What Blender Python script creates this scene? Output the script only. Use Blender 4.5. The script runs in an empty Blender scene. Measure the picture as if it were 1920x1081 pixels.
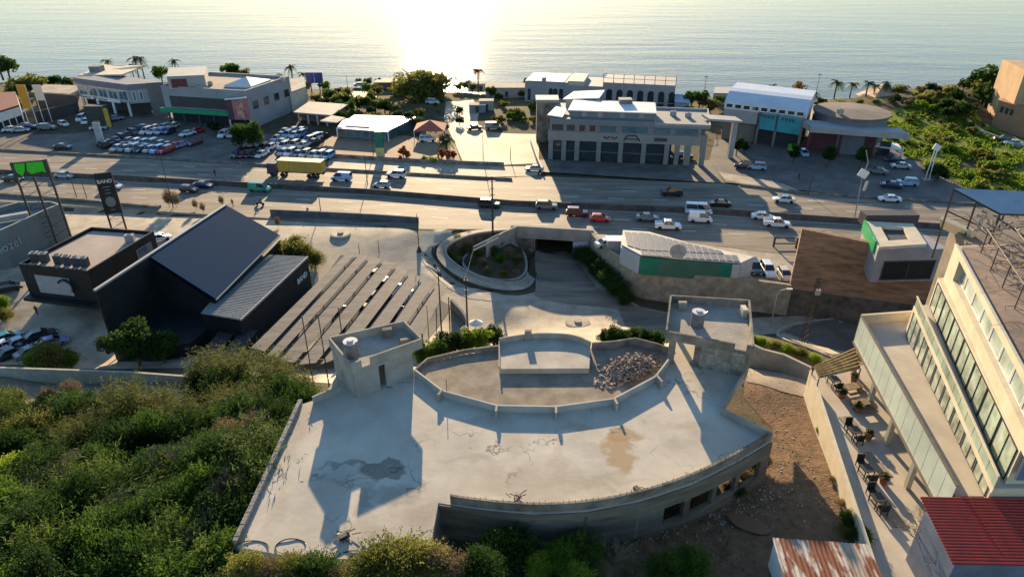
import bpy, math, random
import numpy as np
from mathutils import Vector, Matrix
from math import sin, cos, pi, radians
random.seed(7); RNG = np.random.default_rng(7)
sc = bpy.context.scene
# ---------------------------------------------------------------- camera, sky, sun
FPX, TH, HC = 1280.0, radians(28.5), 53.0
cam = bpy.data.cameras.new('camera'); co = bpy.data.objects.new('camera', cam)
sc.collection.objects.link(co); sc.camera = co
cam.sensor_width = 36; cam.lens = 36*FPX/1920; cam.clip_end = 20000; cam.clip_start = .5
co.location = (0, 0, HC); co.rotation_euler = (radians(90)-TH, 0, 0)
SUN_EL, SUN_AZ = radians(14.3), radians(-5.6)
w = bpy.data.worlds.new('World'); sc.world = w; w.use_nodes = True
nt = w.node_tree; bg = nt.nodes['Background']
sky = nt.nodes.new('ShaderNodeTexSky'); sky.sky_type = 'NISHITA'; sky.sun_disc = False
sky.sun_elevation = SUN_EL; sky.sun_rotation = SUN_AZ; sky.air_density = 1.3; sky.dust_density = .25; sky.ozone_density = 4.0
nt.links.new(sky.outputs[0], bg.inputs[0]); bg.inputs[1].default_value = .1
sd = Vector((sin(SUN_AZ)*cos(SUN_EL), cos(SUN_AZ)*cos(SUN_EL), sin(SUN_EL)))
sl = bpy.data.lights.new('sun', 'SUN'); sl.energy = 5.0; sl.angle = radians(.5); sl.color = (1, .75, .45)
so = bpy.data.objects.new('sun', sl); sc.collection.objects.link(so)
so.rotation_euler = sd.to_track_quat('Z', 'Y').to_euler(); so.location = (0, 0, 200)
sc.view_settings.view_transform = 'Standard'; sc.view_settings.look = 'None'
sc.view_settings.exposure = 1.25; sc.view_settings.gamma = 1
sc.cycles.max_bounces = 5; sc.cycles.diffuse_bounces = 2; sc.cycles.glossy_bounces = 2
sc.cycles.transmission_bounces = 3; sc.cycles.transparent_max_bounces = 6; sc.cycles.volume_bounces = 0
# ---------------------------------------------------------------- helpers
def W(px, py, z=0.0):
    u = (px-960)/FPX; v = (py-540.5)/FPX
    d = (HC-z)/(sin(TH)+v*cos(TH))
    return Vector((u*d, d*(cos(TH)-v*sin(TH)), z))
def WY(px, py, Y):            # the point at distance Y seen at a pixel
    u = (px-960)/FPX; v = (py-540.5)/FPX
    d = Y/(cos(TH)-v*sin(TH))
    return Vector((u*d, Y, HC-d*(sin(TH)+v*cos(TH))))
def WP(l, z=0.0): return [W(a, b, z) for a, b in l]
COL = sc.collection
ORG = {}
def tag(o, label=None, cat=None, group=None, kind=None):
    if label: o['label'] = label
    if cat: o['category'] = cat
    if group: o['group'] = group
    if kind: o['kind'] = kind
    return o
def thing(name, label, cat, loc=(0, 0, 0), group=None):
    o = bpy.data.objects.new(name, None); COL.objects.link(o); o.location = loc
    o.empty_display_size = .3
    ORG[o.name] = Vector(loc); return tag(o, label, cat, group)
class MB:
    def __init__(s): s.v = []; s.f = []; s.m = []
    def add(s, vs, fs, mi=0):
        b = len(s.v); s.v += [tuple(p) for p in vs]
        for f in fs: s.f.append(tuple(b+i for i in f)); s.m.append(mi)
        return s
    def poly(s, pts, mi=0): return s.add(pts, [tuple(range(len(pts)))], mi)
    def prism(s, pts, z0, z1, mi=0):
        n = len(pts); a = [(p[0], p[1], z0) for p in pts]; b = [(p[0], p[1], z1) for p in pts]
        ar = sum(pts[i][0]*pts[(i+1) % n][1]-pts[(i+1) % n][0]*pts[i][1] for i in range(n))
        if ar < 0: a.reverse(); b.reverse()
        fs = [tuple(range(n, 2*n)), tuple(range(n-1, -1, -1))]
        fs += [(i, (i+1) % n, n+(i+1) % n, n+i) for i in range(n)]
        return s.add(a+b, fs, mi)
    def loft(s, lo, hi, mi=0):     # two rings of equal count, closed
        n = len(lo); fs = [tuple(range(n, 2*n)), tuple(range(n-1, -1, -1))]
        fs += [(i, (i+1) % n, n+(i+1) % n, n+i) for i in range(n)]
        return s.add(list(lo)+list(hi), fs, mi)
    def box(s, c, sz, rz=0, mi=0, rx=0, ry=0):
        M = Matrix.Translation(c) @ Matrix.Rotation(rz, 4, 'Z') @ Matrix.Rotation(ry, 4, 'Y') @ Matrix.Rotation(rx, 4, 'X')
        vs = [M @ Vector((x*sz[0]/2, y*sz[1]/2, z*sz[2]/2)) for z in (-1, 1) for x, y in ((-1, -1), (1, -1), (1, 1), (-1, 1))]
        return s.add(vs, [(0, 3, 2, 1), (4, 5, 6, 7), (0, 1, 5, 4), (1, 2, 6, 5), (2, 3, 7, 6), (3, 0, 4, 7)], mi)
    def wall(s, p, q, t, z0, z1, mi=0, side=0, z0b=None, z1b=None):   # side -1/0/+1 shifts the thickness
        p = Vector(p[:2]); q = Vector(q[:2]); d = (q-p).normalized(); n = Vector((d.y, -d.x))
        a, b = (-t/2, t/2) if side == 0 else ((0, t) if side > 0 else (-t, 0))
        r = [p+n*b, q+n*b, q+n*a, p+n*a]
        z0b = z0 if z0b is None else z0b; z1b = z1 if z1b is None else z1b
        lo = [(r[0].x, r[0].y, z0), (r[1].x, r[1].y, z0b), (r[2].x, r[2].y, z0b), (r[3].x, r[3].y, z0)]
        hi = [(r[0].x, r[0].y, z1), (r[1].x, r[1].y, z1b), (r[2].x, r[2].y, z1b), (r[3].x, r[3].y, z1)]
        return s.loft(lo, hi, mi)
    def strip(s, pts, t, h0, h1, mi=0):    # wall along 3D polyline with mitred joints; z from pt.z+h0 to pt.z+h1
        n = len(pts); L = []; R = []
        for i in range(n):
            a = Vector(pts[max(i-1, 0)][:2]); b = Vector(pts[min(i+1, n-1)][:2]); d = (b-a).normalized()
            nn = Vector((d.y, -d.x)); L.append(Vector(pts[i][:2])-nn*t/2); R.append(Vector(pts[i][:2])+nn*t/2)
        vs = []
        for i in range(n):
            z = pts[i][2]
            vs += [(L[i].x, L[i].y, z+h0), (R[i].x, R[i].y, z+h0), (R[i].x, R[i].y, z+h1), (L[i].x, L[i].y, z+h1)]
        fs = [(0, 1, 2, 3), (4*n-1, 4*n-2, 4*n-3, 4*n-4)]
        for i in range(n-1):
            a = 4*i; b = a+4
            fs += [(a+1, b+1, b+2, a+2), (a+2, b+2, b+3, a+3), (a+3, b+3, b, a), (a, b, b+1, a+1)]
        return s.add(vs, fs, mi)
    def tube(s, p, q, r, n=6, r2=None, mi=0):
        p = Vector(p); q = Vector(q); r2 = r if r2 is None else r2; d = q-p
        if d.length < 1e-6: return s
        d.normalize(); a = d.orthogonal().normalized(); b = d.cross(a)
        lo = [p+(a*cos(t)+b*sin(t))*r for t in [2*pi*k/n for k in range(n)]]
        hi = [q+(a*cos(t)+b*sin(t))*r2 for t in [2*pi*k/n for k in range(n)]]
        return s.loft(lo, hi, mi)
    def path(s, pts, r, n=5, r2=None, mi=0):
        m = len(pts)-1; r2 = r if r2 is None else r2
        for i in range(m): s.tube(pts[i], pts[i+1], r+(r2-r)*i/m, n, r+(r2-r)*(i+1)/m, mi)
        return s
    def disc(s, c, r, z0, z1, n=24, mi=0, ry=None):
        ry = ry or r
        return s.prism([(c[0]+r*cos(2*pi*k/n), c[1]+ry*sin(2*pi*k/n)) for k in range(n)], z0, z1, mi)
    def corr(s, c00, c10, c11, c01, nw, amp=.04, th=0, mi=0, per=6):  # corrugated sheet; ridges run c00->c01
        c00, c10, c11, c01 = map(Vector, (c00, c10, c11, c01)); N = nw*per
        nr = (c10-c00).cross(c01-c00).normalized()
        if nr.z < 0: nr = -nr
        vs = []
        for i in range(N+1):
            t = i/N; o = nr*amp*sin(2*pi*i/per)
            vs += [c00.lerp(c10, t)+o, c01.lerp(c11, t)+o]
        fs = [(2*i, 2*i+2, 2*i+3, 2*i+1) for i in range(N)]
        if th:
            b = len(vs); vs += [v-nr*th for v in vs]
            fs += [(b+2*i, b+2*i+1, b+2*i+3, b+2*i+2) for i in range(N)]
            fs += [(2*i, b+2*i, b+2*i+2, 2*i+2) for i in range(N)]+[(2*i+1, 2*i+3, b+2*i+3, b+2*i+1) for i in range(N)]
            fs += [(0, 1, b+1, b), (2*N, b+2*N, b+2*N+1, 2*N+1)]
        return s.add(vs, fs, mi)
    def build(s, name, mats, parent=None, smooth=False, org=None):
        me = bpy.data.meshes.new(name)
        og = ORG.get(parent.name, Vector((0, 0, 0))) if parent else (Vector(org) if org else Vector((0, 0, 0)))
        me.from_pydata([(x-og.x, y-og.y, z-og.z) for x, y, z in s.v], [], s.f)
        if not isinstance(mats, (list, tuple)): mats = [mats]
        for m in mats: me.materials.append(m)
        if len(mats) > 1: me.polygons.foreach_set('material_index', s.m)
        if smooth: me.polygons.foreach_set('use_smooth', [True]*len(me.polygons))
        me.validate(); me.update()
        o = bpy.data.objects.new(name, me); COL.objects.link(o)
        if parent: o.parent = parent
        else: o.location = og
        ORG[o.name] = og
        return o
def struct(name, mb, m, **k): return tag(mb.build(name, m, **k), kind='structure')
def dup(root, loc, rz=0, sc_=1, label=None, cat=None, group=None, rx=0):
    r = root.copy(); COL.objects.link(r); r.location = loc; r.rotation_euler = (rx, 0, rz)
    r.scale = (sc_,)*3 if not isinstance(sc_, (tuple, list)) else sc_
    if label: r['label'] = label
    if cat: r['category'] = cat
    if group: r['group'] = group
    for ch in root.children:
        c = ch.copy(); COL.objects.link(c); c.parent = r
        for g in ch.children:
            d = g.copy(); COL.objects.link(d); d.parent = c
    return r
FIRST = {}
def place(key, maker, loc, rz=0, s=1, label=None, cat=None, group=None):
    """first use moves the prototype itself, later uses copy it"""
    if key not in FIRST:
        o = maker(); FIRST[key] = o
        o.location = loc; o.rotation_euler = (0, 0, rz); o.scale = (s,)*3 if not isinstance(s, (tuple, list)) else s
        return tag(o, label, cat, group)
    return dup(FIRST[key], loc, rz, s, label, cat, group)
# ---------------------------------------------------------------- materials
MC = {}
def mat(name, col, rough=.85, var=.12, scale=.5, col2=None, metal=0, bump=0, bscale=8, obj=False, spec=.4, coat=0, streak=None, thr=None):
    if name in MC: return MC[name]
    m = bpy.data.materials.new(name); m.use_nodes = True; t = m.node_tree; N = t.nodes; L = t.links
    p = N['Principled BSDF']; p.inputs['Roughness'].default_value = rough; p.inputs['Metallic'].default_value = metal
    p.inputs['Specular IOR Level'].default_value = spec; p.inputs['Coat Weight'].default_value = coat
    tc = N.new('ShaderNodeTexCoord') if obj else N.new('ShaderNodeNewGeometry')
    src = tc.outputs['Object' if obj else 'Position']
    if streak:
        mp = N.new('ShaderNodeMapping'); mp.inputs['Scale'].default_value = streak; L.new(src, mp.inputs[0]); src = mp.outputs[0]
    n1 = N.new('ShaderNodeTexNoise'); n1.inputs['Scale'].default_value = scale; n1.inputs['Detail'].default_value = 8; n1.inputs['Roughness'].default_value = .62
    L.new(src, n1.inputs['Vector'])
    mx = N.new('ShaderNodeMix'); mx.data_type = 'RGBA'
    c2 = col2 or tuple(c*(1-2*var) for c in col); c1 = col if col2 else tuple(min(1, c*(1+var*1.2)) for c in col)
    mx.inputs[6].default_value = (*c1, 1); mx.inputs[7].default_value = (*c2, 1)
    rp = N.new('ShaderNodeMapRange'); rp.inputs[1].default_value = (thr or (.33, .7))[0]; rp.inputs[2].default_value = (thr or (.33, .7))[1]
    L.new(n1.outputs[0], rp.inputs[0]); L.new(rp.outputs[0], mx.inputs[0]); L.new(mx.outputs[2], p.inputs['Base Color'])
    if bump:
        n2 = N.new('ShaderNodeTexNoise'); n2.inputs['Scale'].default_value = bscale; n2.inputs['Detail'].default_value = 5
        L.new(src, n2.inputs['Vector']); b = N.new('ShaderNodeBump'); b.inputs['Strength'].default_value = bump
        b.inputs['Distance'].default_value = .1; L.new(n2.outputs[0], b.inputs['Height']); L.new(b.outputs[0], p.inputs['Normal'])
    MC[name] = m; return m
def stains(m, blobs):   # blobs: (point, rx, ry, colour, strength, sharp)
    t = m.node_tree; N = t.nodes; L = t.links; p = N['Principled BSDF']
    cur = p.inputs['Base Color'].links[0].from_socket
    g = N.new('ShaderNodeNewGeometry'); nz = N.new('ShaderNodeTexNoise'); nz.inputs['Scale'].default_value = .8; nz.inputs['Detail'].default_value = 7
    L.new(g.outputs['Position'], nz.inputs['Vector'])
    sb = N.new('ShaderNodeVectorMath'); sb.operation = 'SUBTRACT'; sb.inputs[1].default_value = (.5, .5, .5); L.new(nz.outputs['Color'], sb.inputs[0])
    ml = N.new('ShaderNodeVectorMath'); ml.operation = 'SCALE'; ml.inputs['Scale'].default_value = 3.2; L.new(sb.outputs[0], ml.inputs[0])
    ad = N.new('ShaderNodeVectorMath'); L.new(g.outputs['Position'], ad.inputs[0]); L.new(ml.outputs[0], ad.inputs[1])
    for c, rx, ry, colr, st, sh in blobs:
        s1 = N.new('ShaderNodeVectorMath'); s1.operation = 'SUBTRACT'; L.new(ad.outputs[0], s1.inputs[0]); s1.inputs[1].default_value = (c[0], c[1], c[2])
        s2 = N.new('ShaderNodeVectorMath'); s2.operation = 'MULTIPLY'; L.new(s1.outputs[0], s2.inputs[0]); s2.inputs[1].default_value = (1/rx, 1/ry, 0)
        ln = N.new('ShaderNodeVectorMath'); ln.operation = 'LENGTH'; L.new(s2.outputs[0], ln.inputs[0])
        r = N.new('ShaderNodeMapRange'); r.inputs[1].default_value = 1; r.inputs[2].default_value = 1-sh; r.inputs[3].default_value = 0; r.inputs[4].default_value = st
        L.new(ln.outputs['Value'], r.inputs[0])
        mx = N.new('ShaderNodeMix'); mx.data_type = 'RGBA'; L.new(r.outputs[0], mx.inputs[0]); L.new(cur, mx.inputs[6]); mx.inputs[7].default_value = (*colr, 1)
        cur = mx.outputs[2]
    L.new(cur, p.inputs['Base Color'])
def cracks(m, scale, colr, width, amt):
    t = m.node_tree; N = t.nodes; L = t.links; p = N['Principled BSDF']
    cur = p.inputs['Base Color'].links[0].from_socket
    g = N.new('ShaderNodeNewGeometry'); nz = N.new('ShaderNodeTexNoise'); nz.inputs['Scale'].default_value = .7; nz.inputs['Detail'].default_value = 6
    L.new(g.outputs['Position'], nz.inputs['Vector'])
    mx0 = N.new('ShaderNodeMix'); mx0.data_type = 'VECTOR'; mx0.inputs[0].default_value = .6
    L.new(g.outputs['Position'], mx0.inputs[4]); 
    sc2 = N.new('ShaderNodeVectorMath'); sc2.operation = 'SCALE'; sc2.inputs['Scale'].default_value = 6; L.new(nz.outputs['Color'], sc2.inputs[0])
    ad = N.new('ShaderNodeVectorMath'); L.new(g.outputs['Position'], ad.inputs[0]); L.new(sc2.outputs[0], ad.inputs[1])
    v = N.new('ShaderNodeTexVoronoi'); v.feature = 'DISTANCE_TO_EDGE'; v.inputs['Scale'].default_value = scale; L.new(ad.outputs[0], v.inputs['Vector'])
    r = N.new('ShaderNodeMapRange'); r.inputs[1].default_value = 0; r.inputs[2].default_value = width; r.inputs[3].default_value = amt; r.inputs[4].default_value = 0
    L.new(v.outputs['Distance'], r.inputs[0])
    n3 = N.new('ShaderNodeTexNoise'); n3.inputs['Scale'].default_value = .25; L.new(g.outputs['Position'], n3.inputs['Vector'])
    r3 = N.new('ShaderNodeMapRange'); r3.inputs[1].default_value = .45; r3.inputs[2].default_value = .6; L.new(n3.outputs[0], r3.inputs[0])
    mu = N.new('ShaderNodeMath'); mu.operation = 'MULTIPLY'; L.new(r.outputs[0], mu.inputs[0]); L.new(r3.outputs[0], mu.inputs[1])
    mx = N.new('ShaderNodeMix'); mx.data_type = 'RGBA'; L.new(mu.outputs[0], mx.inputs[0]); L.new(cur, mx.inputs[6]); mx.inputs[7].default_value = (*colr, 1)
    L.new(mx.outputs[2], p.inputs['Base Color'])
def leafmat(name, c1, c2, tr=.35):
    if name in MC: return MC[name]
    m = bpy.data.materials.new(name); m.use_nodes = True; t = m.node_tree; N = t.nodes; L = t.links
    p = N['Principled BSDF']; p.inputs['Roughness'].default_value = .55; p.inputs['Specular IOR Level'].default_value = .35
    g = N.new('ShaderNodeNewGeometry'); nz = N.new('ShaderNodeTexNoise'); nz.inputs['Scale'].default_value = .9; nz.inputs['Detail'].default_value = 3
    L.new(g.outputs['Position'], nz.inputs['Vector'])
    oi = N.new('ShaderNodeObjectInfo'); ad = N.new('ShaderNodeMath'); ad.operation = 'MULTIPLY_ADD'; ad.inputs[1].default_value = .35; L.new(oi.outputs['Random'], ad.inputs[0]); L.new(nz.outputs[0], ad.inputs[2])
    r = N.new('ShaderNodeMapRange'); r.inputs[1].default_value = .4; r.inputs[2].default_value = .95; L.new(ad.outputs[0], r.inputs[0])
    mx = N.new('ShaderNodeMix'); mx.data_type = 'RGBA'; L.new(r.outputs[0], mx.inputs[0]); mx.inputs[6].default_value = (*c1, 1); mx.inputs[7].default_value = (*c2, 1)
    L.new(mx.outputs[2], p.inputs['Base Color'])
    p.inputs['Specular IOR Level'].default_value = .12; p.inputs['Roughness'].default_value = .7
    tl = N.new('ShaderNodeBsdfTranslucent'); hs = N.new('ShaderNodeHueSaturation'); hs.inputs['Value'].default_value = 1.6; L.new(mx.outputs[2], hs.inputs['Color']); L.new(hs.outputs[0], tl.inputs[0])
    ms = N.new('ShaderNodeMixShader'); ms.inputs[0].default_value = tr; L.new(p.outputs[0], ms.inputs[1]); L.new(tl.outputs[0], ms.inputs[2])
    L.new(ms.outputs[0], N['Material Output'].inputs[0]); MC[name] = m; return m
def glassmat(name, col, rough=.08, spec=.8, metal=0):
    return mat(name, col, rough=rough, var=.2, scale=.35, spec=spec, metal=metal)
M_ASPH = mat('asphalt', (.215, .178, .135), .74, .28, .5, bump=.3, bscale=3, streak=(.12, 1, 1), spec=.32)
M_ASPH2 = mat('asphalt_lot', (.14, .125, .11), .75, .22, .2, bump=.25, bscale=3, spec=.28)
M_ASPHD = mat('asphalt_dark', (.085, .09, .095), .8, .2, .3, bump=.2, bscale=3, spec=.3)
M_PAVE = mat('pavement_concrete', (.38, .325, .245), .76, .2, .3, bump=.3, bscale=2.5, spec=.28)
M_SAND = mat('sandy_road', (.48, .38, .26), .75, .22, .12, bump=.35, bscale=1.5, spec=.35)
M_GROUND = mat('earth_ground', (.12, .09, .055), .95, .3, .35, col2=(.05, .05, .028), bump=.7, bscale=2.5, spec=.15)
M_DIRT = mat('dirt_yard', (.215, .135, .08), .95, .3, 1.1, col2=(.095, .065, .042), bump=1.0, bscale=4, spec=.15)
M_CONC = mat('raw_concrete', (.36, .33, .28), .9, .16, .4, bump=.35, bscale=5, spec=.25)
M_CONCD = mat('weathered_concrete', (.23, .205, .17), .92, .3, .6, bump=.5, bscale=6, spec=.2)
M_KERB = mat('kerb_concrete', (.4, .37, .32), .85, .12, 1, spec=.25)
M_WHITE = mat('white_paint', (.75, .74, .71), .6, .06, .6)
M_CREAM = mat('cream_render', (.58, .51, .38), .75, .09, .5, spec=.3)
M_LGREY = mat('light_grey_render', (.33, .335, .335), .75, .08, .3)
M_MGREY = mat('mid_grey_render', (.17, .17, .175), .75, .12, .3)
M_DGREY = mat('dark_grey_render', (.055, .055, .06), .7, .12, .4)
M_BLACK = mat('black_cladding', (.016, .02, .022), .5, .2, .4, spec=.3)
M_GLASS = glassmat('dark_window_glass', (.03, .04, .05))
M_GLASSB = glassmat('blue_window_glass', (.1, .17, .2))
M_STEEL = mat('galvanised_steel', (.35, .36, .37), .4, .1, 2, metal=.6)
M_DSTEEL = mat('dark_steel', (.05, .05, .05), .5, .15, 2, metal=.3)
M_RUBBER = mat('rubber', (.02, .02, .02), .8)
M_BARK = mat('bark', (.11, .08, .055), .95, .3, 3, bump=.5, bscale=12)
M_DRY = mat('dry_wood', (.26, .19, .12), .95, .25, 3)
M_LINE = mat('road_line_white', (.7, .68, .62), .7, .2, 2)
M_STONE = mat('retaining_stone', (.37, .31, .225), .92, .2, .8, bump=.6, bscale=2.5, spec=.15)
_o1 = 'first second third fourth fifth sixth seventh eighth ninth tenth eleventh twelfth thirteenth fourteenth fifteenth sixteenth seventeenth eighteenth nineteenth'.split()
ORDL = _o1+[t if u == 0 else t[:-4].replace('i', 'i')+'y-'+_o1[u-1] for t in ('twentieth', 'thirtieth', 'fortieth', 'fiftieth', 'sixtieth') for u in range(10)]
ORDL = [o.replace('iy-', 'y-').replace('tyy-', 'ty-') for o in ORDL]
def ang(p, q): return math.atan2(q[1]-p[1], q[0]-p[0])
# ---------------------------------------------------------------- terrain
CT = [(-400,430,0),(0,440,0),(200,450,0),(420,470,0),(560,430,0),(640,440,0),(760,440,0),(860,428,0),(560,470,-.4),
 (0,540,-.3),(130,600,-1),(-200,640,-1.5),(0,672,-2),(150,676,-2),(320,640,-2),(470,640,-2.2),(560,560,-1.8),
 (700,480,-1),(800,450,-.5),(790,505,-2),(740,600,-3.2),(650,640,-3.4),(850,550,-3.6),(900,570,-4.6),(960,580,-5.6),(860,620,-4.8),
 (1000,590,-6.6),(1083,605,-7),(1150,590,-7),(1200,600,-7),(960,620,-6.6),(1000,560,-6.5),(1020,500,-7),(1060,470,-7),(1040,440,-7),(1120,540,-7),
 (1180,572,-7),(1260,590,-7),(1340,600,-6.8),(1450,600,-6.5),(1560,600,-6),(1650,600,-5.5),(1550,640,-5),(1640,650,-4.4),
 (1450,640,1),(1400,640,3),(1520,680,1),(1650,690,3),
 (-300,735,2),(0,735,2.2),(180,735,2.2),(360,735,2.2),(0,712,2),(360,716,2),(480,720,2.3),
 (200,790,4),(500,800,7),(0,900,6),(300,900,9),(0,1081,11),(300,1081,12),(-400,900,5),(-400,1081,10),(-900,1300,11),
 (430,900,10.5),(440,1060,12),(700,1081,12.8),(1000,1070,12),(1300,1040,11),(1500,900,10.6),(1600,1020,11.2),(1380,960,10.7),(1200,990,11),(850,1000,11.2),
 (1470,760,9.6),(1430,720,9.3),(1500,720,9.3),(1540,800,10),(1700,800,11),(1800,900,11),(1900,1000,11),(2300,1000,11),(2300,700,8),(2300,600,3),
 (600,1600,14),(1300,1600,13.5),(2000,1600,13),(900,760,6),(1100,760,6),(1000,850,8),(700,760,6)]
CT = [(a, b, z if z > -3 else -3+(z+3)*.45) for a, b, z in CT]
_cp = np.array([W(a, b, z)[:] for a, b, z in CT])
def _rbf(P, V):
    d = np.sqrt(((P[:, None, :2]-P[None, :, :2])**2).sum(-1)+4); n = len(P)
    A = np.zeros((n+3, n+3)); A[:n, :n] = -d + np.eye(n)*-.5; A[:n, n:n+1] = 1; A[:n, n+1:n+3] = P[:, :2]; A[n:, :n] = A[:n, n:].T
    return np.linalg.solve(A, np.concatenate([V, np.zeros(3)]))
_cf = _rbf(_cp, _cp[:, 2])
def near_h(x, y):
    x = np.atleast_1d(np.asarray(x, float)); y = np.atleast_1d(np.asarray(y, float)); n = len(_cp)
    out = np.empty(len(x))
    for i in range(0, len(x), 4000):
        d = np.sqrt((x[i:i+4000, None]-_cp[None, :, 0])**2+(y[i:i+4000, None]-_cp[None, :, 1])**2+4)
        out[i:i+4000] = -d@_cf[:n]+_cf[n]+_cf[n+1]*x[i:i+4000]+_cf[n+2]*y[i:i+4000]
    return np.clip(out, -8, 15)
def inpoly(x, y, poly):
    x = np.asarray(x); y = np.asarray(y); r = np.zeros(x.shape, bool); n = len(poly)
    for i in range(n):
        x0, y0 = poly[i][0], poly[i][1]; x1, y1 = poly[(i+1) % n][0], poly[(i+1) % n][1]
        c = ((y0 > y) != (y1 > y)) & (x < (x1-x0)*(y-y0)/((y1-y0) if y1 != y0 else 1e-9)+x0); r ^= c
    return r
def segdist(x, y, pts):
    d = np.full(np.shape(x), 1e9)
    for i in range(len(pts)-1):
        ax, ay = pts[i][0], pts[i][1]; bx, by = pts[i+1][0]-ax, pts[i+1][1]-ay
        t = np.clip(((x-ax)*bx+(y-ay)*by)/(bx*bx+by*by+1e-9), 0, 1)
        d = np.minimum(d, np.hypot(x-ax-t*bx, y-ay-t*by))
    return d
RINGC = [W(a, b, z) for a, b, z in [(925,433,.15),(885,437,.15),(851,448,.1),(830,462,-.1),(826,477,-.5),(834,491,-1),(854,508,-1.8),(880,523,-2.8),(910,534,-3.8),(946,540,-4.8),(972,540,-5.6),(990,532,-6.3)]]
# near edge of the highway plateau
EDGE_L = WP([(-700, 350), (-300, 362), (0, 378), (300, 396), (500, 409), (785, 430), (870, 430), (968, 430)])
PORTAL = WP([(968, 430), (1108, 438)])
WALLTOP = WP([(1108, 438), (1117, 453), (1138, 472), (1160, 488), (1180, 501), (1200, 509), (1260, 517), (1330, 524), (1400, 530), (1484, 541)])
EDGE_R = WALLTOP+WP([(1640, 562), (1760, 577), (1900, 600), (2600, 640)])
PLATE = [Vector((-420, 140, 0))]+EDGE_L+PORTAL[1:]+EDGE_R[1:]+[Vector((420, 110, 0)), Vector((420, 400, 0)), Vector((-420, 400, 0))]
COAST = WP([(-800, 170), (-300, 160), (0, 152), (150, 146), (400, 147), (560, 158), (640, 162), (720, 168), (850, 172), (1000, 172), (1280, 183), (1400, 188), (1560, 186), (1700, 178), (1800, 160), (1920, 150), (2300, 140), (2700, 140)])
_cx = np.array([p.x for p in COAST]); _cy = np.array([p.y for p in COAST])
_o = np.argsort(_cx); _cx = _cx[_o]; _cy = _cy[_o]
RI = [(968,434,0.15),(935,436,.15),(890,441,.15),(858,452,.1),(839,464,-.1),(835,476,-.5),(842,488,-1),(862,504,-1.8),(886,518,-2.8),(915,529,-3.8),(948,534,-4.8),(970,533,-5.6),(985,526,-6.3),(990,515,-6.7)]
BOWLP = [W(*q) for q in RI]+[W(1000, 500, -6.9), W(1001, 465, -6.9), W(1000, 437, 0)]
def hmap(x, y):
    x = np.atleast_1d(np.asarray(x, float)); y = np.atleast_1d(np.asarray(y, float))
    far = inpoly(x, y, PLATE)
    h = near_h(x, y)
    hf = np.zeros(len(x))
    cy = np.interp(x, _cx, _cy)+3*np.sin(x*.11)+2*np.sin(x*.31+1)
    s = np.clip((y-cy)/7, 0, 1); hf = hf-13*s*s*(3-2*s)
    # right-hand bluff and meadow rise
    b = W(1900, 190); rr = np.hypot((x-b.x)/45, (y-b.y+5)/28); hf += 6.5*np.exp(-rr**2*1.6)*(1-s)
    hf += .35*np.sin(x*.09+1)*np.sin(y*.07)*np.clip((y-185)/20, 0, 1)*(1-s)
    dd = segdist(x, y, EDGE_L+PORTAL[1:]+EDGE_R[1:])
    hl = np.where(far, np.where(y > 150, np.where(y > 160, hf, -.35), -.35), h)
    # below the plateau edge on the right keep the ground low so that the tunnel is open
    tun = far & (x > -2) & (dd < 30) & (y < 150)
    hl = np.where(tun, -5.0, hl)
    bw = inpoly(x, y, BOWLP); hl = np.where(bw & (hl > -5.6), h-1.7, hl)
    st = (segdist(x, y, RINGC) < 2.2) & ~bw; hl = np.where(st, hl-.9, hl)
    return hl
def H1(x, y): return float(hmap([x], [y])[0])
def G(px, py, z0=0):         # ground point seen at a pixel
    z = z0
    for _ in range(25):
        p = W(px, py, z); z = .5*z+.5*H1(p.x, p.y)
    p = W(px, py, z); return Vector((p.x, p.y, H1(p.x, p.y)))
def grid_sheet(name, x0, x1, y0, y1, st, hf, m, mask=None):
    xs = np.arange(x0, x1+st/2, st); ys = np.arange(y0, y1+st/2, st); X, Y = np.meshgrid(xs, ys); n, k = X.shape
    Z = hf(X.ravel(), Y.ravel()).reshape(X.shape)
    co_ = np.stack([X, Y, Z], -1).reshape(-1, 3); id_ = np.arange(n*k).reshape(n, k)
    q = np.stack([id_[:-1, :-1], id_[:-1, 1:], id_[1:, 1:], id_[1:, :-1]], -1).reshape(-1, 4)
    if mask is not None:
        c = co_[q].mean(1); q = q[mask(c[:, 0], c[:, 1])]
    me = bpy.data.meshes.new(name); me.vertices.add(len(co_)); me.vertices.foreach_set('co', co_.ravel())
    me.loops.add(len(q)*4); me.loops.foreach_set('vertex_index', q.ravel()); me.polygons.add(len(q))
    me.polygons.foreach_set('loop_start', np.arange(len(q))*4); me.polygons.foreach_set('loop_total', np.full(len(q), 4))
    me.polygons.foreach_set('use_smooth', np.ones(len(q), bool)); me.update(); me.validate()
    me.materials.append(m); o = bpy.data.objects.new(name, me); COL.objects.link(o); return o
tag(grid_sheet('ground', -300, 300, 14, 320, 1.25, hmap, M_GROUND), kind='structure')
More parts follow.
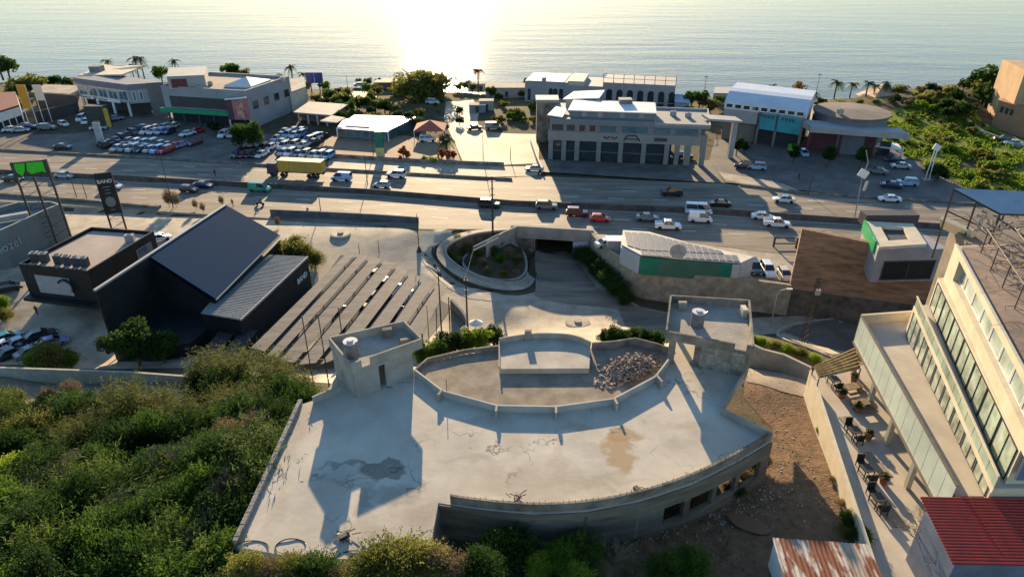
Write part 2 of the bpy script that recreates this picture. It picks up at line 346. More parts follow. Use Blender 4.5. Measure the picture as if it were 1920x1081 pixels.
def drape(name, poly, off, m, st=1.2, kind='structure', hf=None):
    """a sheet with the exact outline, following the terrain: outline fan-cut by a regular grid via triangle clipping"""
    hf = hf or hmap; P = [(p[0], p[1]) for p in poly]
    xs = [p[0] for p in P]; ys = [p[1] for p in P]; vs = []; fs = []; idx = {}
    def vid(x, y):
        k = (round(x, 3), round(y, 3))
        if k not in idx: idx[k] = len(vs); vs.append(k)
        return idx[k]
    def clip(pg, ax, v, keep):
        out = []
        for i in range(len(pg)):
            a, b = pg[i], pg[(i+1) % len(pg)]; da = (a[ax]-v)*keep; db = (b[ax]-v)*keep
            if da >= 0: out.append(a)
            if (da >= 0) != (db >= 0):
                t = da/(da-db); c = [a[0]+(b[0]-a[0])*t, a[1]+(b[1]-a[1])*t]; c[ax] = v; out.append(tuple(c))
        return out
    from mathutils.geometry import tessellate_polygon
    tris = tessellate_polygon([[Vector((x, y, 0)) for x, y in P]])
    for t in tris:
        T = [P[i] for i in t]; ty0 = min(p[1] for p in T); ty1 = max(p[1] for p in T)
        j0 = math.floor(ty0/st); j1 = math.ceil(ty1/st)
        for j in range(j0, j1):
            r = clip(clip(T, 1, j*st, 1), 1, (j+1)*st, -1)
            if len(r) < 3: continue
            i0 = math.floor(min(p[0] for p in r)/st); i1 = math.ceil(max(p[0] for p in r)/st)
            for i in range(i0, i1):
                c = clip(clip(r, 0, i*st, 1), 0, (i+1)*st, -1)
                c = [vid(*p) for p in c]; c = [c[k] for k in range(len(c)) if c[k] != c[k-1]]
                if len(set(c)) >= 3 and len(set(c)) == len(c): fs.append(tuple(c))
    A = np.array(vs); Z = hf(A[:, 0], A[:, 1])+off
    b = MB(); b.v = [(x, y, z) for (x, y), z in zip(vs, Z)]; b.f = fs; b.m = [0]*len(fs)
    o = b.build(name, m, smooth=True); me = o.data
    if sum(p.normal.z for p in me.polygons) < 0: me.flip_normals()
    return tag(o, kind=kind)
# sea
sea = mat('sea_water', (.104, .1, .09), .1, .06, .004, spec=.16)
t = sea.node_tree; N = t.nodes; L = t.links; p = N['Principled BSDF']; p.inputs['IOR'].default_value = 1.33; p.inputs['Specular Tint'].default_value = (1, .94, .9, 1)
g = N.new('ShaderNodeNewGeometry'); bs = None
for sc_, strn, dist, st in ((.03, .18, 2.0, (.45, 2.4, 1)), (.2, .28, .45, (.5, 2.1, 1)), (.75, .54, .17, (.75, 1.5, 1))):
    mp = N.new('ShaderNodeMapping'); mp.inputs['Scale'].default_value = st; mp.inputs['Rotation'].default_value = (0, 0, .12); L.new(g.outputs['Position'], mp.inputs[0])
    nz = N.new('ShaderNodeTexNoise'); nz.inputs['Scale'].default_value = sc_; nz.inputs['Detail'].default_value = 4; L.new(mp.outputs[0], nz.inputs['Vector'])
    b = N.new('ShaderNodeBump'); b.inputs['Strength'].default_value = strn; b.inputs['Distance'].default_value = dist; L.new(nz.outputs[0], b.inputs['Height'])
    if bs: L.new(bs.outputs[0], b.inputs['Normal'])
    bs = b
L.new(bs.outputs[0], p.inputs['Normal'])
struct('sea', MB().poly([(-5000, 225, -9), (5000, 225, -9), (5000, 9000, -9), (-5000, 9000, -9)]), sea)
# ---------------------------------------------------------------- highway, barrier, kerbs
BAR = WP([(-700, 283), (-300, 301), (0, 318), (300, 333), (700, 355), (960, 376), (1320, 390), (1605, 409), (1900, 428), (2500, 468)], 1.0)
BAR = [Vector((p.x, p.y, 0)) for p in BAR]
def barY(x): return float(np.interp(x, [p.x for p in BAR], [p.y for p in BAR]))
def barA(x): return math.atan2(barY(x+6)-barY(x-6), 12)
WALL1 = WP([(-700, 246), (-300, 262), (0, 282), (300, 298), (616, 318), (899, 334), (960, 337)])
WALL1R = WP([(1385, 347), (1500, 362), (1640, 372), (1900, 388), (2500, 425)])
FARE = [Vector((p.x, p.y, 0)) for p in WALL1[:6]]+WP([(1010, 331), (1360, 345)])+WALL1R[1:]
NEARE = EDGE_L[:6]+WP([(870, 429), (968, 430), (1108, 437), (1300, 455), (1480, 478), (1900, 520), (2600, 590)])
hw = [(p.x, p.y) for p in FARE]+[(p.x, p.y) for p in reversed(NEARE)]
def flat(name, poly, z, m):
    b = MB(); b.poly([(p[0], p[1], z) for p in poly]); o = b.build(name, m)
    if o.data.polygons[0].normal.z < 0: o.data.flip_normals()
    return tag(o, kind='structure')
struct('highway_deck', MB().prism([(p[0], p[1]) for p in PLATE[1:-3]]+[(p.x, p.y+.2) for p in reversed(FARE)], -.8, -.02), M_PAVE)
flat('highway', hw, .012, M_ASPH)
# lane dashes
def offp(pts, s0, off):
    return Vector((s0, barY(s0), 0))+Vector((-sin(barA(s0)), cos(barA(s0)), 0))*off
mk = MB()
for off, ph in ((6.2, 0), (11, 3), (-5.6, 1), (-9.8, 4)):
    x = -170+ph
    while x < 150:
        a = offp(BAR, x, off); b2 = offp(BAR, x+3.2, off)
        if inpoly(np.array([a.x]), np.array([a.y]), hw)[0]:
            mk.wall(a, b2, .17, .016, .02)
        x += 9.5
for off in (1.2, -1.3):
    for k in range(-32, 28):
        a = offp(BAR, k*5.5, off); b2 = offp(BAR, k*5.5+5.5, off); mk.wall(a, b2, .14, .016, .019)
struct('lane_markings', mk, M_LINE)
o = MB(); o.strip([Vector((p.x, p.y, .01)) for p in BAR], .55, 0, .35); o.strip([Vector((p.x, p.y, .01)) for p in BAR], .24, .35, 1.05)
tag(o.build('median_barrier', mat('barrier_dark', (.1, .09, .08), .92, .25, .6)), 'long low concrete barrier dividing the two carriageways of the highway', 'barrier')
o = MB().strip(WALL1, .3, 0, .45)
tag(o.build('kerb_wall', M_CONCD), 'low kerb wall along the far side of the highway behind the yellow truck', 'wall')
o = MB().strip(WALL1R, .35, 0, .4)
tag(o.build('kerb_wall', M_CONCD), 'low kerb wall on the far side of the highway before the car park at right', 'wall')
W2 = WP([(560, 290), (630, 295), (740, 302), (864, 308), (945, 311)])
tag(MB().strip(W2, .3, 0, .9).build('boundary_wall', M_CONCD), 'low wall between roadside pavement and brown cafe terrace', 'wall')
o = MB().strip(WP([(508, 403), (600, 407), (700, 412), (785, 418)]), .35, 0, 1.25)
tag(o.build('planter_wall', mat('wall_blue_grey', (.12, .13, .145), .9, .25, .6)), 'long straight wall between the highway and the paved plaza', 'wall')
o = MB().strip(WP([(-300, 345), (0, 365), (160, 377), (300, 390)]), .9, 0, .55)
tag(o.build('kerb_wall', M_CONCD), 'rough stone kerb along the near side of the highway at far left', 'wall')
# far-side surfaces
flat('far_lot', WP([(-700, 250), (0, 283), (616, 317), (630, 294), (560, 289), (610, 240), (545, 205), (320, 190), (110, 200), (-700, 215)]), .02, M_ASPH2)
flat('pavement', WP([(616, 316), (900, 332), (1008, 330), (1012, 312), (945, 312), (740, 303), (616, 295)]), .03, M_PAVE)
terr = mat('terrace_tiles', (.3, .19, .12), .85, .15, .4)
flat('cafe_terrace', WP([(600, 291), (865, 307), (850, 262), (760, 255), (633, 252), (610, 262)]), .035, terr)
flat('sea_road', WP([(850, 262), (868, 303), (945, 309), (1010, 306), (1012, 222), (990, 214), (905, 210), (880, 180), (838, 178), (832, 225)]), .025, M_SAND)
flat('sandy_lane', WP([(600, 185), (700, 192), (735, 180), (700, 172), (600, 170)]), .02, M_SAND)
flat('forecourt', WP([(1012, 322), (1360, 344), (1330, 300), (1255, 309), (1028, 299), (1012, 300)]), .035, M_ASPH2)
flat('right_lot', WP([(1360, 342), (1640, 371), (1900, 388), (1760, 330), (1690, 280), (1640, 262), (1340, 262), (1330, 300)]), .04, M_ASPH2)
flat('traffic_island', WP([(1345, 322), (1470, 345), (1500, 358), (1390, 344), (1362, 338)]), .06, M_PAVE)
grassm = mat('meadow_grass', (.2, .26, .03), .95, .3, .22, col2=(.06, .08, .02), bump=.9, bscale=1.2, spec=.1)
mg = drape('meadow', WP([(1650, 215), (1700, 205), (1790, 200), (1840, 235), (1990, 290), (2300, 330), (2300, 400), (1900, 372), (1770, 330), (1700, 284), (1655, 262)]), .05, grassm, 4)
drape('verge', WP([(300, 178), (560, 182), (850, 205), (1000, 210), (1330, 215), (1640, 205), (1700, 192), (1640, 190), (1300, 188), (1000, 178), (600, 168), (0, 158), (-700, 168), (-700, 200), (100, 195)]), .008, mat('dry_scrub', (.2, .16, .08), .95, .3, .15, col2=(.09, .09, .035), bump=.8, bscale=1, spec=.1), 6)
# near-side paving: plaza, lower streets
def GP(l): return [G(a, b) for a, b in l]
drape('plaza', GP([(-500, 385), (0, 381), (300, 399), (500, 412), (785, 433), (850, 432), (812, 455), (808, 480), (830, 505), (860, 527), (900, 543), (960, 556), (1005, 548), (1004, 500), (1003, 470), (1100, 470), (1150, 545), (1200, 575), (1330, 600), (1640, 588), (1660, 640), (1560, 665), (1450, 625), (1330, 640), (1250, 650), (1000, 680), (900, 680), (800, 700), (640, 720), (330, 690), (0, 684), (-500, 680)]), .05, M_PAVE, 1.25)
drape('lower_street', GP([(1003, 470), (1070, 470), (1120, 540), (1190, 573), (1260, 590), (1250, 640), (1180, 620), (1160, 580), (1020, 562), (1001, 553), (1008, 530)]), .09, M_ASPH, 1.25)
drape('lower_street', GP([(850, 440), (815, 462), (812, 482), (832, 508), (870, 533), (930, 553), (1001, 556), (1020, 562), (930, 566), (880, 560), (840, 540), (800, 500), (780, 470), (790, 440), (830, 430)]), .085, mat('ring_road', (.42, .37, .29), .85, .12, .2, bump=.2, bscale=3), 1.25)
drape('right_street', GP([(1470, 622), (1500, 604), (1560, 600), (1640, 596), (1640, 668), (1600, 662), (1530, 645)]), .12, M_ASPH2, 1.25)
# pavement ring round the planted bowl, retaining ring wall and floor
def ringpt(px, py, z): return W(px, py, z)
RO = [(968,431,0.15),(925,430,0.15),(880,434,.15),(845,444,.1),(822,460,-.1),(817,478,-.5),(826,494,-1),(846,512,-1.8),(874,528,-2.8),(905,539,-3.8),(945,546,-4.8),(975,546,-5.6),(996,538,-6.3),(1003,525,-6.7)]
def chaik(pts, n=2):
    for _ in range(n):
        q = [pts[0]]
        for a, b in zip(pts[:-1], pts[1:]): q += [a*.75+b*.25, a*.25+b*.75]
        pts = q+[pts[-1]]
    return pts
zm = lambda z: z if z > -3 else -3+(z+3)*.45
def Gn(px, py, z=0, o=0):
    for _ in range(25):
        p = W(px, py, z+o); z = .5*z+.5*float(near_h(p.x, p.y)[0])
    return W(px, py, z+o)
ro = chaik([Gn(a, b, z, .02) if z < 0 else W(a, b, .03) for a, b, z in RO])
ri = chaik([W(a, b, Gn(c, d, z, .02).z if z < 0 else .03) for (a, b, z), (c, d, _) in zip(RI, RO)]); b = MB(); n = len(ro)
vs = []; 
for a, c in zip(ro, ri): vs += [a+Vector((0, 0, .22)), c+Vector((0, 0, .22)), c+Vector((0, 0, -6)), a+Vector((0, 0, -2.5))]
fs = [(0, 1, 2, 3), (4*n-1, 4*n-2, 4*n-3, 4*n-4)]
for i in range(n-1):
    k = 4*i; fs += [(k, k+4, k+5, k+1), (k+1, k+5, k+6, k+2), (k, k+3, k+7, k+4)]
b.add(vs, fs)
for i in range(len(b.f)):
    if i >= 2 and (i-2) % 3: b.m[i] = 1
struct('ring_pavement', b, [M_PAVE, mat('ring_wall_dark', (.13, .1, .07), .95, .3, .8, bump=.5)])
tag(MB().strip([p+Vector((0, 0, .22)) for p in ri], .18, 0, .35).build('kerb_rail', M_KERB), 'pale coping along the inner edge of the curved pavement ring', 'coping')
bowl = [p for p in ri]+[W(1000, 500, -6.9), W(1001, 465, -6.9), W(990, 440, -6.9)]
def bowlh(x, y): return np.minimum(near_h(x, y)-1.2, -4.2)
# inner oval planted island
OI = [(958,455,-2),(915,461,-2.2),(885,470,-2.5),(868,484,-2.8),(868,498,-3.2),(880,510,-3.6),(905,521,-4.2),(940,527,-4.8),(972,524,-5.3),(986,512,-5.6),(988,490,-5.6),(978,465,-4.5)]
oi = chaik([W(a, b, zm(z)) for a, b, z in OI]+[W(*OI[0])])
tag(MB().strip(oi, .4, -1.6, .22).build('island_wall', M_KERB), 'pale oval kerb wall round the planted island inside the ring road', 'wall')
c0 = sum(oi, Vector())/len(oi); b = MB(); vs = [c0+Vector((0, 0, .9))]; 
for k in (1, 2, 3, 4):
    for p in oi[:-1]:
        q = c0.lerp(p, k/4); q = Vector((q.x, q.y, q.z+.1+(1-(k/4)**2)*.8)); vs.append(q)
m_ = len(oi)-1; fs = [(0, 1+i, 1+(i+1) % m_) for i in range(m_)]
for k in range(3):
    for i in range(m_): a = 1+k*m_+i; c = 1+k*m_+(i+1) % m_; fs.append((a, a+m_, c+m_, c))
b.add(vs, fs); o = struct('planted_mound', b, M_GROUND)
# manhole-like round bases of the plaza
def roundel(px, py, r, label):
    g = G(px, py); t = thing('round_fountain_base', label, 'round base', g)
    MB().disc(g, r, g.z-.5, g.z+.32, 32).build('lower_ring', M_KERB, t)
    MB().disc(g, r*.86, g.z+.32, g.z+.36, 32).build('basin', M_PAVE, t)
    MB().disc(g, r*.3, g.z+.36, g.z+.62, 20).build('plinth', M_KERB, t)
roundel(639, 440, 1.9, 'round concrete base on the paved plaza near the highway')
roundel(1083, 606, 2.0, 'round concrete base on the lower street in front of the unfinished building')
# tunnel: beam, side walls, dark interior
t = thing('underpass', 'concrete underpass carrying the highway over the curving lower street', 'underpass', PORTAL[0])
pa, pb = PORTAL; dirp = (pb-pa).normalized(); nrm = Vector((-dirp.y, dirp.x, 0))
MB().wall(pa-dirp*1, pb+dirp*.5, .6, -1.5, .95, side=1).build('parapet_beam', M_CONC, t)
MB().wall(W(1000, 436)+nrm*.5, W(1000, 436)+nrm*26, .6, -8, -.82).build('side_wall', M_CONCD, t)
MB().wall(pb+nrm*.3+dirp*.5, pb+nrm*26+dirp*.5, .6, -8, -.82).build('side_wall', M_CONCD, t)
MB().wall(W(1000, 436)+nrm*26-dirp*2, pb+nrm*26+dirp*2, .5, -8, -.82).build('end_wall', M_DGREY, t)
MB().wall(pa-dirp*1, W(1000, 436)+nrm*.3, .5, -8, -1.5).build('abutment', M_CONCD, t)
# wing parapet of the ring at the portal (dark line)
tag(MB().strip(WP([(968, 431), (945, 441), (925, 452), (912, 459)], .2), .3, -5, .75).build('wing_wall', M_CONC), 'slanting wing wall at the left end of the underpass', 'wall')
# curved retaining wall
wt = chaik([Vector((p.x, p.y, 0)) for p in WALLTOP[:-1]], 2)+[WALLTOP[-1]]
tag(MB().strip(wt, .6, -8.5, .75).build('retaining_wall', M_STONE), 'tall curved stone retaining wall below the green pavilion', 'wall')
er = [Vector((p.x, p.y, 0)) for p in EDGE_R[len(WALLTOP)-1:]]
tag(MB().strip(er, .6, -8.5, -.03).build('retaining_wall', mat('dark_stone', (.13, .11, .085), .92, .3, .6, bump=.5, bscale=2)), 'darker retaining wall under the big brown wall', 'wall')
# ================================================================ buildings
def uvn(p, q):
    p = Vector((p[0], p[1])); q = Vector((q[0], q[1])); d = (q-p); l = d.length; d.normalize(); return p, d, Vector((d.y, -d.x)), l
def window(root, p, q, u0, u1, z0, z1, glass=None, frame=None, fr=.1, name='window', cross=0, proud=.05):
    """a framed pane set proud of the wall p->q (outside on the right-hand side of p->q); u in metres along the wall"""
    p, d, n, l = uvn(p, q); a = p+d*u0; b = p+d*u1
    m = MB(); A, B = a-n*.02, b-n*.02; off = n*(proud/2)
    def bar(s, e, zz0, zz1): m.wall(s+off, e+off, proud+.06, zz0, zz1)
    if frame:
        bar(a, a+d*fr, z0, z1); bar(b-d*fr, b, z0, z1); bar(a+d*fr, b-d*fr, z0, z0+fr); bar(a+d*fr, b-d*fr, z1-fr, z1)
        for k in range(cross): c = a.lerp(b, (k+1)/(cross+1)); bar(c-d*fr*.35, c+d*fr*.35, z0+fr, z1-fr)
        fo = m.build(name, frame, root); pane = MB().wall(a+d*fr+off*.5, b-d*fr+off*.5, proud*.6, z0+fr, z1-fr).build('pane', glass or M_GLASS, fo)
        return fo
    return MB().wall(a+off, b+off, proud, z0, z1).build(name, glass or M_GLASS, root)
def windows(root, p, q, n, z0, z1, gap=.3, m0=.5, m1=.5, **k):
    _, d, _, l = uvn(p, q); w_ = (l-m0-m1-gap*(n-1))/n
    for i in range(n): window(root, p, q, m0+i*(w_+gap), m0+i*(w_+gap)+w_, z0, z1, **k)
def ring(pts, t, z0, z1, mi=0, b=None):
    """parapet: closed wall ring set inside outline pts"""
    b = b or MB(); n = len(pts); P = [Vector((p[0], p[1])) for p in pts]
    ar = sum(P[i].x*P[(i+1) % n].y-P[(i+1) % n].x*P[i].y for i in range(n))
    if ar < 0: P.reverse()
    I = []
    for i in range(n):
        a = (P[i]-P[i-1]).normalized(); c = (P[(i+1) % n]-P[i]).normalized()
        na = Vector((-a.y, a.x)); nc = Vector((-c.y, c.x)); m = (na+nc).normalized(); I.append(P[i]+m*t/max(.3, m.dot(na)))
    for i in range(n):
        j = (i+1) % n; b.loft([(P[i].x, P[i].y, z0), (P[j].x, P[j].y, z0), (I[j].x, I[j].y, z0), (I[i].x, I[i].y, z0)],
                              [(P[i].x, P[i].y, z1), (P[j].x, P[j].y, z1), (I[j].x, I[j].y, z1), (I[i].x, I[i].y, z1)])
    return b
def text(s, size, depth, p, d, z, m, parent, name='lettering', font_w=1.0):
    """letters standing on the wall plane through p along unit d, baseline z"""
    cu = bpy.data.curves.new('t', 'FONT'); cu.body = s; cu.size = size; cu.extrude = depth; cu.resolution_u = 2
    o = bpy.data.objects.new('t', cu); COL.objects.link(o); dg = bpy.context.evaluated_depsgraph_get(); dg.update()
    me = bpy.data.meshes.new_from_object(o.evaluated_get(dg)); bpy.data.objects.remove(o)
    og = ORG.get(parent.name, Vector((0, 0, 0))) if parent else Vector((0, 0, 0))
    d = Vector((d[0], d[1], 0)).normalized(); n = Vector((d.y, -d.x, 0))
    Mx = Matrix(((d.x*font_w, 0, n.x, p[0]), (d.y*font_w, 0, n.y, p[1]), (0, 1, 0, z), (0, 0, 0, 1)))
    me.transform(Matrix.Translation(-og) @ Mx); me.materials.clear(); me.materials.append(m)
    o = bpy.data.objects.new(name, me); COL.objects.link(o)
    if parent: o.parent = parent
    ORG[o.name] = og; return o
# ---------------------------------------------------------------- the unfinished concrete building
DZ = 15.0
deckm = mat('deck_concrete', (.5, .455, .375), .9, .12, .22, bump=.12, bscale=2.2, spec=.2)
stains(deckm, [(W(1160, 845, DZ), 1.5, 3.0, (.34, .23, .11), .75, .35), (W(1175, 815, DZ), 2.0, 1.1, (.34, .23, .11), .7, .35), (W(1085, 800, DZ), 2.4, .6, (.36, .27, .15), .5, .5),
  (W(722, 880, DZ), 1.9, 1.0, (.16, .15, .12), .75, .2), (W(655, 872, DZ), 2.8, .35, (.16, .15, .12), .6, .5), (W(685, 935, DZ), .9, 2.4, (.2, .19, .16), .6, .6),
  (W(745, 925, DZ), 2.4, 1.2, (.24, .22, .18), .5, .6), (W(1000, 900, DZ), 7, 2.5, (.33, .28, .2), .45, .7), (W(900, 790, DZ), 4, 1, (.3, .26, .2), .35, .6), (W(800, 960, DZ), 2.5, 1.5, (.3, .25, .19), .5, .7), (W(560, 800, DZ), 2, 3, (.36, .27, .2), .5, .8)])
cracks(deckm, .09, (.1, .09, .075), .016, .9)
stains(deckm, [(W(x_, y_, DZ), a_, b_, (.3, .26, .19), st_, .7) for x_, y_, a_, b_, st_ in ((1290, 800, 3, 1, .35), (1120, 900, 5, .8, .4), (960, 830, 1.2, 2.4, .35), (1330, 720, 1.2, 2.5, .4), (880, 860, 3.5, .5, .4), (690, 990, 2.5, 1, .45), (520, 950, 1, 3.5, .35), (1050, 860, .8, 3, .3))])
root = thing('unfinished_building', 'unfinished concrete building with fan-shaped roof deck and two stair towers', 'building', W(1000, 850, 12))
DK = [(567,757),(445,1024),(520,1038),(600,1046),(700,1048),(806,1030),(822,942),(900,954),(1000,963),(1100,958),(1200,939),(1300,906),(1380,866),(1447,826),(1351,778),(1402,700),(1405,640),(1262,640),(1262,672),(1228,716),(1150,758),(1042,773),(932,771),(830,743),(778,702),(757,640),(640,690),(605,745)]
DKW = WP(DK, DZ)
MB().prism(DKW, DZ-.45, DZ).build('roof_deck', deckm, root)
body = WP([(572,765),(455,1018),(700,1040),(804,1022),(824,944),(900,956),(1000,965),(1100,960),(1200,941),(1235,930),(1200,800),(1200,740),(1042,773),(932,771),(830,743),(778,702),(757,640),(640,690),(605,745)], DZ)
MB().prism(body, 0, DZ-.45).build('lower_storeys', M_CONCD, root)
# storey wall with openings under the curved edge (right part)
CURV = chaik(WP([(824,943),(900,954.5),(1000,963.5),(1100,958.5),(1200,939.5),(1300,906.5),(1380,866.5),(1446,827)], DZ), 2)
cl = [0]
for a, b_ in zip(CURV[:-1], CURV[1:]): cl.append(cl[-1]+(b_-a).length)
def cpt(s):
    s = max(0, min(cl[-1], s))
    for i in range(len(cl)-1):
        if s <= cl[i+1]: return CURV[i].lerp(CURV[i+1], (s-cl[i])/(cl[i+1]-cl[i]))
    return CURV[-1]
LT = cl[-1]
bw = MB(); sL = LT*.56
nS = 16
seg = [cpt(sL*i/nS) for i in range(nS+1)]
bw.strip([Vector((p.x, p.y, 0)) for p in seg], .3, 9, DZ-.03)
for a, b_ in ((.56, .60), (.665, .685), (.765, .78), (.855, .87), (.96, 1.0)):
    bw.strip([Vector((cpt(LT*k).x, cpt(LT*k).y, 0)) for k in (a, b_)], .35, 9, DZ-.45)
bw.strip([Vector((cpt(LT*k/20).x, cpt(LT*k/20).y, 0)) for k in range(11, 21)], .32, 9, 11.9)
bw.strip([Vector((cpt(LT*k/20).x, cpt(LT*k/20).y, 0)) for k in range(11, 21)], .34, 13.6, DZ-.05)
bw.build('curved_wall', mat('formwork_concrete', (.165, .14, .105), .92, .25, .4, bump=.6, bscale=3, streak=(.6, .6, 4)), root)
# interior columns and slab below seen through the openings
cm = MB()
for k in (.62, .72, .82, .92):
    p = cpt(LT*k); c = W(1230, 800, DZ); q = p.lerp(c, .35); cm.box((q.x, q.y, 12.2), (.5, .5, 5), .4)
cm.build('columns', M_CONC, root)
# parapets
pr = MB(); CI = []
for i in range(0, 45):
    s = LT*(.028+.972*i/44); a = cpt(s); b_ = cpt(min(LT, s+.1)); d = (cpt(min(LT, s+.2))-cpt(max(0, s-.2))).normalized(); n_ = Vector((-d.y, d.x, 0)); CI.append(Vector((a.x, a.y, DZ))+n_*.22)
pr.strip(CI, .2, -.02, .78)
pr.build('curved_parapet', M_CONCD, root)
rb = MB()
for i in range(64):
    s = LT*(.03+.96*i/63); a = cpt(s); d = (cpt(min(LT, s+.2))-cpt(max(0, s-.2))).normalized(); n_ = Vector((-d.y, d.x, 0)); q = Vector((a.x, a.y, DZ))+n_*.22
    hh = random.uniform(.08, .3); rb.tube((q.x, q.y, DZ+.76), (q.x+random.uniform(-.08, .08), q.y+random.uniform(-.08, .08), DZ+.78+hh), .022, 4)
tag(rb.build('rebar_stubs', mat('rust_steel', (.12, .07, .045), .9, .3, 5), root), kind='stuff')
def par(name, pts, t, h, m=M_CONC): return MB().strip([Vector(W(a, b, DZ)) for a, b in pts], t, -.02, h).build(name, m, root)
par('parapet', [(1446,824),(1351,777),(1401,697)], .18, .75)
par('parapet', [(1261,672),(1228,716),(1150,758),(1042,773),(932,771),(830,743),(778,703)], .16, .7, mat('rendered_parapet', (.43, .41, .37), .85, .1, .6))
par('parapet', [(640,737),(606,748),(588,756)], .18, .75)
for px, py, qx, qy in ((1230,716,1240,728),(1150,758,1156,770),(1042,773,1042,787),(932,771,930,784),(830,743,822,753)):
    a = W(px, py, DZ); b_ = W(qx, qy, DZ)
    MB().wall(a, b_, .2, DZ-.02, DZ+.82).build('buttress', M_CONC, root)
bwm = mat('block_wall', (.25, .24, .22), .92, .25, 2.5, bump=.6, bscale=6)
sw = MB(); A, B_ = W(567, 756, DZ), W(446, 1022, DZ); nb = 44
for i in range(nb):
    a = A.lerp(B_, i/nb); b_ = A.lerp(B_, (i+.94)/nb); sw.wall(a+Vector((-.12, 0, 0)), b_+Vector((-.12, 0, 0)), .34, DZ-1.2, DZ+.5+random.uniform(-.015, .02))
sw.wall(A+Vector((-.12, 0, 0)), B_+Vector((-.12, 0, 0)), .28, DZ-1.3, DZ+.44)
sw.build('block_side_wall', bwm, root)
# stair towers
def tower(bl, br, fr, fl, ztop, kind):
    c = [W(*q, ztop) for q in (bl, br, fr, fl)]; zr = ztop-.85
    t = MB().prism(c, zr-.22, zr).build('tower_roof', M_CONC, root)
    n = MB(); P = c
    ringb = ring(c, .16, zr, ztop); 
    if kind == 'L':   # notch broken out of the front parapet
        ringb = MB(); f0, f1 = P[3], P[2]
        def wl(a, b_, z1=ztop): ringb.wall(a, b_, .16, zr-.2, z1)
        wl(P[0], P[1]); wl(P[1], P[2]); wl(P[3], P[0]); wl(f0, f0.lerp(f1, .14)); wl(f0.lerp(f1, .14), f0.lerp(f1, .26), ztop-.75); wl(f0.lerp(f1, .26), f1)
    else:
        ringb = MB(); f0, f1 = P[3], P[2]
        for a, b_, z1 in ((P[0], P[1], ztop), (P[1], P[2], ztop), (P[3], P[0], ztop), (f0, f0.lerp(f1, .8), ztop-.1), (f0.lerp(f1, .8), f0.lerp(f1, .93), ztop-.7), (f0.lerp(f1, .93), f1, ztop)): ringb.wall(a, b_, .18, zr-.2, z1)
    ringb.build('tower_parapet', M_CONC if kind == 'L' else M_CONCD, root)
    return c, zr
cL, zL = tower((617,632), (757,601), (790,634), (657,681), DZ+3.8, 'L')
def bil(c, u, v):  # c = bl, br, fr, fl ; u left->right, v front->back
    f = c[3].lerp(c[2], u); b_ = c[0].lerp(c[1], u); return f.lerp(b_, v)
tw = MB()
def tww(b, c, u0, v0, u1, v1, z0, z1, t=.22): b.wall(bil(c, u0, v0), bil(c, u1, v1), t, z0, z1)
zt = zL-.2
tww(tw, cL, .02, .02, .36, .02, DZ, zt); tww(tw, cL, .36, .02, .45, .02, DZ+2.5, zt); tww(tw, cL, .45, .02, .84, .02, DZ, zt)
tww(tw, cL, .02, .02, .02, .97, DZ-3, zt); tww(tw, cL, .84, .02, .84, .97, DZ, zt); tww(tw, cL, .02, .97, .40, .97, DZ-3, zt); tww(tw, cL, .5, .97, .84, .97, DZ, zt)
tw.build('tower_wall', mat('tower_render', (.36, .335, .29), .9, .14, .5, bump=.3, bscale=4), root)
cR, zR = tower((1258,553), (1405,562), (1413,648), (1250,618), DZ+3.9, 'R')
hc = mat('honeycomb_blocks', (.34, .31, .26), .95, .3, 1, bump=1, bscale=12, spec=.1)
t_ = hc.node_tree; vo = t_.nodes.new('ShaderNodeTexVoronoi'); vo.inputs['Scale'].default_value = 5.5; gg = t_.nodes.new('ShaderNodeNewGeometry'); t_.links.new(gg.outputs['Position'], vo.inputs['Vector'])
rr_ = t_.nodes.new('ShaderNodeMapRange'); rr_.inputs[1].default_value = .22; rr_.inputs[2].default_value = .34; rr_.inputs[3].default_value = 1; rr_.inputs[4].default_value = 0; t_.links.new(vo.outputs['Distance'], rr_.inputs[0])
mm = t_.nodes.new('ShaderNodeMix'); mm.data_type = 'RGBA'; pp = t_.nodes['Principled BSDF']; t_.links.new(rr_.outputs[0], mm.inputs[0]); t_.links.new(pp.inputs['Base Color'].links[0].from_socket, mm.inputs[6]); mm.inputs[7].default_value = (.13, .115, .1, 1); t_.links.new(mm.outputs[2], pp.inputs['Base Color'])
tw = MB(); zt = zR-.2
tww(tw, cR, .42, .12, .97, .06, DZ, zt-.02)
tw.build('honeycomb_wall', hc, root)
tw = MB()
tww(tw, cR, .97, .04, .97, .97, DZ-1, zt); tww(tw, cR, .6, .97, .96, .97, DZ, zt); tw.build('tower_wall', M_CONCD, root); tw = MB()
for a_ in ((.04, .97, .1, .97), (.05, .08, .13, .08)): q_m = MB(); tww(q_m, cR, *a_, DZ, zt, .5); q_m.build('tower_pillar', M_CONCD, root)
tww(tw, cR, .36, .12, .42, .12, DZ, zt, .5)
tww(tw, cR, .42, .12, .42, .6, DZ, zt, .2)
tw.build('tower_inner_wall', M_CONCD, root)
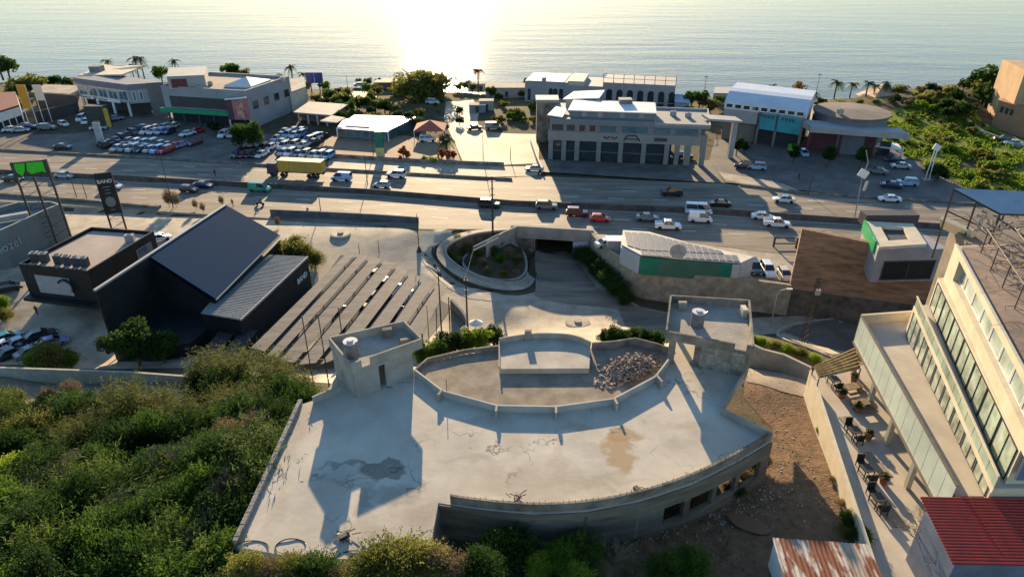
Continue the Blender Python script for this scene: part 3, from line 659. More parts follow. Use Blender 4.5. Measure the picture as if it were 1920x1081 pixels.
# water tank plinths on the towers
def tank(c, label):
    t = thing('water_tank', label, 'water tank', c); ORG[t.name] = Vector(c)
    MB().disc(c, .62, c[2], c[2]+1.55, 20).build('tank_body', mat('tank_grey', (.16, .16, .165), .7, .15, 2), t, smooth=False)
    b = MB(); b.disc(c, .66, c[2]+1.55, c[2]+1.64, 20); b.disc(c, .3, c[2]+1.64, c[2]+1.8, 14); b.build('tank_lid', mat('tank_white', (.5, .5, .49), .7, .1, 2), t)
    MB().tube((c[0]+.5, c[1]-.3, c[2]+1.6), (c[0]+.75, c[1]-.35, c[2]+1.75), .07).build('inlet_pipe', M_STEEL, t)
p = bil(cL, .14, .45); tank((p.x, p.y, zL), 'grey cylindrical water tank on the left stair tower roof')
p = bil(cR, .36, .42); tank((p.x, p.y, zR), 'grey cylindrical water tank on the right stair tower roof')
p = bil(cL, .72, .8); tag(MB().box((p.x, p.y, zL+.45), (.9, .5, .9), .25).build('concrete_block', M_CONCD, org=(p.x, p.y, zL)), 'grey upstand block on the left stair tower roof', 'block')
p = bil(cL, .86, .35); tag(MB().box((p.x, p.y, zL+.22), (1, .35, .44), .25).build('concrete_block', M_CONC, org=(p.x, p.y, zL)), 'low pale block by the right parapet of the left stair tower', 'block')
p = bil(cR, .16, .84); tag(MB().box((p.x, p.y, zR+.4), (.8, .4, .8), 0).build('concrete_block', M_CONC, org=(p.x, p.y, zR)), 'small upstand in the back left corner of the right stair tower roof', 'block')
p = bil(cR, .93, .8); tag(MB().box((p.x, p.y, zR+.45), (.5, 1, .9), 0).build('concrete_block', M_CREAM, org=(p.x, p.y, zR)), 'cream upstand in the back right corner of the right stair tower roof', 'block')
# satellite dish by the left tower
p = W(626, 706, DZ+1); t = thing('satellite_dish', 'white satellite dish beside the left stair tower', 'dish', (p.x, p.y, DZ))
MB().tube((p.x+.3, p.y, DZ-1), (p.x+.3, p.y, DZ+1), .05).build('mast', M_STEEL, t)
b = MB(); vs = [(p.x, p.y, DZ+1)]; ax = Vector((-.5, .3, .75)).normalized(); a1 = ax.orthogonal().normalized(); a2 = ax.cross(a1)
for k in range(16): an = 2*pi*k/16; vs.append(Vector((p.x, p.y, DZ+1))+(a1*cos(an)+a2*sin(an))*.6+ax*.18)
b.add(vs, [(0, 1+k, 1+(k+1) % 16) for k in range(16)]); b.build('reflector', M_WHITE, t)
# courtyard and stage
CY = 14.3
cy = WP([(778,700),(800,680),(870,664),(937,655),(937,640),(1107,652),(1190,644),(1262,664),(1232,712),(1150,750),(1042,765),(932,763),(832,736)], CY)
cym = mat('courtyard_concrete', (.3, .26, .2), .92, .3, .5, col2=(.13, .115, .09), bump=.12, bscale=2)
MB().prism(cy, 6, CY).build('courtyard_slab', cym, root)
SG = CY+.58
sg = chaik(WP([(1107,650),(1080,637),(1040,633),(990,634),(936,643)], SG), 2)
sg = sg+WP([(936,691),(1105,690)], SG)
MB().prism(sg, CY-.01, SG).build('stage_slab', mat('stage_concrete', (.42, .38, .31), .88, .12, .4, bump=.3), root)
MB().strip([Vector((p_.x, p_.y, SG)) for p_ in sg[:-2]], .14, -.02, .62).build('stage_parapet', M_CONC, root)
a, b_ = W(936, 643, SG), W(936, 691, SG); MB().wall(a, b_, .12, SG-.02, SG+.25).build('stage_kerb', M_CONC, root)
a = W(990, 634, SG); MB().wall(a+Vector((-.35, -.2, 0)), a+Vector((.35, -.2, 0)), .35, SG, SG+1.1).build('pillar', M_CONCD, root)
MB().strip(WP([(1109,655),(1150,652),(1190,646),(1230,656),(1262,668)], CY), .16, -.02, .85).build('courtyard_parapet', M_CONCD, root)
MB().strip(WP([(780,698),(802,678),(870,662),(935,654)], CY), .2, -.02, .45).build('courtyard_parapet', M_CONCD, root)
# rubble heap on the courtyard
rub = MB(); rc = random.Random(5)
for _ in range(1300):
    px = rc.gauss(1182, 30); py = 697+(px-1182)*-.22+rc.gauss(0, 12)
    if not (1115 < px < 1240 and 662 < py < 730 - max(0, px-1150)*.38): continue
    p = W(px, py, CY); hh = max(0, 1-((px-1185)/55)**2-((py-692)/32)**2)*1.1; s = rc.uniform(.06, .24)
    rub.box((p.x, p.y, CY+hh*rc.random()+s*.3), (s*rc.uniform(.5, 1.6), s, s*rc.uniform(.3, .8)), rc.uniform(0, 3), rx=rc.uniform(-.6, .6), ry=rc.uniform(-.6, .6))
tag(rub.build('rubble_heap', mat('rubble', (.42, .35, .28), .95, .4, 3, col2=(.17, .12, .09), obj=False)), 'heap of broken concrete rubble on the courtyard slab', 'rubble', kind='stuff')
# planks, debris on the deck
def debris(px, py, z, label, seed, kind='chair'):
    r = random.Random(seed); p = W(px, py, z); b = MB()
    for k in range(9):
        a = Vector((p.x+r.uniform(-.5, .5), p.y+r.uniform(-.3, .3), z+r.uniform(.02, .4))); c = a+Vector((r.uniform(-.7, .7), r.uniform(-.4, .4), r.uniform(-.2, .3))); c.z = max(c.z, z+.02)
        b.tube(a, c, .035, 4)
    b.box((p.x, p.y, z+.2), (.7, .35, .3), r.uniform(0, 2)); tag(b.build('scrap_pile', M_DSTEEL, org=p), label, 'scrap')
debris(970, 938, DZ+.3, 'dark scrap pile on the deck against the curved parapet', 3)
debris(1195, 922, DZ+.3, 'grey broken pallet on the deck by the curved parapet', 4)
debris(646, 1008, DZ, 'small reddish scrap pile near the lower left end of the deck', 5)
def hose(px, py, r, label, seed, col=M_DSTEEL):
    p = W(px, py, DZ); pts = [Vector((p.x+r*cos(a)*1.3, p.y+r*.8*sin(a), DZ+.05+.03*sin(3*a+seed))) for a in np.linspace(.2, 5.2, 22)]
    tag(MB().path(pts, .04, 5).build('hose_loop', col, org=p), label, 'hose')
hose(470, 1030, .95, 'pale hose loop in the lower left corner of the deck', 1, M_DRY)
hose(545, 1024, .8, 'black hose loop on the deck above the shrubs', 2)
hose(658, 1048, .85, 'dark bent hoop at the lower edge of the deck', 4)
for (px, py), h, lb in (((838, 737), 1.6, 'thin rebar rod standing at the left end of the inner parapet'),):
    p = W(px, py, DZ); tag(MB().tube(p, p+Vector((0, 0, h)), .035, 5).build('rebar_rod', M_DSTEEL, org=p), lb, 'rod')
# scaffold frames behind the left tower
p0 = W(566, 690, 4.0); t = thing('scaffold_frame', 'thin dark scaffold posts and braces beside the left stair tower', 'scaffold', p0)
b = MB(); P = [WY(x, y, 62) for x, y in ((566, 592), (596, 588), (606, 655), (634, 575))]
for p in P: b.tube((p.x, 62, 3), (p.x, 62, p.z), .06, 5)
for i in range(3):
    for zz in (10.5, 13): b.tube((P[i].x, 62, zz), (P[i+1].x, 62, zz), .04, 4)
b.build('post_frame', M_DSTEEL, t)
# ---------------------------------------------------------------- right apartment block (pale, glass balustrades)
R = thing('apartment_building', 'tall cream apartment building with glass balconies and long terraces', 'building', (45, 45, 12))
frost = mat('frosted_glass', (.5, .56, .49), .25, .1, .25, spec=.6); rail = mat('bronze_rail', (.16, .13, .09), .5, .1, 2)
warm = mat('pale_stone_paving', (.5, .44, .36), .8, .08, .4)
def V2(x, y): return Vector((x, y, 0))
# ground-floor garden wall is a thing of its own
wA, wB, wC = V2(30.2, 56.6), V2(25.2, 31.0), V2(24.0, 25)
tag(MB().strip([V2(30.2, 56.6)]+[V2(30.2, 56.6).lerp(wB, k/6) for k in range(1, 7)]+[wC], .3, 7.5, 12.9).build('garden_wall', M_CREAM), 'long cream garden wall between the dirt yard and the terrace', 'wall')
l1a, l1b = V2(35.0, 58.8), V2(31.25, 35.5)
MB().prism([wA, wC, V2(60, 25), V2(60, 60), l1a+Vector((-3, .4, 0))], 8, 11.6).build('terrace_floor', warm, R)
# storey 1 box (frosted panels) over an open ground floor
MB().prism([l1a, l1b, V2(60, 35.5), V2(60, 61)], 14.55, 14.9).build('floor_slab', M_CREAM, R)
g0a, g0b = l1a+Vector((3.4, .4, 0)), l1b+Vector((3.2, 0, 0))
MB().prism([g0a, g0b, V2(59, 36), V2(59, 60)], 11.6, 14.55).build('ground_floor_wall', M_CREAM, R)
windows(R, g0a, g0b, 6, 11.8, 14.2, gap=.5, frame=M_DSTEEL, glass=M_GLASS, name='window')
for k in range(5):
    p = l1a.lerp(l1b, .04+.23*k)+Vector((.4, 0, 0)); MB().box((p.x, p.y, 13.07), (.4, .4, 2.96)).build('column', M_CREAM, R)
MB().prism([l1a+Vector((.25, 0, 0)), l1b+Vector((.25, 0, 0)), V2(60, 35.6), V2(60, 60.9)], 14.9, 16.95).build('first_floor_body', M_CREAM, R)
MB().prism([l1a+Vector((.2, 0, 0)), l1b+Vector((.2, 0, 0)), V2(60, 35.5), V2(60, 61)], 16.95, 17.0).build('terrace_paving', warm, R)
d = (l1b-l1a); n1 = 15
for i in range(n1):
    a = l1a+d*((i+.02)/n1); b_ = l1a+d*((i+.98)/n1); MB().wall(a, b_, .06, 14.95, 17.9).build('frosted_panel', frost, R)
MB().wall(l1a, l1b, .16, 17.9, 18.02).build('handrail', rail, R)
MB().wall(l1a+Vector((-.1, 0, 0)), l1b+Vector((-.1, 0, 0)), .18, 14.85, 14.97).build('edge_trim', rail, R)
MB().wall(V2(35.05, 58.85), V2(42, 59.8), .25, 14.9, 18.05).build('end_parapet', M_CREAM, R)
# storey 2
l2a, l2b = V2(38.7, 57), V2(33.3, 35.0)
MB().prism([l2a, l2b, V2(60, 35), V2(60, 58)], 17, 20.2).build('second_floor_wall', mat('upper_cream', (.58, .52, .39), .75, .08, .5), R)  # cream of nearly the same tone as the other render
g2 = mat('sliding_glass', (.36, .4, .31), .12, .4, .9, spec=.8)
g3 = mat('green_sliding_glass', (.42, .48, .38), .1, .3, .6, spec=.8)
windows(R, l2a, l2b, 8, 17.1, 19.9, gap=.2, m0=.6, m1=.4, frame=M_MGREY, glass=g2, fr=.05, name='sliding_door', cross=1)
s2a, s2b = V2(38.2, 56.2), V2(31.1, 32.6)
MB().prism([s2a, s2b, V2(60, 32.6), V2(60, 58.5)], 20.2, 20.6).build('floor_slab', M_CREAM, R)
MB().prism([s2a+Vector((.1, 0, 0)), s2b+Vector((.1, .05, 0)), V2(60, 32.7), V2(60, 58)], 20.6, 20.63).build('terrace_paving', warm, R)
clear = glassmat('balustrade_glass', (.35, .42, .33), .1)
d = (s2b-s2a)
for i in range(14): MB().wall(s2a+d*((i+.03)/14)+Vector((.05, 0, 0)), s2a+d*((i+.97)/14)+Vector((.05, 0, 0)), .04, 20.6, 21.6).build('glass_balustrade', clear, R)
MB().wall(s2a, s2b, .14, 21.6, 21.68).build('handrail', M_CREAM, R)
l3a, l3b = V2(39.7, 56.4), V2(32.1, 33.0)
MB().prism([l3a, l3b, V2(60, 33.2), V2(60, 57.5)], 20.63, 23.5).build('third_floor_wall', MC['upper_cream'], R)
windows(R, l3a, l3b, 7, 20.7, 23.3, gap=.12, m0=.5, m1=.3, frame=M_DSTEEL, glass=g3, fr=.05, name='sliding_door', cross=1)
# storey 4: cream band with recessed openings
l4a, l4b = V2(40.1, 56.2), V2(31.9, 32.4)
MB().prism([l4a, l4b, V2(60, 32.4), V2(60, 57.5)], 23.5, 24.6).build('floor_slab', M_CREAM, R)
i4a, i4b = l4a+Vector((.55, 0, 0)), l4b+Vector((.55, .3, 0))
MB().prism([i4a, i4b, V2(60, 33), V2(60, 57.2)], 24.6, 26.5).build('fourth_floor_wall', M_CREAM, R)
windows(R, i4a, i4b, 8, 24.65, 26.45, gap=.14, m0=1.7, m1=.4, frame=M_WHITE, glass=mat('pale_green_glass', (.42, .5, .44), .2, .25, .3, spec=.7), fr=.08, name='window')
MB().wall(l4a, l4a.lerp(l4b, .1), .5, 24.6, 26.5, side=-1).build('corner_pier', M_CREAM, R)
roofm = mat('roof_tiles_brown', (.27, .2, .15), .9, .2, .5, bump=.3, bscale=3)
MB().prism([l4a, l4b, V2(60, 32.4), V2(60, 57.5)], 26.5, 26.85).build('roof_slab', M_CREAM, R)
MB().prism([l4a+Vector((.5, -.2, 0)), l4b+Vector((.5, .3, 0)), V2(60, 32.8), V2(60, 57.2)], 26.85, 26.88).build('roof_paving', roofm, R)
MB().wall(l4a+Vector((.1, 0, 0)), l4b+Vector((.1, 0, 0)), .22, 26.85, 27.1).build('roof_coping', M_CREAM, R)
MB().wall(V2(31.9, 32.3), V2(60, 32.3), .2, 21.7, 23.4).build('blue_band', mat('blue_grey_render', (.13, .16, .24), .7, .1, .4), R)
# dark pergola lattice with bare climbers on the roof
t = thing('roof_pergola', 'brown metal pergola lattice with bare vines on the roof terrace', 'pergola', (44, 46, 26.9))
b = MB(); hb = 29.3
for i in range(7):
    y = 35+i*3.3; x0 = 33.6+(y-33)*.345
    b.tube((x0+.5, y, 26.9), (x0+.5, y, hb-.3), .06, 5); b.tube((x0+.5, y, hb-.3), (x0+11, y+1.5, hb+.2), .05, 5)
for k in range(5):
    xo = .5+k*2.4; b.tube((34.3+xo, 35, hb-.25+.1*k), (41.1+xo, 55, hb-.25+.1*k), .05, 5)
b.build('frame', mat('brown_metal', (.14, .1, .08), .7, .2, 2), t)
vb = MB(); r9 = random.Random(9)
for _ in range(130):
    y = r9.uniform(35, 55); x = 34.2+(y-33)*.345+abs(r9.gauss(0, 3.5)); p = Vector((x, y, r9.uniform(26.9, 29.3))); a = r9.uniform(0, 6.28); pts = [p]
    for k in range(7): a += r9.uniform(-.7, .7); p = p+Vector((cos(a)*.5, sin(a)*.6, r9.uniform(-.25, .3))); p.z = min(max(p.z, 26.95), 29.6); pts.append(p)
    vb.path(pts, .035, 4, .012)
tag(vb.build('bare_vines', mat('vine_wood', (.12, .085, .065), .95, .2, 3), t), kind='stuff')
# far roof canopy with blue-grey panels
t = thing('roof_canopy', 'slanted blue-grey panel canopy on a steel frame over the rooftop', 'canopy', (50, 62, 26.9))
c = [W(1790, 353, 29.6), W(2010, 362, 29.6), W(2060, 404, 28.6), W(1876, 399, 28.6)]
b = MB(); n_ = 5
for i in range(n_):
    a0, a1 = c[0].lerp(c[1], i/n_), c[0].lerp(c[1], (i+.985)/n_); b0, b1 = c[3].lerp(c[2], i/n_), c[3].lerp(c[2], (i+.985)/n_)
    MB().loft([v-Vector((0, 0, .08)) for v in (a0, b0, b1, a1)], [a0, b0, b1, a1]).build('canopy_panel', mat('canopy_sheet', (.3, .34, .38), .5, .1, .3, spec=.5), t)
b = MB()
for q in (c[0], c[3], c[0].lerp(c[3], .5), c[3].lerp(c[2], .5), c[0].lerp(c[1], .5)): b.tube((q.x, q.y, 22), q-Vector((0, 0, .1)), .09, 6)
b.tube(c[0]-Vector((0, 0, .15)), c[3]-Vector((0, 0, .15)), .1, 6); b.tube(c[3]-Vector((0, 0, .15)), c[2]-Vector((0, 0, .15)), .1, 6)
b.tube((c[0].x, c[0].y, 27.2), (c[3].x, c[3].y, 26.6), .07, 5); b.tube((c[3].x, c[3].y, 28), (c[3].x+1.5, c[3].y-7, 26.9), .09, 5)
b.build('steel_frame', M_DSTEEL, t)
tag(MB().prism([c[0]+Vector((1.6, 1, 0)), V2(43.5, 58.4), V2(60, 58.5), V2(66, 68)], 10, 25.4).build('rear_block', mat('rear_block_brown', (.2, .165, .13), .85, .2, .5)), 'brown rear block under the slanted rooftop canopy', 'building')
p = W(1796, 425, 25.8); tag(MB().box((p.x, p.y, 25.6), (.5, 3.6, 1.3), .35, ry=-.5).build('roof_sign_box', M_CREAM), 'cream tilted box on the rooftop edge below the canopy', 'sign')
# scrap on the roof under the canopy
sb_ = MB(); r9 = random.Random(19)
for _ in range(45):
    p = W(r9.uniform(1830, 1915), r9.uniform(405, 440), 27.4); a = Vector((p.x, p.y, 27+r9.uniform(0, 1.3)))
    sb_.tube(a, a+Vector((r9.uniform(-.8, .8), r9.uniform(-.6, .6), r9.uniform(-.5, .6))), r9.uniform(.05, .14), 5)
tag(sb_.build('dust_sheets', mat('grey_canvas', (.3, .28, .25), .9, .3, 1), org=(50, 58, 27)), 'jumble of grey pipes and canvas under the rooftop canopy', 'scrap', kind='stuff')
# red corrugated roof house
t = thing('red_roof_house', 'small house with bright red corrugated roof at lower right', 'house', W(1850, 1000, 12))
cc = [W(1725, 930, 17.5), W(1725, 930, 17.5)+Vector((13, -.3, 0)), W(1787, 1057, 16.6)+Vector((13, -.3, 0)), W(1787, 1057, 16.6)]
MB().corr(cc[0], cc[3], cc[2], cc[1], 22, .05, .05).build('corrugated_roof', mat('red_sheet', (.5, .05, .035), .6, .2, .9, col2=(.27, .045, .035), bump=.15, streak=(1, .25, 1)), t)
MB().prism([cc[0]+Vector((.4, -.4, 0)), cc[1]+Vector((0, -.4, 0)), cc[2]+Vector((0, .3, 0)), cc[3]+Vector((.4, .3, 0))], 10, 16.4).build('wall', mat('blue_grey_wall', (.13, .16, .22), .8, .15, .5), t)
# rusty shed
t = thing('rusty_shed', 'low shed with rusty corrugated roof sheets and white walls', 'shed', W(1540, 1045, 11.3))
z1, z2 = 14.0, 13.7
cc = [W(1448, 1007, z1), W(1626, 1020, z1), W(1668, 1110, z2), W(1478, 1112, z2)]
rust = mat('rusty_sheet', (.6, .52, .42), .8, .3, 1.4, col2=(.25, .09, .045), bump=.2, streak=(1, .25, 1), thr=(.42, .5))
for i, (u0, u1, dz) in enumerate(((0, .36, 0), (.36, .6, .03), (.6, .72, .05), (.72, .86, .02), (.86, 1, .04))):
    a, b_, c_, d_ = cc[0].lerp(cc[1], u0), cc[0].lerp(cc[1], u1), cc[3].lerp(cc[2], u1), cc[3].lerp(cc[2], u0); u = Vector((0, 0, dz))
    MB().corr(a+u, b_+u, c_+u, d_+u, max(3, int(22*(u1-u0))), .035, .03).build('roof_sheet', rust if i != 3 else mat('tan_sheet', (.42, .33, .25), .8, .15, 1), t)
MB().prism([cc[0]+Vector((.15, -.1, 0)), cc[1]+Vector((-.15, -.1, 0)), cc[2]+Vector((-.2, .2, 0)), cc[3]+Vector((.2, .2, 0))], 9.5, 13.62).build('wall', M_WHITE, t)
# terrace furniture on the right
def chair_():
    t = thing('terrace_chair', None, None); m = M_BLACK
    MB().box((0, 0, .44), (.5, .5, .08)).build('seat', m, t); MB().box((0, .23, .72), (.5, .07, .5), rx=-.12).build('backrest', m, t)
    for x in (-.22, .22):
        for y in (-.22, .22): MB().box((x, y, .2), (.05, .05, .4)).build('leg', m, t)
    return t
def table_():
    t = thing('terrace_table', None, None); MB().box((0, 0, .72), (.9, .9, .06)).build('tabletop', M_DSTEEL, t)
    for x in (-.38, .38):
        for y in (-.38, .38): MB().box((x, y, .345), (.06, .06, .69)).build('leg', M_DSTEEL, t)
    return t
spots = [(1553, 722, 'farthest'), (1590, 818, 'second'), (1612, 890, 'third'), (1632, 945, 'nearest')]
for px, py, w_ in spots:
    p = W(px, py, 11.6); p.x += .35
    place('table', table_, (p.x+.1, p.y, 11.6), .15, 1.1, 'black square table beside the garden wall, %s of the terrace tables from the camera' % {'farthest': 'farthest', 'second': 'second farthest', 'third': 'third farthest', 'nearest': 'nearest'}[w_], 'table', 'tables along the garden wall')
    for s_, nm in ((1, 'behind'), (-1, 'in front of')):
        place('chair', chair_, (p.x+.1, p.y+s_*.95, 11.6), 0 if s_ > 0 else pi, 1.25, 'black chair %s the %s terrace table' % (nm, {'farthest': 'farthest', 'second': 'second farthest', 'third': 'third farthest', 'nearest': 'nearest'}[w_]), 'chair', 'chairs along the garden wall')
def pot(px, py, lb, s=1):
    p = W(px, py, 11.6); t = thing('potted_plant', lb, 'plant', (p.x, p.y, 11.6))
    b = MB(); b.loft([(p.x+.25*cos(a), p.y+.25*sin(a), 11.6) for a in np.linspace(0, 2*pi, 13)[:-1]], [(p.x+.38*cos(a), p.y+.38*sin(a), 12.2) for a in np.linspace(0, 2*pi, 13)[:-1]]); b.build('pot', mat('terracotta', (.3, .1, .05), .8, .2, 3), t)
    b = MB(); r = random.Random(int(px))
    for _ in range(160):
        a = r.uniform(0, 6.28); e = r.uniform(.1, 1.5); l = r.uniform(.2, .5); q = Vector((p.x+cos(a)*cos(e)*l, p.y+sin(a)*cos(e)*l, 12.2+sin(e)*l)); u = Vector((r.uniform(-1, 1), r.uniform(-1, 1), r.uniform(-1, 1))).normalized()*.1; v = u.cross(Vector((r.uniform(-1, 1), r.uniform(-1, 1), 1))).normalized()*.07
        b.poly([q-u, q+v, q+u, q-v])
    b.build('foliage', leafmat('leaf_mid', (.02, .045, .012), (.07, .1, .02)), t)
pot(1627, 823, 'terracotta pot with small green shrub in the middle of the terrace')
pot(1655, 905, 'terracotta pot with green shrub at the near end of the terrace')
pot(1606, 770, 'terracotta pot with shrub between the straw shelter and the middle pot')
pot(1600, 715, 'plant pot under the glass balcony near the straw shelter')
for x_, y_, lb_ in ((1600, 800, 'dark striped mat added for terrace shade, farthest of three'), (1640, 870, 'dark striped mat added for terrace shade, middle of three'), (1668, 960, 'dark striped mat added for terrace shade, nearest of three')):
    p = W(x_, y_, 11.6); tag(MB().box((p.x, p.y, 11.63), (1.3, 3.0, .05), .15).build('terrace_shade_mat', mat('striped_shade_mat', (.3, .26, .2), .9, .3, 3, streak=(4, .2, 1)), org=p), lb_, 'mat')  # added flat mats, dark to suggest shade on the terrace floor
pot(1577, 745, 'dark pot near the farthest terrace table')
# straw roof shelter
t = thing('straw_shelter', 'small terrace shelter roofed with wavy straw matting', 'shelter', W(1570, 690, 11.6))
cc = [W(1526, 686, 13.9), W(1602, 652, 14.2), W(1614, 690, 14.0), W(1536, 708, 13.8)]
MB().corr(cc[0], cc[3], cc[2], cc[1], 6, .07, .06, per=8).build('straw_roof', mat('straw', (.56, .4, .17), .9, .3, 2, col2=(.2, .12, .05), bump=.6, bscale=6, streak=(1, .3, 1)), t)
for q in cc: MB().tube((q.x, q.y, 11.6), q-Vector((0, 0, .1)), .07, 6).build('post', M_DRY, t)
# ---------------------------------------------------------------- big brown wall and building behind it
def wood_table(px, py, lb, rz):
    p = W(px, py, 11.6); t = thing('wooden_bench_table', lb, 'table', (p.x, p.y, 11.6)); q = lambda x, y: (p.x+x*cos(rz)-y*sin(rz), p.y+x*sin(rz)+y*cos(rz))
    MB().box((*q(0, 0), 12.32), (1.9, .8, .07), rz).build('tabletop', M_DRY, t)
    for y in (-.7, .7): MB().box((*q(0, y), 12.03), (1.9, .3, .06), rz).build('bench_seat', M_DRY, t)
    for x in (-.75, .75): MB().box((*q(x, 0), 11.95), (.09, 1.5, .09), rz).build('leg_frame', M_DRY, t); MB().box((*q(x, 0), 11.95), (.12, .12, .7), rz).build('leg', M_DRY, t)
wood_table(1597, 735, 'wooden picnic table under the balcony, nearer to the straw shelter', .3); wood_table(1612, 765, 'wooden picnic table under the balcony, second from the straw shelter', .2)
bwt = thing('brown_wall_building', 'large brown stone-faced building with tall blank wall at right', 'building', W(1600, 550))
a0, a1 = W(1481, 541, 0), W(1760, 579, 0); brn = mat('brown_stone', (.33, .2, .125), .92, .26, .7, bump=.6, bscale=2.5, streak=(.5, .5, 2.2))
MB().wall(a0+Vector((0, .3, 0)), a1+Vector((0, .3, 0)), 1.0, -.1, 10.4, side=-1, z1b=8.2).build('blank_wall', brn, bwt)
t = thing('rooftop_house', 'flat-roofed cream house with U-shaped roof and long dark window', 'house', W(1700, 500, 0))
z1 = 10.7
F0, F1, B1, B0 = W(1648, 463, z1), W(1738, 457, z1), W(1712, 419, z1), W(1622, 414, z1)
MB().prism([F0, F1+Vector((3, -.6, 0)), B1, B0], 4.9, z1-.5).build('wall', mat('grey_plaster', (.3, .3, .32), .8, .12, .4), t)
window(t, F0, F1+Vector((3, -.6, 0)), 1.4, 9.3, 5.2, 8.4, glass=M_BLACK, frame=M_DGREY, fr=.2, cross=1)
b = MB(); ring([F0, F1, B1, B0], 1.9, z1-.5, z1, b=b); b.build('roof_ring', M_CREAM, t)
MB().prism([v.lerp((F0+F1+B0+B1)/4, .1) for v in (F0, F1, B1, B0)], z1-.55, z1-.48).build('roof_well', M_DGREY, t)
MB().wall(B0+Vector((-.1, 0, 0)), F0.lerp(B0, .15)+Vector((-.1, 0, 0)), .25, z1-1.7, z1+.2).build('green_fascia', mat('green_enamel', (.02, .35, .1), .35, .1, 1, spec=.6), t)
MB().box(((B0.x+B1.x)/2+1, B0.y+1.6, z1-.2), (8.5, 2.2, 1.9)).build('plant_room', M_DGREY, t)
# ---------------------------------------------------------------- green pavilion with solar panels
t = thing('green_pavilion', 'low green and white pavilion roofed with solar panels on the retaining wall', 'pavilion', W(1290, 500))
rf = [(1168,431),(1216,434),(1300,457),(1413,481),(1390,492),(1290,485),(1201,477),(1165,458)]
rz = 3.35; rw = WP(rf, rz)
MB().prism(rw, rz-.25, rz).build('roof', mat('pavilion_cream', (.62, .57, .46), .7, .08, .5), t)
gr = mat('green_cladding', (.012, .2, .12), .5, .12, .5); gr2 = mat('green_banner', (.06, .16, .11), .6, .12, .5); wh = mat('white_cladding', (.5, .5, .5), .6, .06, .5)
ft = WP([(1165,460),(1201,479),(1236,482.5),(1290,487),(1352,491.3),(1374,493),(1389,494),(1412,482.5)], rz)
for i, (m, nm) in enumerate(((wh, 'white_wall'), (gr, 'green_wall'), (gr2, 'banner'), (gr2, 'banner'), (gr, 'green_wall'), (wh, 'white_wall'), (wh, 'white_wall'))):
    MB().wall(ft[i], ft[i+1], .3, 0, rz-.26).build(nm, m, t)
bk = WP([(1412,482.5),(1300,458),(1217,436),(1169,433),(1165,460)], rz)
MB().strip([Vector((p.x, p.y, 0)) for p in bk], .2, 0, rz-.27).build('back_wall', wh, t)
# round emblem on the banner: pale disc with three leaves
a, b_ = ft[2], ft[3]; d = (b_-a).normalized(); n_ = Vector((d.y, -d.x, 0)); c = a.lerp(b_, .62)+n_*.18
eb = MB(); vs = []
for k in range(28): an = 2*pi*k/28; vs.append(c+d*cos(an)*1.35+Vector((0, 0, 1.5+1.3*sin(an))))
eb.loft(vs, [v+n_*.04 for v in vs]); eb.build('emblem_disc', mat('emblem_grey', (.4, .43, .42), .7, .05, 1), t)
eb = MB()
for k in range(3):
    an = pi/2+2*pi*k/3; vs = []
    for q in range(12): x = .52*cos(2*pi*q/12); y = .36*sin(2*pi*q/12); vs.append(c+n_*.05+d*(x*cos(an)-y*sin(an)+.55*cos(an))+Vector((0, 0, 1.5+x*sin(an)+y*cos(an)+.55*sin(an))))
    eb.loft(vs, [v+n_*.03 for v in vs])
eb.build('emblem_leaves', M_LGREY, t)
sp = mat('solar_cell', (.16, .16, .17), .45, .1, .8, spec=.35)
def panel(px0, px1, top, bot):
    q = [W(px0, top(px0), rz+.12), W(px1-1.6, top(px1), rz+.12), W(px1+5.5-1.6, bot(px1), rz+.12), W(px0+5.5, bot(px0), rz+.12)]
    MB().loft([v-Vector((0, 0, .06)) for v in q], q).build('solar_panel', sp, t)
top1 = lambda x: np.interp(x, [1168, 1216, 1270, 1340, 1413], [434, 436.5, 451, 467, 482]); bot1 = lambda x: np.interp(x, [1165, 1200, 1400], [457, 468, 477.5])
x = 1171
while x < 1352: panel(x, x+13, top1, bot1); x += 13
top2 = lambda x: np.interp(x, [1200, 1400], [469.5, 479]); bot2 = lambda x: np.interp(x, [1190, 1400], [477, 491])
x = 1201
while x < 1378: panel(x, x+13, top2, bot2); x += 13
p = W(1312, 0.5*(430+470), 0)
# small hut roof left of pavilion
t = thing('kiosk', 'tiny white flat-roofed kiosk beside the green pavilion', 'kiosk', W(1150, 460))
c = W(1150, 468, 0); MB().box((c.x, c.y, 1.1), (2.6, 1.8, 2.2)).build('wall', M_LGREY, t); MB().box((c.x+.2, c.y-.1, 2.28), (3.4, 2.4, .15)).build('roof', M_WHITE, t)
# billboard in the underpass mouth
p = W(1083, 437, 0); p = Vector((p.x+.6, p.y-1.0, -4.6)); t = thing('poster_board', 'pale poster board with a car drawing at the underpass mouth', 'poster', p)
MB().box((p.x, p.y, -2.5), (3.0, .2, 2.2)).build('board', mat('poster_pale', (.5, .52, .58), .7, .06, 1), t)
b = MB(); y = p.y-.13; b.path([(p.x-1.2, y, -2.8), (p.x-.6, y, -2.5), (p.x-.2, y, -2.1), (p.x+.6, y, -2.1), (p.x+1.1, y, -2.5), (p.x+1.2, y, -2.9), (p.x-1.2, y, -2.9)], .04, 4); b.build('car_outline', M_DGREY, t)
MB().box((p.x-1.3, p.y+.1, -4.3), (.12, .12, 1.6)).build('post', M_DSTEEL, t); MB().box((p.x+1.3, p.y+.1, -4.3), (.12, .12, 1.6)).build('post', M_DSTEEL, t)
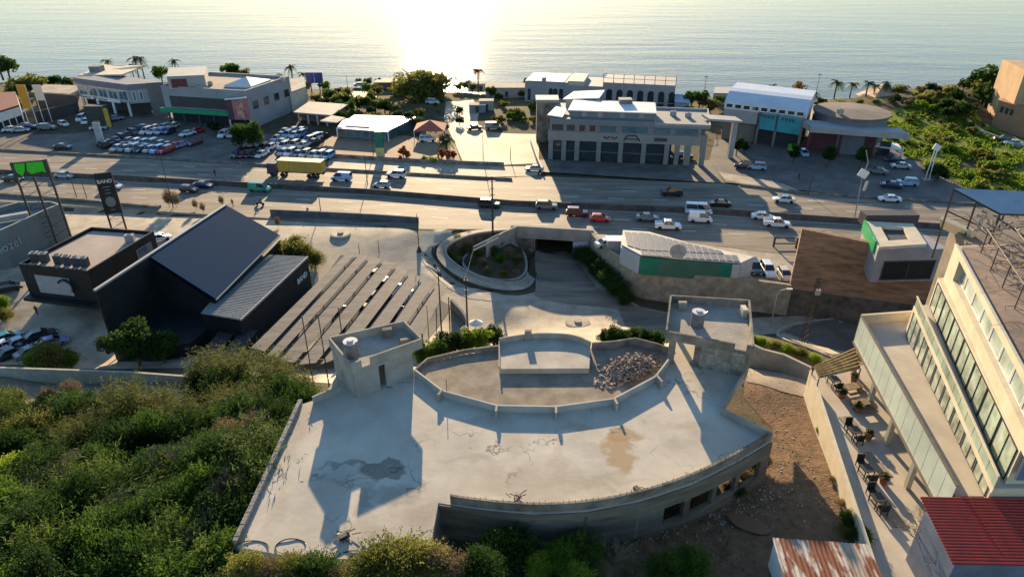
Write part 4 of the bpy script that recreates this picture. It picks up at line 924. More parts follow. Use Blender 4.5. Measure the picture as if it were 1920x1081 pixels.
# ---------------------------------------------------------------- black restaurant with shade-blue roof
t = thing('black_hall', 'large black hall with a wide sloping metal roof painted in shade blue', 'building', W(330, 560, 0))
A, D, C_ = W(425, 385, 10), W(280, 480, 10), W(405, 560, 5); B_ = None; n_pl = (D-A).cross(C_-A)
for k in range(-400, 1200):
    q = W(524, 440, k/100)
    if B_ is None or abs((q-A).dot(n_pl)) < abs((B_-A).dot(n_pl)): B_ = q
blue = mat('shade_blue_roof', (.006, .046, .098), .9, .02, .2, spec=.08)  # shade put into the colour; the slope itself catches the sun
rb = MB(); n_ = 1
for i in range(n_):
    u0, u1 = i/n_, (i+1)/n_
    q = [A.lerp(D, u0), A.lerp(D, u1), B_.lerp(C_, u1), B_.lerp(C_, u0)]; rb.loft([v-Vector((0, 0, .12)) for v in q], q)
rb.build('sloping_roof', blue, t)
q = [A, D, C_, B_]; dn = [Vector((v.x, v.y, -3)) for v in q]; up = [v-Vector((0, 0, .9)) for v in q]
MB().loft(dn, up).build('hall_wall', M_BLACK, t)
Wg = W(180, 545, 10); MB().wall(A, Wg, .3, -3, 9.9, side=1).build('side_wall', M_BLACK, t)
MB().wall(A+Vector((0, .1, 0)), Wg, .42, 9.9, 10.15, side=1).build('roof_edge_trim', M_LGREY, t)
MB().prism([Wg, D, C_, V2(C_.x-2, C_.y-6), V2(Wg.x+6, Wg.y-1)], -3, 1.5).build('lower_terrace', M_BLACK, t)
E, F, G_, H_ = W(470, 476, 4.2), W(576, 481, 4.2), W(450, 599, 4.2), W(376, 587, 4.2)
MB().corr(E, H_, G_, F, 46, .05, .08).build('annex_roof', mat('annex_sheet', (.26, .27, .24), .6, .2, .35, col2=(.15, .18, .19), metal=.1, bump=.1), t)
MB().prism([v+Vector((0, .3, 0)) if i in (2, 3) else v for i, v in enumerate((E, F, G_+Vector((-.3, .2, 0)), H_))], -3, 4.0).build('annex_wall', M_BLACK, t)
MB().wall(F+Vector((.05, 0, 0)), G_+Vector((.05, 0, 0)), .14, 4.0, 4.3, side=-1).build('gutter', M_LGREY, t)
MB().wall(B_, C_, .2, B_.z-.25, B_.z-.02, z0b=4.75, z1b=4.98).build('valley_gutter', M_LGREY, t)
d = (F-G_).normalized(); p = G_.lerp(F, .78); letter_m = mat('letter_white', (.7, .78, .76), .5, .05, 1)
text('BAND', 1.35, .05, (p.x+.12, p.y, 0), (d.x, d.y), 1.3, letter_m, t, font_w=.9)
# flat-roofed black restaurant
t = thing('black_restaurant', 'two-storey black flat-roofed restaurant with row of cooling units', 'building', W(110, 560, -1))
zr = 7.6
P = [W(34, 494, zr), W(164, 508, zr), W(288, 433, zr), W(171, 425, zr)]
MB().prism(P, 2.2, zr-.5).build('upper_storey', M_BLACK, t)
ring(P, .25, zr-.5, zr).build('parapet', M_BLACK, t)
q = [P[0].lerp(P[2], .04), P[1].lerp(P[3], .04), P[2].lerp(P[0], .04), P[3].lerp(P[1], .04)]
MB().prism(q, zr-.5, zr-.46).build('roof_membrane', mat('roof_pink_grey', (.36, .3, .25), .85, .1, .2), t)
Lp = [P[0].lerp(P[3], .18)+Vector((1, 0, 0)), P[1].lerp(P[2], .2), P[2]-Vector((.4, 0, 0)), P[3]+Vector((.4, 0, 0))]
MB().prism(Lp, -3, 2.2).build('lower_storey', mat('shopfront_dark', (.06, .06, .06), .5, .2, .4), t)
MB().prism([P[0]+Vector((-.3, -1.2, 0)), P[1]+Vector((.2, -1.4, 0)), P[1]+Vector((.2, .5, 0)), P[0]+Vector((-.3, .5, 0))], 1.9, 2.35).build('canopy', M_BLACK, t)
window(t, P[0], P[1], 2.2, 8.2, 3.0, 6.0, glass=mat('white_panel', (.33, .34, .33), .7, .06, 1), name='sign_panel')
a, d, n_, l = uvn(P[0], P[1]); c = a+d*7.6+n_*.25; eb = MB(); vs = [Vector((c.x, c.y, 4.6))+Vector((d.x*cos(an), d.y*cos(an), sin(an)))*.85 for an in np.linspace(0, 2*pi, 21)[:-1]]
eb.loft(vs, [v+Vector((n_.x, n_.y, 0))*.1 for v in vs]); eb.build('round_emblem', M_LGREY, t)
eb = MB(); eb.path([Vector((c.x+n_.x*.2+d.x*1.25*cos(an), c.y+n_.y*.2+d.y*1.25*cos(an), 4.6+1.3*sin(an))) for an in np.linspace(2.6, -.5, 12)], .16, 6); eb.build('emblem_arc', M_BLACK, t)
window(t, P[1], P[2], 10, 13.5, 3.5, 6.3, glass=M_GLASSB, frame=M_LGREY, fr=.12)
for k in range(3): window(t, Lp[0], Lp[1], .8+3.4*k, 3.8+3.4*k, -1.4, 1.7, glass=mat('pale_glass', (.3, .27, .24), .3, .2, .5), frame=M_BLACK, fr=.15)  # plain pale beige panes
def ac_():
    t = thing('cooling_unit', None, None)
    MB().box((0, 0, .75), (1.0, .8, 1.3)).build('casing', M_DGREY, t); MB().box((0, 0, 1.43), (1.1, .9, .08)).build('top_plate', M_LGREY, t)
    MB().disc((0, 0), .34, 1.47, 1.52, 14).build('fan', M_DSTEEL, t)
    MB().box((-.45, 0, .05), (.08, .8, .1)).build('foot', M_STEEL, t); MB().box((.45, 0, .05), (.08, .8, .1)).build('foot', M_STEEL, t)
    return t
for i, (px, py) in enumerate(((69, 490), (86, 491), (112, 494), (129, 496), (146, 498), (161, 499))):
    p = W(px, py, zr-.46); place('ac', ac_, p, .05, 1.05, 'grey cooling unit at front edge of black restaurant roof, %s from the left' % ('first', 'second', 'third', 'fourth', 'fifth', 'sixth')[i], 'cooling unit', 'cooling units on the restaurant roof')
# grey building with lettering at far left
t = thing('grey_shop', 'grey flat-topped shop building with raised lettering at left edge', 'building', W(40, 470, 0))
zt = 6.9
P = [W(-190, 452, zt), W(0, 433, zt), W(90, 392, zt), W(113, 383, zt), W(95, 378, zt), W(35, 379, zt), W(-60, 405, zt), W(-200, 420, zt)]
grs = mat('grey_shopfront', (.14, .17, .175), .6, .08, .4)
MB().prism(P, -2, zt-1.0).build('body', grs, t)
b = MB(); 
for i in range(len(P)): b.wall(P[i], P[(i+1) % len(P)], .25, zt-1.0, zt, side=-1)
b.build('parapet_wall', grs, t)
cp = MB()
for i in range(len(P)): cp.wall(P[i], P[(i+1) % len(P)], .3, zt, zt+.1, side=-1)
cp.build('coping', M_LGREY, t)
MB().prism([P[2]+Vector((.05, -.02, 0)), W(129, 447, 0)+Vector((0, 0, 0)), P[3]+Vector((.3, 0, 0))], -2, zt-.05).build('side_wing', mat('violet_grey', (.2, .19, .21), .7, .08, .4), t) if False else None
d = (P[2]-P[1]).normalized(); p = P[1]
text('nozel', 2.3, .06, (p.x-2.0*d.x+.08, p.y-2.0*d.y-.15, 0), (d.x, d.y), zt-3.6, M_LGREY, t)
MB().box((W(28, 412, 6).x, W(28, 412, 6).y, 6.6), (4.5, 1.1, .9), .55).build('roof_unit', M_LGREY, t)
# green billboard on lattice legs
g0 = G(60, 520); 
def lattice_sign(name, label, cat, base, wdt, h, hp, dr, panelm, legs=3):
    t = thing(name, label, cat, base); d = Vector((cos(dr), sin(dr), 0)); n_ = Vector((d.y, -d.x, 0))
    b = MB(); L_ = [base+d*(wdt*(k/(legs-1)-.5)) for k in range(legs)]
    for q in L_: b.box((q.x, q.y, base.z+h/2), (.32, .32, h), dr)
    b.build('legs', M_DSTEEL, t)
    b = MB(); z = base.z+.5
    while z < base.z+h-hp-1:
        for i in range(legs-1):
            b.tube(L_[i]+Vector((0, 0, z-base.z)), L_[i+1]+Vector((0, 0, z-base.z+1.3)), .06, 4); b.tube(L_[i]+Vector((0, 0, z-base.z)), L_[i+1]+Vector((0, 0, z-base.z)), .05, 4)
        z += 1.9
    b.build('bracing', M_DSTEEL, t)
    c = base+Vector((0, 0, h-hp/2)); MB().box((c.x, c.y, c.z), (wdt+.5, .5, hp), dr).build('sign_panel', panelm, t)
    return t, d, n_, c
base = WY(110, 465, 113); base.z = 0
t, d, n_, c = lattice_sign('billboard_tower', 'tall dark lattice tower with bright green emblem sign', 'billboard', base, 5.0, 16.4, 2.6, .35, M_DSTEEL)
gm = mat('bright_green_sign', (.03, .55, .02), .4, .08, 1)
def flatshape(pts, off, th, m, nm):
    vs = [c+d*x+n_*off+Vector((0, 0, z)) for x, z in pts]; MB().loft(vs, [v+n_*th for v in vs]).build(nm, m, t)
flatshape([(-2.2, 1.1), (-.55, 1.1), (-.9, -.2), (-1.5, -1.15), (-2.2, -.3)], .27, .06, gm, 'green_emblem')
flatshape([(-.3, 1.1), (2.1, 1.1), (2.1, -.9), (1.6, -.6), (-.1, -.9), (-.6, -.3)], .27, .06, gm, 'green_emblem')
# black totem sign
base = W(224, 432, 0); t, d, n_, c = lattice_sign('totem_sign', 'tall black totem sign with white letters and round emblem', 'sign', base, 2.4, 11.6, 8.0, .42, M_BLACK, 2)
text('BAND', 1.0, .03, (c.x+n_.x*.3-d.x*1.28, c.y+n_.y*.3-d.y*1.28, 0), (d.x, d.y), c.z+2.1, M_WHITE, t, font_w=.92)
vs = [c+d*cos(an)*.85+n_*.27+Vector((0, 0, -1.6+1.0*sin(an))) for an in np.linspace(0, 2*pi, 21)[:-1]]
MB().loft(vs, [v+n_*.05 for v in vs]).build('round_emblem', mat('dim_grey', (.16, .17, .17), .6), t)
for zz, ww in ((1.3, 1.3), (.7, .8), (.1, 1.0), (-3.2, .7)): MB().box((c.x+n_.x*.28, c.y+n_.y*.28, c.z+zz), (ww, .05, .16), ang((0, 0), d)).build('text_line', mat('dim_grey', (.16, .17, .17), .6), t)
# ---------------------------------------------------------------- slatted carport
top = [(652,473),(672,476),(693,484),(720,488),(745,498),(768,512),(792,523),(817,535),(843,538)]
bot = [(470,652),(499,664),(520,676),(556,684),(596,684),(648,672),(702,655),(745,640),(796,628)]
cs = mat('canopy_fabric', (.145, .135, .125), .85, .12, .6, bump=.2)
csm = mat('canopy_fabric_grey', (.13, .122, .115), .85, .2, .5, bump=.3, streak=(.2, 1.6, 1))
ordn = ['first', 'second', 'third', 'fourth', 'fifth', 'sixth', 'seventh', 'eighth', 'ninth', 'tenth', 'eleventh', 'twelfth']
for i in range(8):
    z0 = 1.9-.05*i; tl, tr_, bl, br = W(*top[i], z0), W(*top[i+1], z0), W(*bot[i], z0), W(*bot[i+1], z0)
    sh = .92; tr_ = tl.lerp(tr_, sh); br = bl.lerp(br, sh)
    t = thing('carport_canopy', 'long grey slatted carport canopy, %s strip from the left over the parking' % ordn[i], 'canopy', (tl.x, (tl.y+bl.y)/2, -2), group='grey carport canopies in parallel strips')
    b = MB(); nn = 13
    for k in range(nn):
        u0, u1 = k/nn, (k+.985)/nn; q = [tl.lerp(bl, u0), tl.lerp(bl, u1), br.lerp(tr_, 1-u1)+Vector((0, 0, .35)), br.lerp(tr_, 1-u0)+Vector((0, 0, .35))]
        b.loft([v-Vector((0, 0, .05)) for v in q], q)
    b.build('canopy_sheet', csm if i < 4 else cs, t)
    for k in range(3):
        p = tl.lerp(bl, .08+.4*k); gz = H1(p.x, p.y)-.3
        MB().tube((p.x+.3, p.y, gz), (p.x+.3, p.y, z0-.02), .08, 5).build('post', M_DSTEEL, t)
        q = tr_.lerp(br, .08+.4*k); MB().tube((p.x+.3, p.y, z0-.12), (q.x, q.y, z0+.2), .05, 4).build('beam', M_DSTEEL, t)
drape('carport_shade_floor', [W(*q) for q in ((640,490,-2),(720,500,-2),(846,566,-2.6),(800,640,-3),(700,680,-3),(560,700,-3),(480,690,-3),(560,590,-2.5))], .1, M_ASPHD, 1.25)  # dark sheet added so the gaps between canopy strips read as shade
# dark beams of pergola below the black hall
for i, (x0, y0, x1, y1) in enumerate(((345,697,410,622),(395,690,452,618),(440,686,497,622))):
    a, b_ = W(x0, y0, 1.3), W(x1, y1, 1.3); 
    t = thing('dark_pergola', 'dark slatted pergola strip in shade below the black hall, %s from the left' % ordn[i], 'pergola', (a.x, a.y, -2), group='dark pergola strips')
    w2 = (W(x0+34, y0, 1.3)-a)
    b = MB()
    for k in range(14): p = a.lerp(b_, (k+.5)/14); b.wall(p, p+w2, .55, 1.22, 1.3)
    b.build('slats', M_DGREY, t); MB().wall(a, b_, .25, 1.0, 1.2).build('beam', M_BLACK, t)
    for p in (a.lerp(b_, .1), a.lerp(b_, .9)): MB().tube((p.x, p.y, -3), (p.x, p.y, 1), .09, 5).build('post', M_BLACK, t)
# curved low wall of the parking pit
pw = chaik([W(*q) for q in ((846,566,-2.2),(868,588,-2.8),(878,606,-3.2),(872,626,-3.4),(845,650,-3.4),(806,676,-3.2),(780,690,-3))], 2)
tag(MB().strip(pw, .4, -4, .5).build('curved_wall', M_KERB), 'low curved wall at the right end of the striped carport', 'wall')
pit = [W(*q) for q in ((846,568,-2.9),(868,590,-3),(876,606,-3),(868,626,-3),(845,648,-3),(806,674,-3),(740,690,-3),(740,640,-3),(800,600,-3))]
# road wall on the left
rw = WP([(-600, 668), (0, 688), (120, 692), (250, 697), (372, 706)], 3.4)
tag(MB().strip(rw, .3, -6, 0).build('road_wall', mat('pale_wall', (.42, .4, .32), .85, .12, 1)), 'pale roadside parapet wall above the parking at left', 'wall')
drape('hill_road', [W(*q) for q in ((-600,672,2.2),(0,690,2.2),(370,708,2.2),(500,716,2.3),(500,745,2.6),(350,752,2.4),(0,758,2.3),(-600,750,2.2))], .06, M_ASPH, 1.25)
# yard edge wall and bits right of the building
tag(MB().strip([W(*q) for q in ((1404,646,9.9),(1430,658,9.9),(1470,668,10),(1520,692,10.2))], .35, -4, .3).build('yard_wall', M_CONC), 'concrete wall along the far edge of the dirt yard', 'wall')
tag(MB().strip([W(*q) for q in ((1410,640,6.5),(1450,652,6.5),(1500,662,6.5),(1545,684,6.5))], .4, -5, .3).build('planter_wall', M_CONCD), 'lower planter wall beyond the dirt yard', 'wall')
sk = chaik([G(*q, -4) for q in ((1560,672),(1520,655),(1470,640),(1452,626),(1478,611),(1530,602),(1640,594))], 2)
tag(MB().strip(sk, .3, -.6, .35).build('curved_kerb', M_KERB), 'curved pale kerb round the side street under the brown wall', 'kerb')
drape('dirt_yard', [W(*q) for q in ((1400,665,9.3),(1520,695,9.5),(1545,780,10),(1600,900,10.7),(1660,1080,11.2),(1680,1200,12),(1100,1200,12.6),(1150,1040,11.8),(1240,975,11.2),(1330,930,10.8),(1440,860,10.5),(1450,800,10),(1395,740,9.6))], .05, M_DIRT, 1.25)
drape('yard_slab', [W(*q) for q in ((1402,668,9.3),(1520,696,9.5),(1535,752,9.7),(1462,735,9.5),(1400,712,9.4))], .1, mat('yard_concrete', (.25, .2, .15), .9, .15, .6, bump=.4), 1.25)
pud = G(1402, 985); b = MB(); b.poly([(pud.x+1.75*cos(a)*(1+.12*sin(3*a))*.86+.8*sin(a)*.5, pud.y-1.75*cos(a)*.5+.8*sin(a)*.86, pud.z+.28) for a in np.linspace(0, 2*pi, 27)[:-1]])
tag(b.build('puddle', mat('muddy_water', (.13, .065, .02), .6, .05, 1, spec=.6)), kind='structure')
# ================================================================ far buildings
def blockb(root, P, z0, z1, m, nm='wall'): return MB().prism(P, z0, z1).build(nm, m, root)
# B1 white office with sloping roof
t = thing('white_office', 'white and glass office with sloping cream roof near the far left shore', 'building', W(230, 215))
z1 = 9.6; a, b_, c, d = W(157, 204), W(252, 219), W(318, 214), W(225, 196)
blockb(t, [a+V2(0, 3), b_+V2(1, 4), c, d], -.3, 3.9, M_DGREY, 'ground_floor')
blockb(t, [a, b_, c, d], 3.9, z1-1.6, M_LGREY, 'upper_floor'); P4 = [a, b_, c, d]
blockb(t, [a-V2(.3, .3), b_+V2(.3, -.3), c+V2(.3, 0), d+V2(0, .3)], z1-1.6, z1, mat('violet_parapet', (.19, .19, .23), .7, .1, .4), 'parapet')
_, _, _, l = uvn(a, b_); windows(t, a, b_, 5, 4.6, 7.6, gap=.5, glass=M_GLASSB, frame=M_WHITE, fr=.15, cross=1)
windows(t, b_, c, 2, 4.6, 7.4, gap=1, m0=1, m1=6, glass=M_GLASSB, frame=M_WHITE, fr=.15)
MB().wall(b_.lerp(c, .55), c+V2(.4, 0), .4, -.3, z1+.1, side=1).build('grey_side_wall', M_MGREY, t)
for k in range(4): p = a.lerp(b_, .05+.3*k); MB().box((p.x, p.y, 1.8), (.6, .6, 4.2)).build('column', M_WHITE, t)
for nm, u0, u1 in (('sign_band', .03, .28), ('sign_band', .36, .8)):
    MB().wall(a.lerp(b_, u0), a.lerp(b_, u1), .12, 3.6, 4.5, side=1).build(nm, M_WHITE, t); MB().wall(a.lerp(b_, u0+.02), a.lerp(b_, u0+.2), .14, 3.9, 4.2, side=1).build('sign_text', M_DGREY, t)
zr = 13
q = [WY(146, 141, 222), WY(229, 139.5, 216), WY(274, 122, 232), WY(190, 124, 240)]
MB().loft([v-Vector((0, 0, .35)) for v in q], q).build('sloping_roof', M_CREAM, t)
pp = [v.lerp(sum(q, Vector())/4, .16) for v in q]; MB().loft([Vector((v.x, v.y, z1)) for v in pp], [v-Vector((0, 0, .36)) for v in pp]).build('penthouse', M_CREAM, t)
p = WY(180, 124, 226); MB().box((p.x, p.y, p.z-1.4), (3.4, 3, 3)).build('roof_tank', M_MGREY, t)
MB().box((p.x+8, p.y+2, p.z-1.2), (11, 4, .25), .15, ry=-.1).build('solar_rack', M_DGREY, t)
# low brown block left of it
t = thing('low_blocks', 'low brown-roofed block behind the dark boundary wall at far left', 'building', W(110, 200))
blockb(t, [W(70, 201), W(150, 207), W(160, 190), W(92, 187)], -.3, 4.6, M_DGREY); blockb(t, [W(70, 201)-V2(.3, .3), W(150, 207)-V2(-.3, .3), W(160, 190), W(92, 187)], 4.6, 5, M_PAVE, 'roof')
t = thing('white_blocks', 'white building with red roof edge at the far left edge', 'building', W(10, 240))
blockb(t, [W(-120, 262), W(-4, 250), W(48, 232), W(40, 205), W(-130, 215)], -.3, 5, M_WHITE); blockb(t, [W(-120, 262), W(-4, 250), W(48, 232), W(40, 205), W(-130, 215)], 5, 5.5, mat('red_brown_roof', (.2, .06, .05), .8, .2, 1), 'roof')
windows(t, W(-4, 250), W(48, 232), 4, .4, 2.6, gap=.4, glass=M_GLASS)
# B2 grey box with skylight
t = thing('grey_showroom', 'big grey box showroom with pyramid skylight and green awning', 'building', W(440, 230))
z1 = 10.6; f = WY(472, 243, 195); 
c0_ = W(473, 243); c1 = W(552, 210); c3 = W(318, 232); c2 = c1+(c3-c0_)
wallm = mat('blue_grey_wall2', (.27, .29, .305), .75, .08, .2)
P = [c3, c0_, c1, c2]
blockb(t, [c3+V2(0, 3), c0_+V2(-.5, 3), c1, c2], -.3, 4.6, M_DGREY, 'ground_floor')
MB().wall(c0_, c1, .5, -.3, 4.6, side=-1).build('side_wall', wallm, t)
blockb(t, P, 4.6, z1-.5, wallm, 'upper_storey'); ring(P, .4, z1-.5, z1+.3).build('parapet', wallm, t)
q = [v.lerp((P[0]+P[1]+P[2]+P[3])/4, .02) for v in P]; blockb(t, q, z1-.5, z1-.42, mat('brown_grey_roof', (.33, .27, .22), .9, .12, .15), 'roof')
MB().wall(c3.lerp(c0_, .08), c3.lerp(c0_, .95), .12, 5.2, 8.2, side=1).build('dark_fascia', M_DGREY, t)
MB().wall(c3+V2(-1, -1.2), c0_.lerp(c3, .03)+V2(0, -1.2), .5, 3.8, 5.0).build('green_awning', mat('awning_green', (.01, .28, .13), .5, .1, 1), t)
for k in range(6): p = c3.lerp(c0_, .04+.18*k)+V2(0, -.6); MB().box((p.x, p.y, 1.7), (.4, .4, 4)).build('column', M_DGREY, t)
windows(t, c3+V2(0, 3), c0_+V2(-.5, 3), 7, .1, 3.6, gap=.3, glass=M_GLASS, frame=M_DSTEEL)
for u in (.16, .4, .64, .88): _, _, _, l = uvn(c0_, c1); window(t, c0_, c1, l*u-1.2, l*u+1.2, 5.2, 7.4, glass=M_GLASS, frame=M_MGREY, fr=.08)
window(t, c0_, c1, 11, 15.5, 0, 5.0, glass=wallm, frame=M_LGREY, fr=.3, cross=0, name='roller_door')
sk_ = [W(420, 160, z1+.1), W(471, 162, z1+.1), W(507, 149, z1+.1), W(455, 147, z1+.1)]; ap = sum(sk_, Vector())/4+Vector((0, 0, 1.6))
b = MB(); b.prism(sk_, z1-.4, z1+.1); b.add(sk_+[ap], [(0, 1, 4), (1, 2, 4), (2, 3, 4), (3, 0, 4)]); b.build('skylight', mat('skylight_white', (.6, .6, .58), .4, .06, .4), t)
blockb(t, [W(318, 168, z1-.4), W(388, 165, z1-.4), W(392, 148, z1-.4), W(322, 150, z1-.4)], z1-.4, z1+3.2, M_LGREY, 'penthouse')
q = [WY(318, 148, 222), WY(384, 143, 218), WY(389, 126, 236), WY(330, 128, 240)]; MB().loft([v-Vector((0, 0, .5)) for v in q], q).build('penthouse_roof', M_LGREY, t)
window(t, W(318, 168, z1-.4), W(388, 165, z1-.4), .8, 5, z1, z1+2.4, glass=mat('maroon_glass', (.12, .03, .04), .3), name='red_window')
t = thing('pink_billboard', 'pink and dark advertising billboard on the corner of the grey showroom', 'billboard', W(450, 240))
a, b_ = WY(430, 228, 190), WY(468, 218, 184); zb = 2.5
a.z = b_.z = 0; a, b_ = WY(431, 225, 192), WY(469, 219, 189)
MB().wall(a, b_, .3, 3.0, 8.4, z1b=9.6, z0b=3.6).build('board', mat('poster_pink', (.5, .2, .22), .6, .5, .5, col2=(.3, .1, .1)), t)
MB().wall(a+V2(-.1, -.25), a.lerp(b_, .25)+V2(0, -.25), .12, 3.0, 8.4, z1b=8.7).build('dark_panel', mat('poster_dark', (.08, .05, .07), .6), t)
MB().wall(a+V2(-.2, -.2), b_+V2(0, -.2), .3, 8.4, 8.8, z0b=9.6, z1b=10).build('frame', M_WHITE, t); MB().wall(a.lerp(b_, .45)+V2(0, -.25), a.lerp(b_, .8)+V2(0, -.25), .1, 4, 8).build('figure_panel', mat('poster_salmon', (.55, .3, .22), .6, .4, 1), t)
for p in (a, b_): MB().box((p.x, p.y, 1.6), (.35, .35, 3.4)).build('post', M_WHITE, t)
t = thing('cream_annex', 'small cream annex behind the grey showroom', 'building', W(560, 205))
P = [W(549, 212), W(579, 200), W(575, 180), W(540, 185)]; blockb(t, P, -.3, 6, M_CREAM); blockb(t, P, 6, 6.3, M_CONC, 'roof')
# roadside cafe with white roof
t = thing('cafe', 'roadside cafe with white metal roof and teal glass front', 'cafe', W(680, 256))
a, b_ = W(633, 257), W(727, 264); c, d = b_+V2(6, 15), a+V2(2, 14)
blockb(t, [a, b_, c, d], -.3, 2.6, mat('teal_front', (.05, .12, .13), .35, .3, .5, spec=.6), 'wall')
q = [WY(631, 240, a.y-1), WY(727, 247, b_.y-1), WY(748, 227, b_.y+14), WY(645, 222, a.y+13)]
MB().loft([v-Vector((0, 0, .2)) for v in q], q).build('roof', M_WHITE, t)
for u in (.2, .62): 
    r_ = [q[0].lerp(q[1], .15).lerp(q[3].lerp(q[2], .15), u), q[0].lerp(q[1], .6).lerp(q[3].lerp(q[2], .6), u)]; MB().wall(r_[0], r_[1], .5, r_[0].z+.05, r_[0].z+.3).build('roof_ridge', M_LGREY, t)
windows(t, a, b_, 6, .3, 2.4, gap=.3, glass=M_GLASSB, frame=M_LGREY)
for q_ in (q[0], q[1]): MB().box((q_.x, q_.y+.2, q_.z/2-.1), (.25, .25, q_.z)).build('post', M_WHITE, t)
t = thing('shop_shed', 'low grey-roofed shed with pink columns left of the cafe', 'shed', W(585, 238))
a, b_ = W(560, 232), W(618, 238); blockb(t, [a+V2(0, 3), b_+V2(0, 3), b_+V2(2, 12), a+V2(1, 12)], -.3, 3, M_MGREY)
blockb(t, [a-V2(1, 0), b_+V2(1, 0), b_+V2(3, 13), a+V2(0, 13)], 3, 3.4, mat('mauve_roof', (.3, .27, .26), .8, .1, .5), 'roof')
for k in range(4): p = a.lerp(b_, .03+.3*k); MB().box((p.x, p.y+.4, 1.4), (.5, .5, 3.2)).build('column', mat('pink_render', (.5, .32, .3), .8), t)
MB().loft([*[v for v in (W(600, 228, 3.5), W(632, 231, 3.5), W(648, 222, 3.9), W(622, 218, 3.9))]], [v+Vector((0, 0, .25)) for v in (W(600, 228, 3.5), W(632, 231, 3.5), W(648, 222, 3.9), W(622, 218, 3.9))]).build('cream_roof', M_CREAM, t)
t = thing('entrance_sign', 'green and yellow standing sign on the cafe terrace', 'sign', W(714, 300))
p = W(714, 299); MB().box((p.x, p.y, 1.6), (2.0, .3, 2.8)).build('yellow_base', mat('sign_yellow', (.5, .45, .2), .6), t); MB().box((p.x, p.y, 5), (1.9, .35, 4)).build('green_panel', mat('sign_green', (.01, .16, .1), .5), t)
MB().box((p.x-.95, p.y+.3, 3.5), (.15, .15, 7)).build('post', M_DSTEEL, t); MB().box((p.x+.95, p.y+.3, 3.5), (.15, .15, 7)).build('post', M_DSTEEL, t)
# red canopy
t = thing('red_canopy', 'small peaked red canopy beside the sea road', 'canopy', W(808, 258))
p = W(808, 256); b = MB(); s = 4.2
vs = [(p.x-s, p.y-s, 2.6), (p.x+s, p.y-s, 2.6), (p.x+s, p.y+s, 2.6), (p.x-s, p.y+s, 2.6), (p.x, p.y, 4.6)]
b.add(vs, [(0, 1, 4), (1, 2, 4), (2, 3, 4), (3, 0, 4), (3, 2, 1, 0)]); b.build('canopy_top', mat('red_canvas', (.42, .12, .07), .8, .15, 1), t)
for x in (-s+.2, s-.2):
    for y in (-s+.2, s-.2): MB().tube((p.x+x, p.y+y, 0), (p.x+x, p.y+y, 2.6), .08).build('post', M_WHITE, t)
# B4 long white building
t = thing('long_white_building', 'long white seaside building with tall arched windows and roof frame', 'building', W(1120, 200))
a, b_ = W(984, 190), W(1262, 205); dd = (b_-a).normalized(); up_ = Vector((-dd.y, dd.x, 0))*14; L_ = (b_-a).length
def bp(u): return a+dd*L_*u
whb = mat('seaside_white', (.3, .3, .31), .75, .06, .2)
blockb(t, [bp(0), bp(.29), bp(.29)+up_, bp(0)+up_], -.3, 6.6, whb); blockb(t, [bp(.29), bp(.53), bp(.53)+up_, bp(.29)+up_], -.3, 5.9, whb); blockb(t, [bp(.53)-up_*.04, bp(1)-up_*.04, bp(1)+up_, bp(.53)+up_], -.3, 7.4, whb)
blockb(t, [bp(.02), bp(.27), bp(.27)+up_*.9, bp(.02)+up_*.9], 6.6, 6.8, M_WHITE, 'roof'); blockb(t, [bp(.3), bp(.4), bp(.4)+up_*.9, bp(.3)+up_*.9], 5.9, 7.2, M_CREAM, 'stair_head')
def arch(root, p, d, n_, w_, z0, z1, m, nm='arched_window'):
    pts = [p-d*w_/2+Vector((0, 0, z0)), p+d*w_/2+Vector((0, 0, z0))]+[p+d*w_/2*cos(an)+Vector((0, 0, z1-w_/2+w_/2*sin(an))) for an in np.linspace(0, pi, 9)]
    MB().loft([v for v in pts], [v+n_*.08 for v in pts]).build(nm, m, root)
n_ = Vector((dd.y, -dd.x, 0)); f_ = -up_*.04
for k in range(7):
    p = bp(.575+.068*k)+f_; arch(t, p, dd, n_, 1.9, 2.0, 5.4, M_GLASS); MB().wall(p-dd*.95, p+dd*.95, .16, .3, 1.7, side=1).build('lower_window', M_GLASS, t)
for u in (.18, .21, .25): arch(t, bp(u), dd, n_, 1.3, 1.5, 4.6, M_GLASS)
arch(t, bp(.03), dd, n_, 1.0, .5, 4.2, M_GLASS); window(t, bp(0), bp(1), L_*.33, L_*.4, 2.6, 3.3, glass=M_GLASS)
b = MB()
for k in range(8):
    p = bp(.53+.47*k/7)+f_*.5; b.tube(p+Vector((0, 0, 7.4)), p+Vector((0, 0, 10)), .09, 5); b.tube(p+Vector((0, 0, 10)), p+up_*.8+Vector((0, 0, 10)), .07, 4)
for zz in (8.7, 10): b.tube(bp(.53)+f_*.5+Vector((0, 0, zz)), bp(1)+f_*.5+Vector((0, 0, zz)), .07, 5)
b.build('roof_frame', M_DSTEEL, t)
t = thing('blue_shed', 'pale blue flat shed right of the long white building', 'shed', W(1275, 205))
blockb(t, [W(1264, 212), W(1290, 214), W(1288, 200), W(1262, 198)], -.3, 3.4, mat('pale_blue', (.3, .4, .5), .7)); blockb(t, [W(1263, 213), W(1291, 215), W(1289, 199), W(1261, 197)], 3.4, 3.6, mat('pale_blue', (.3, .4, .5), .7), 'roof')
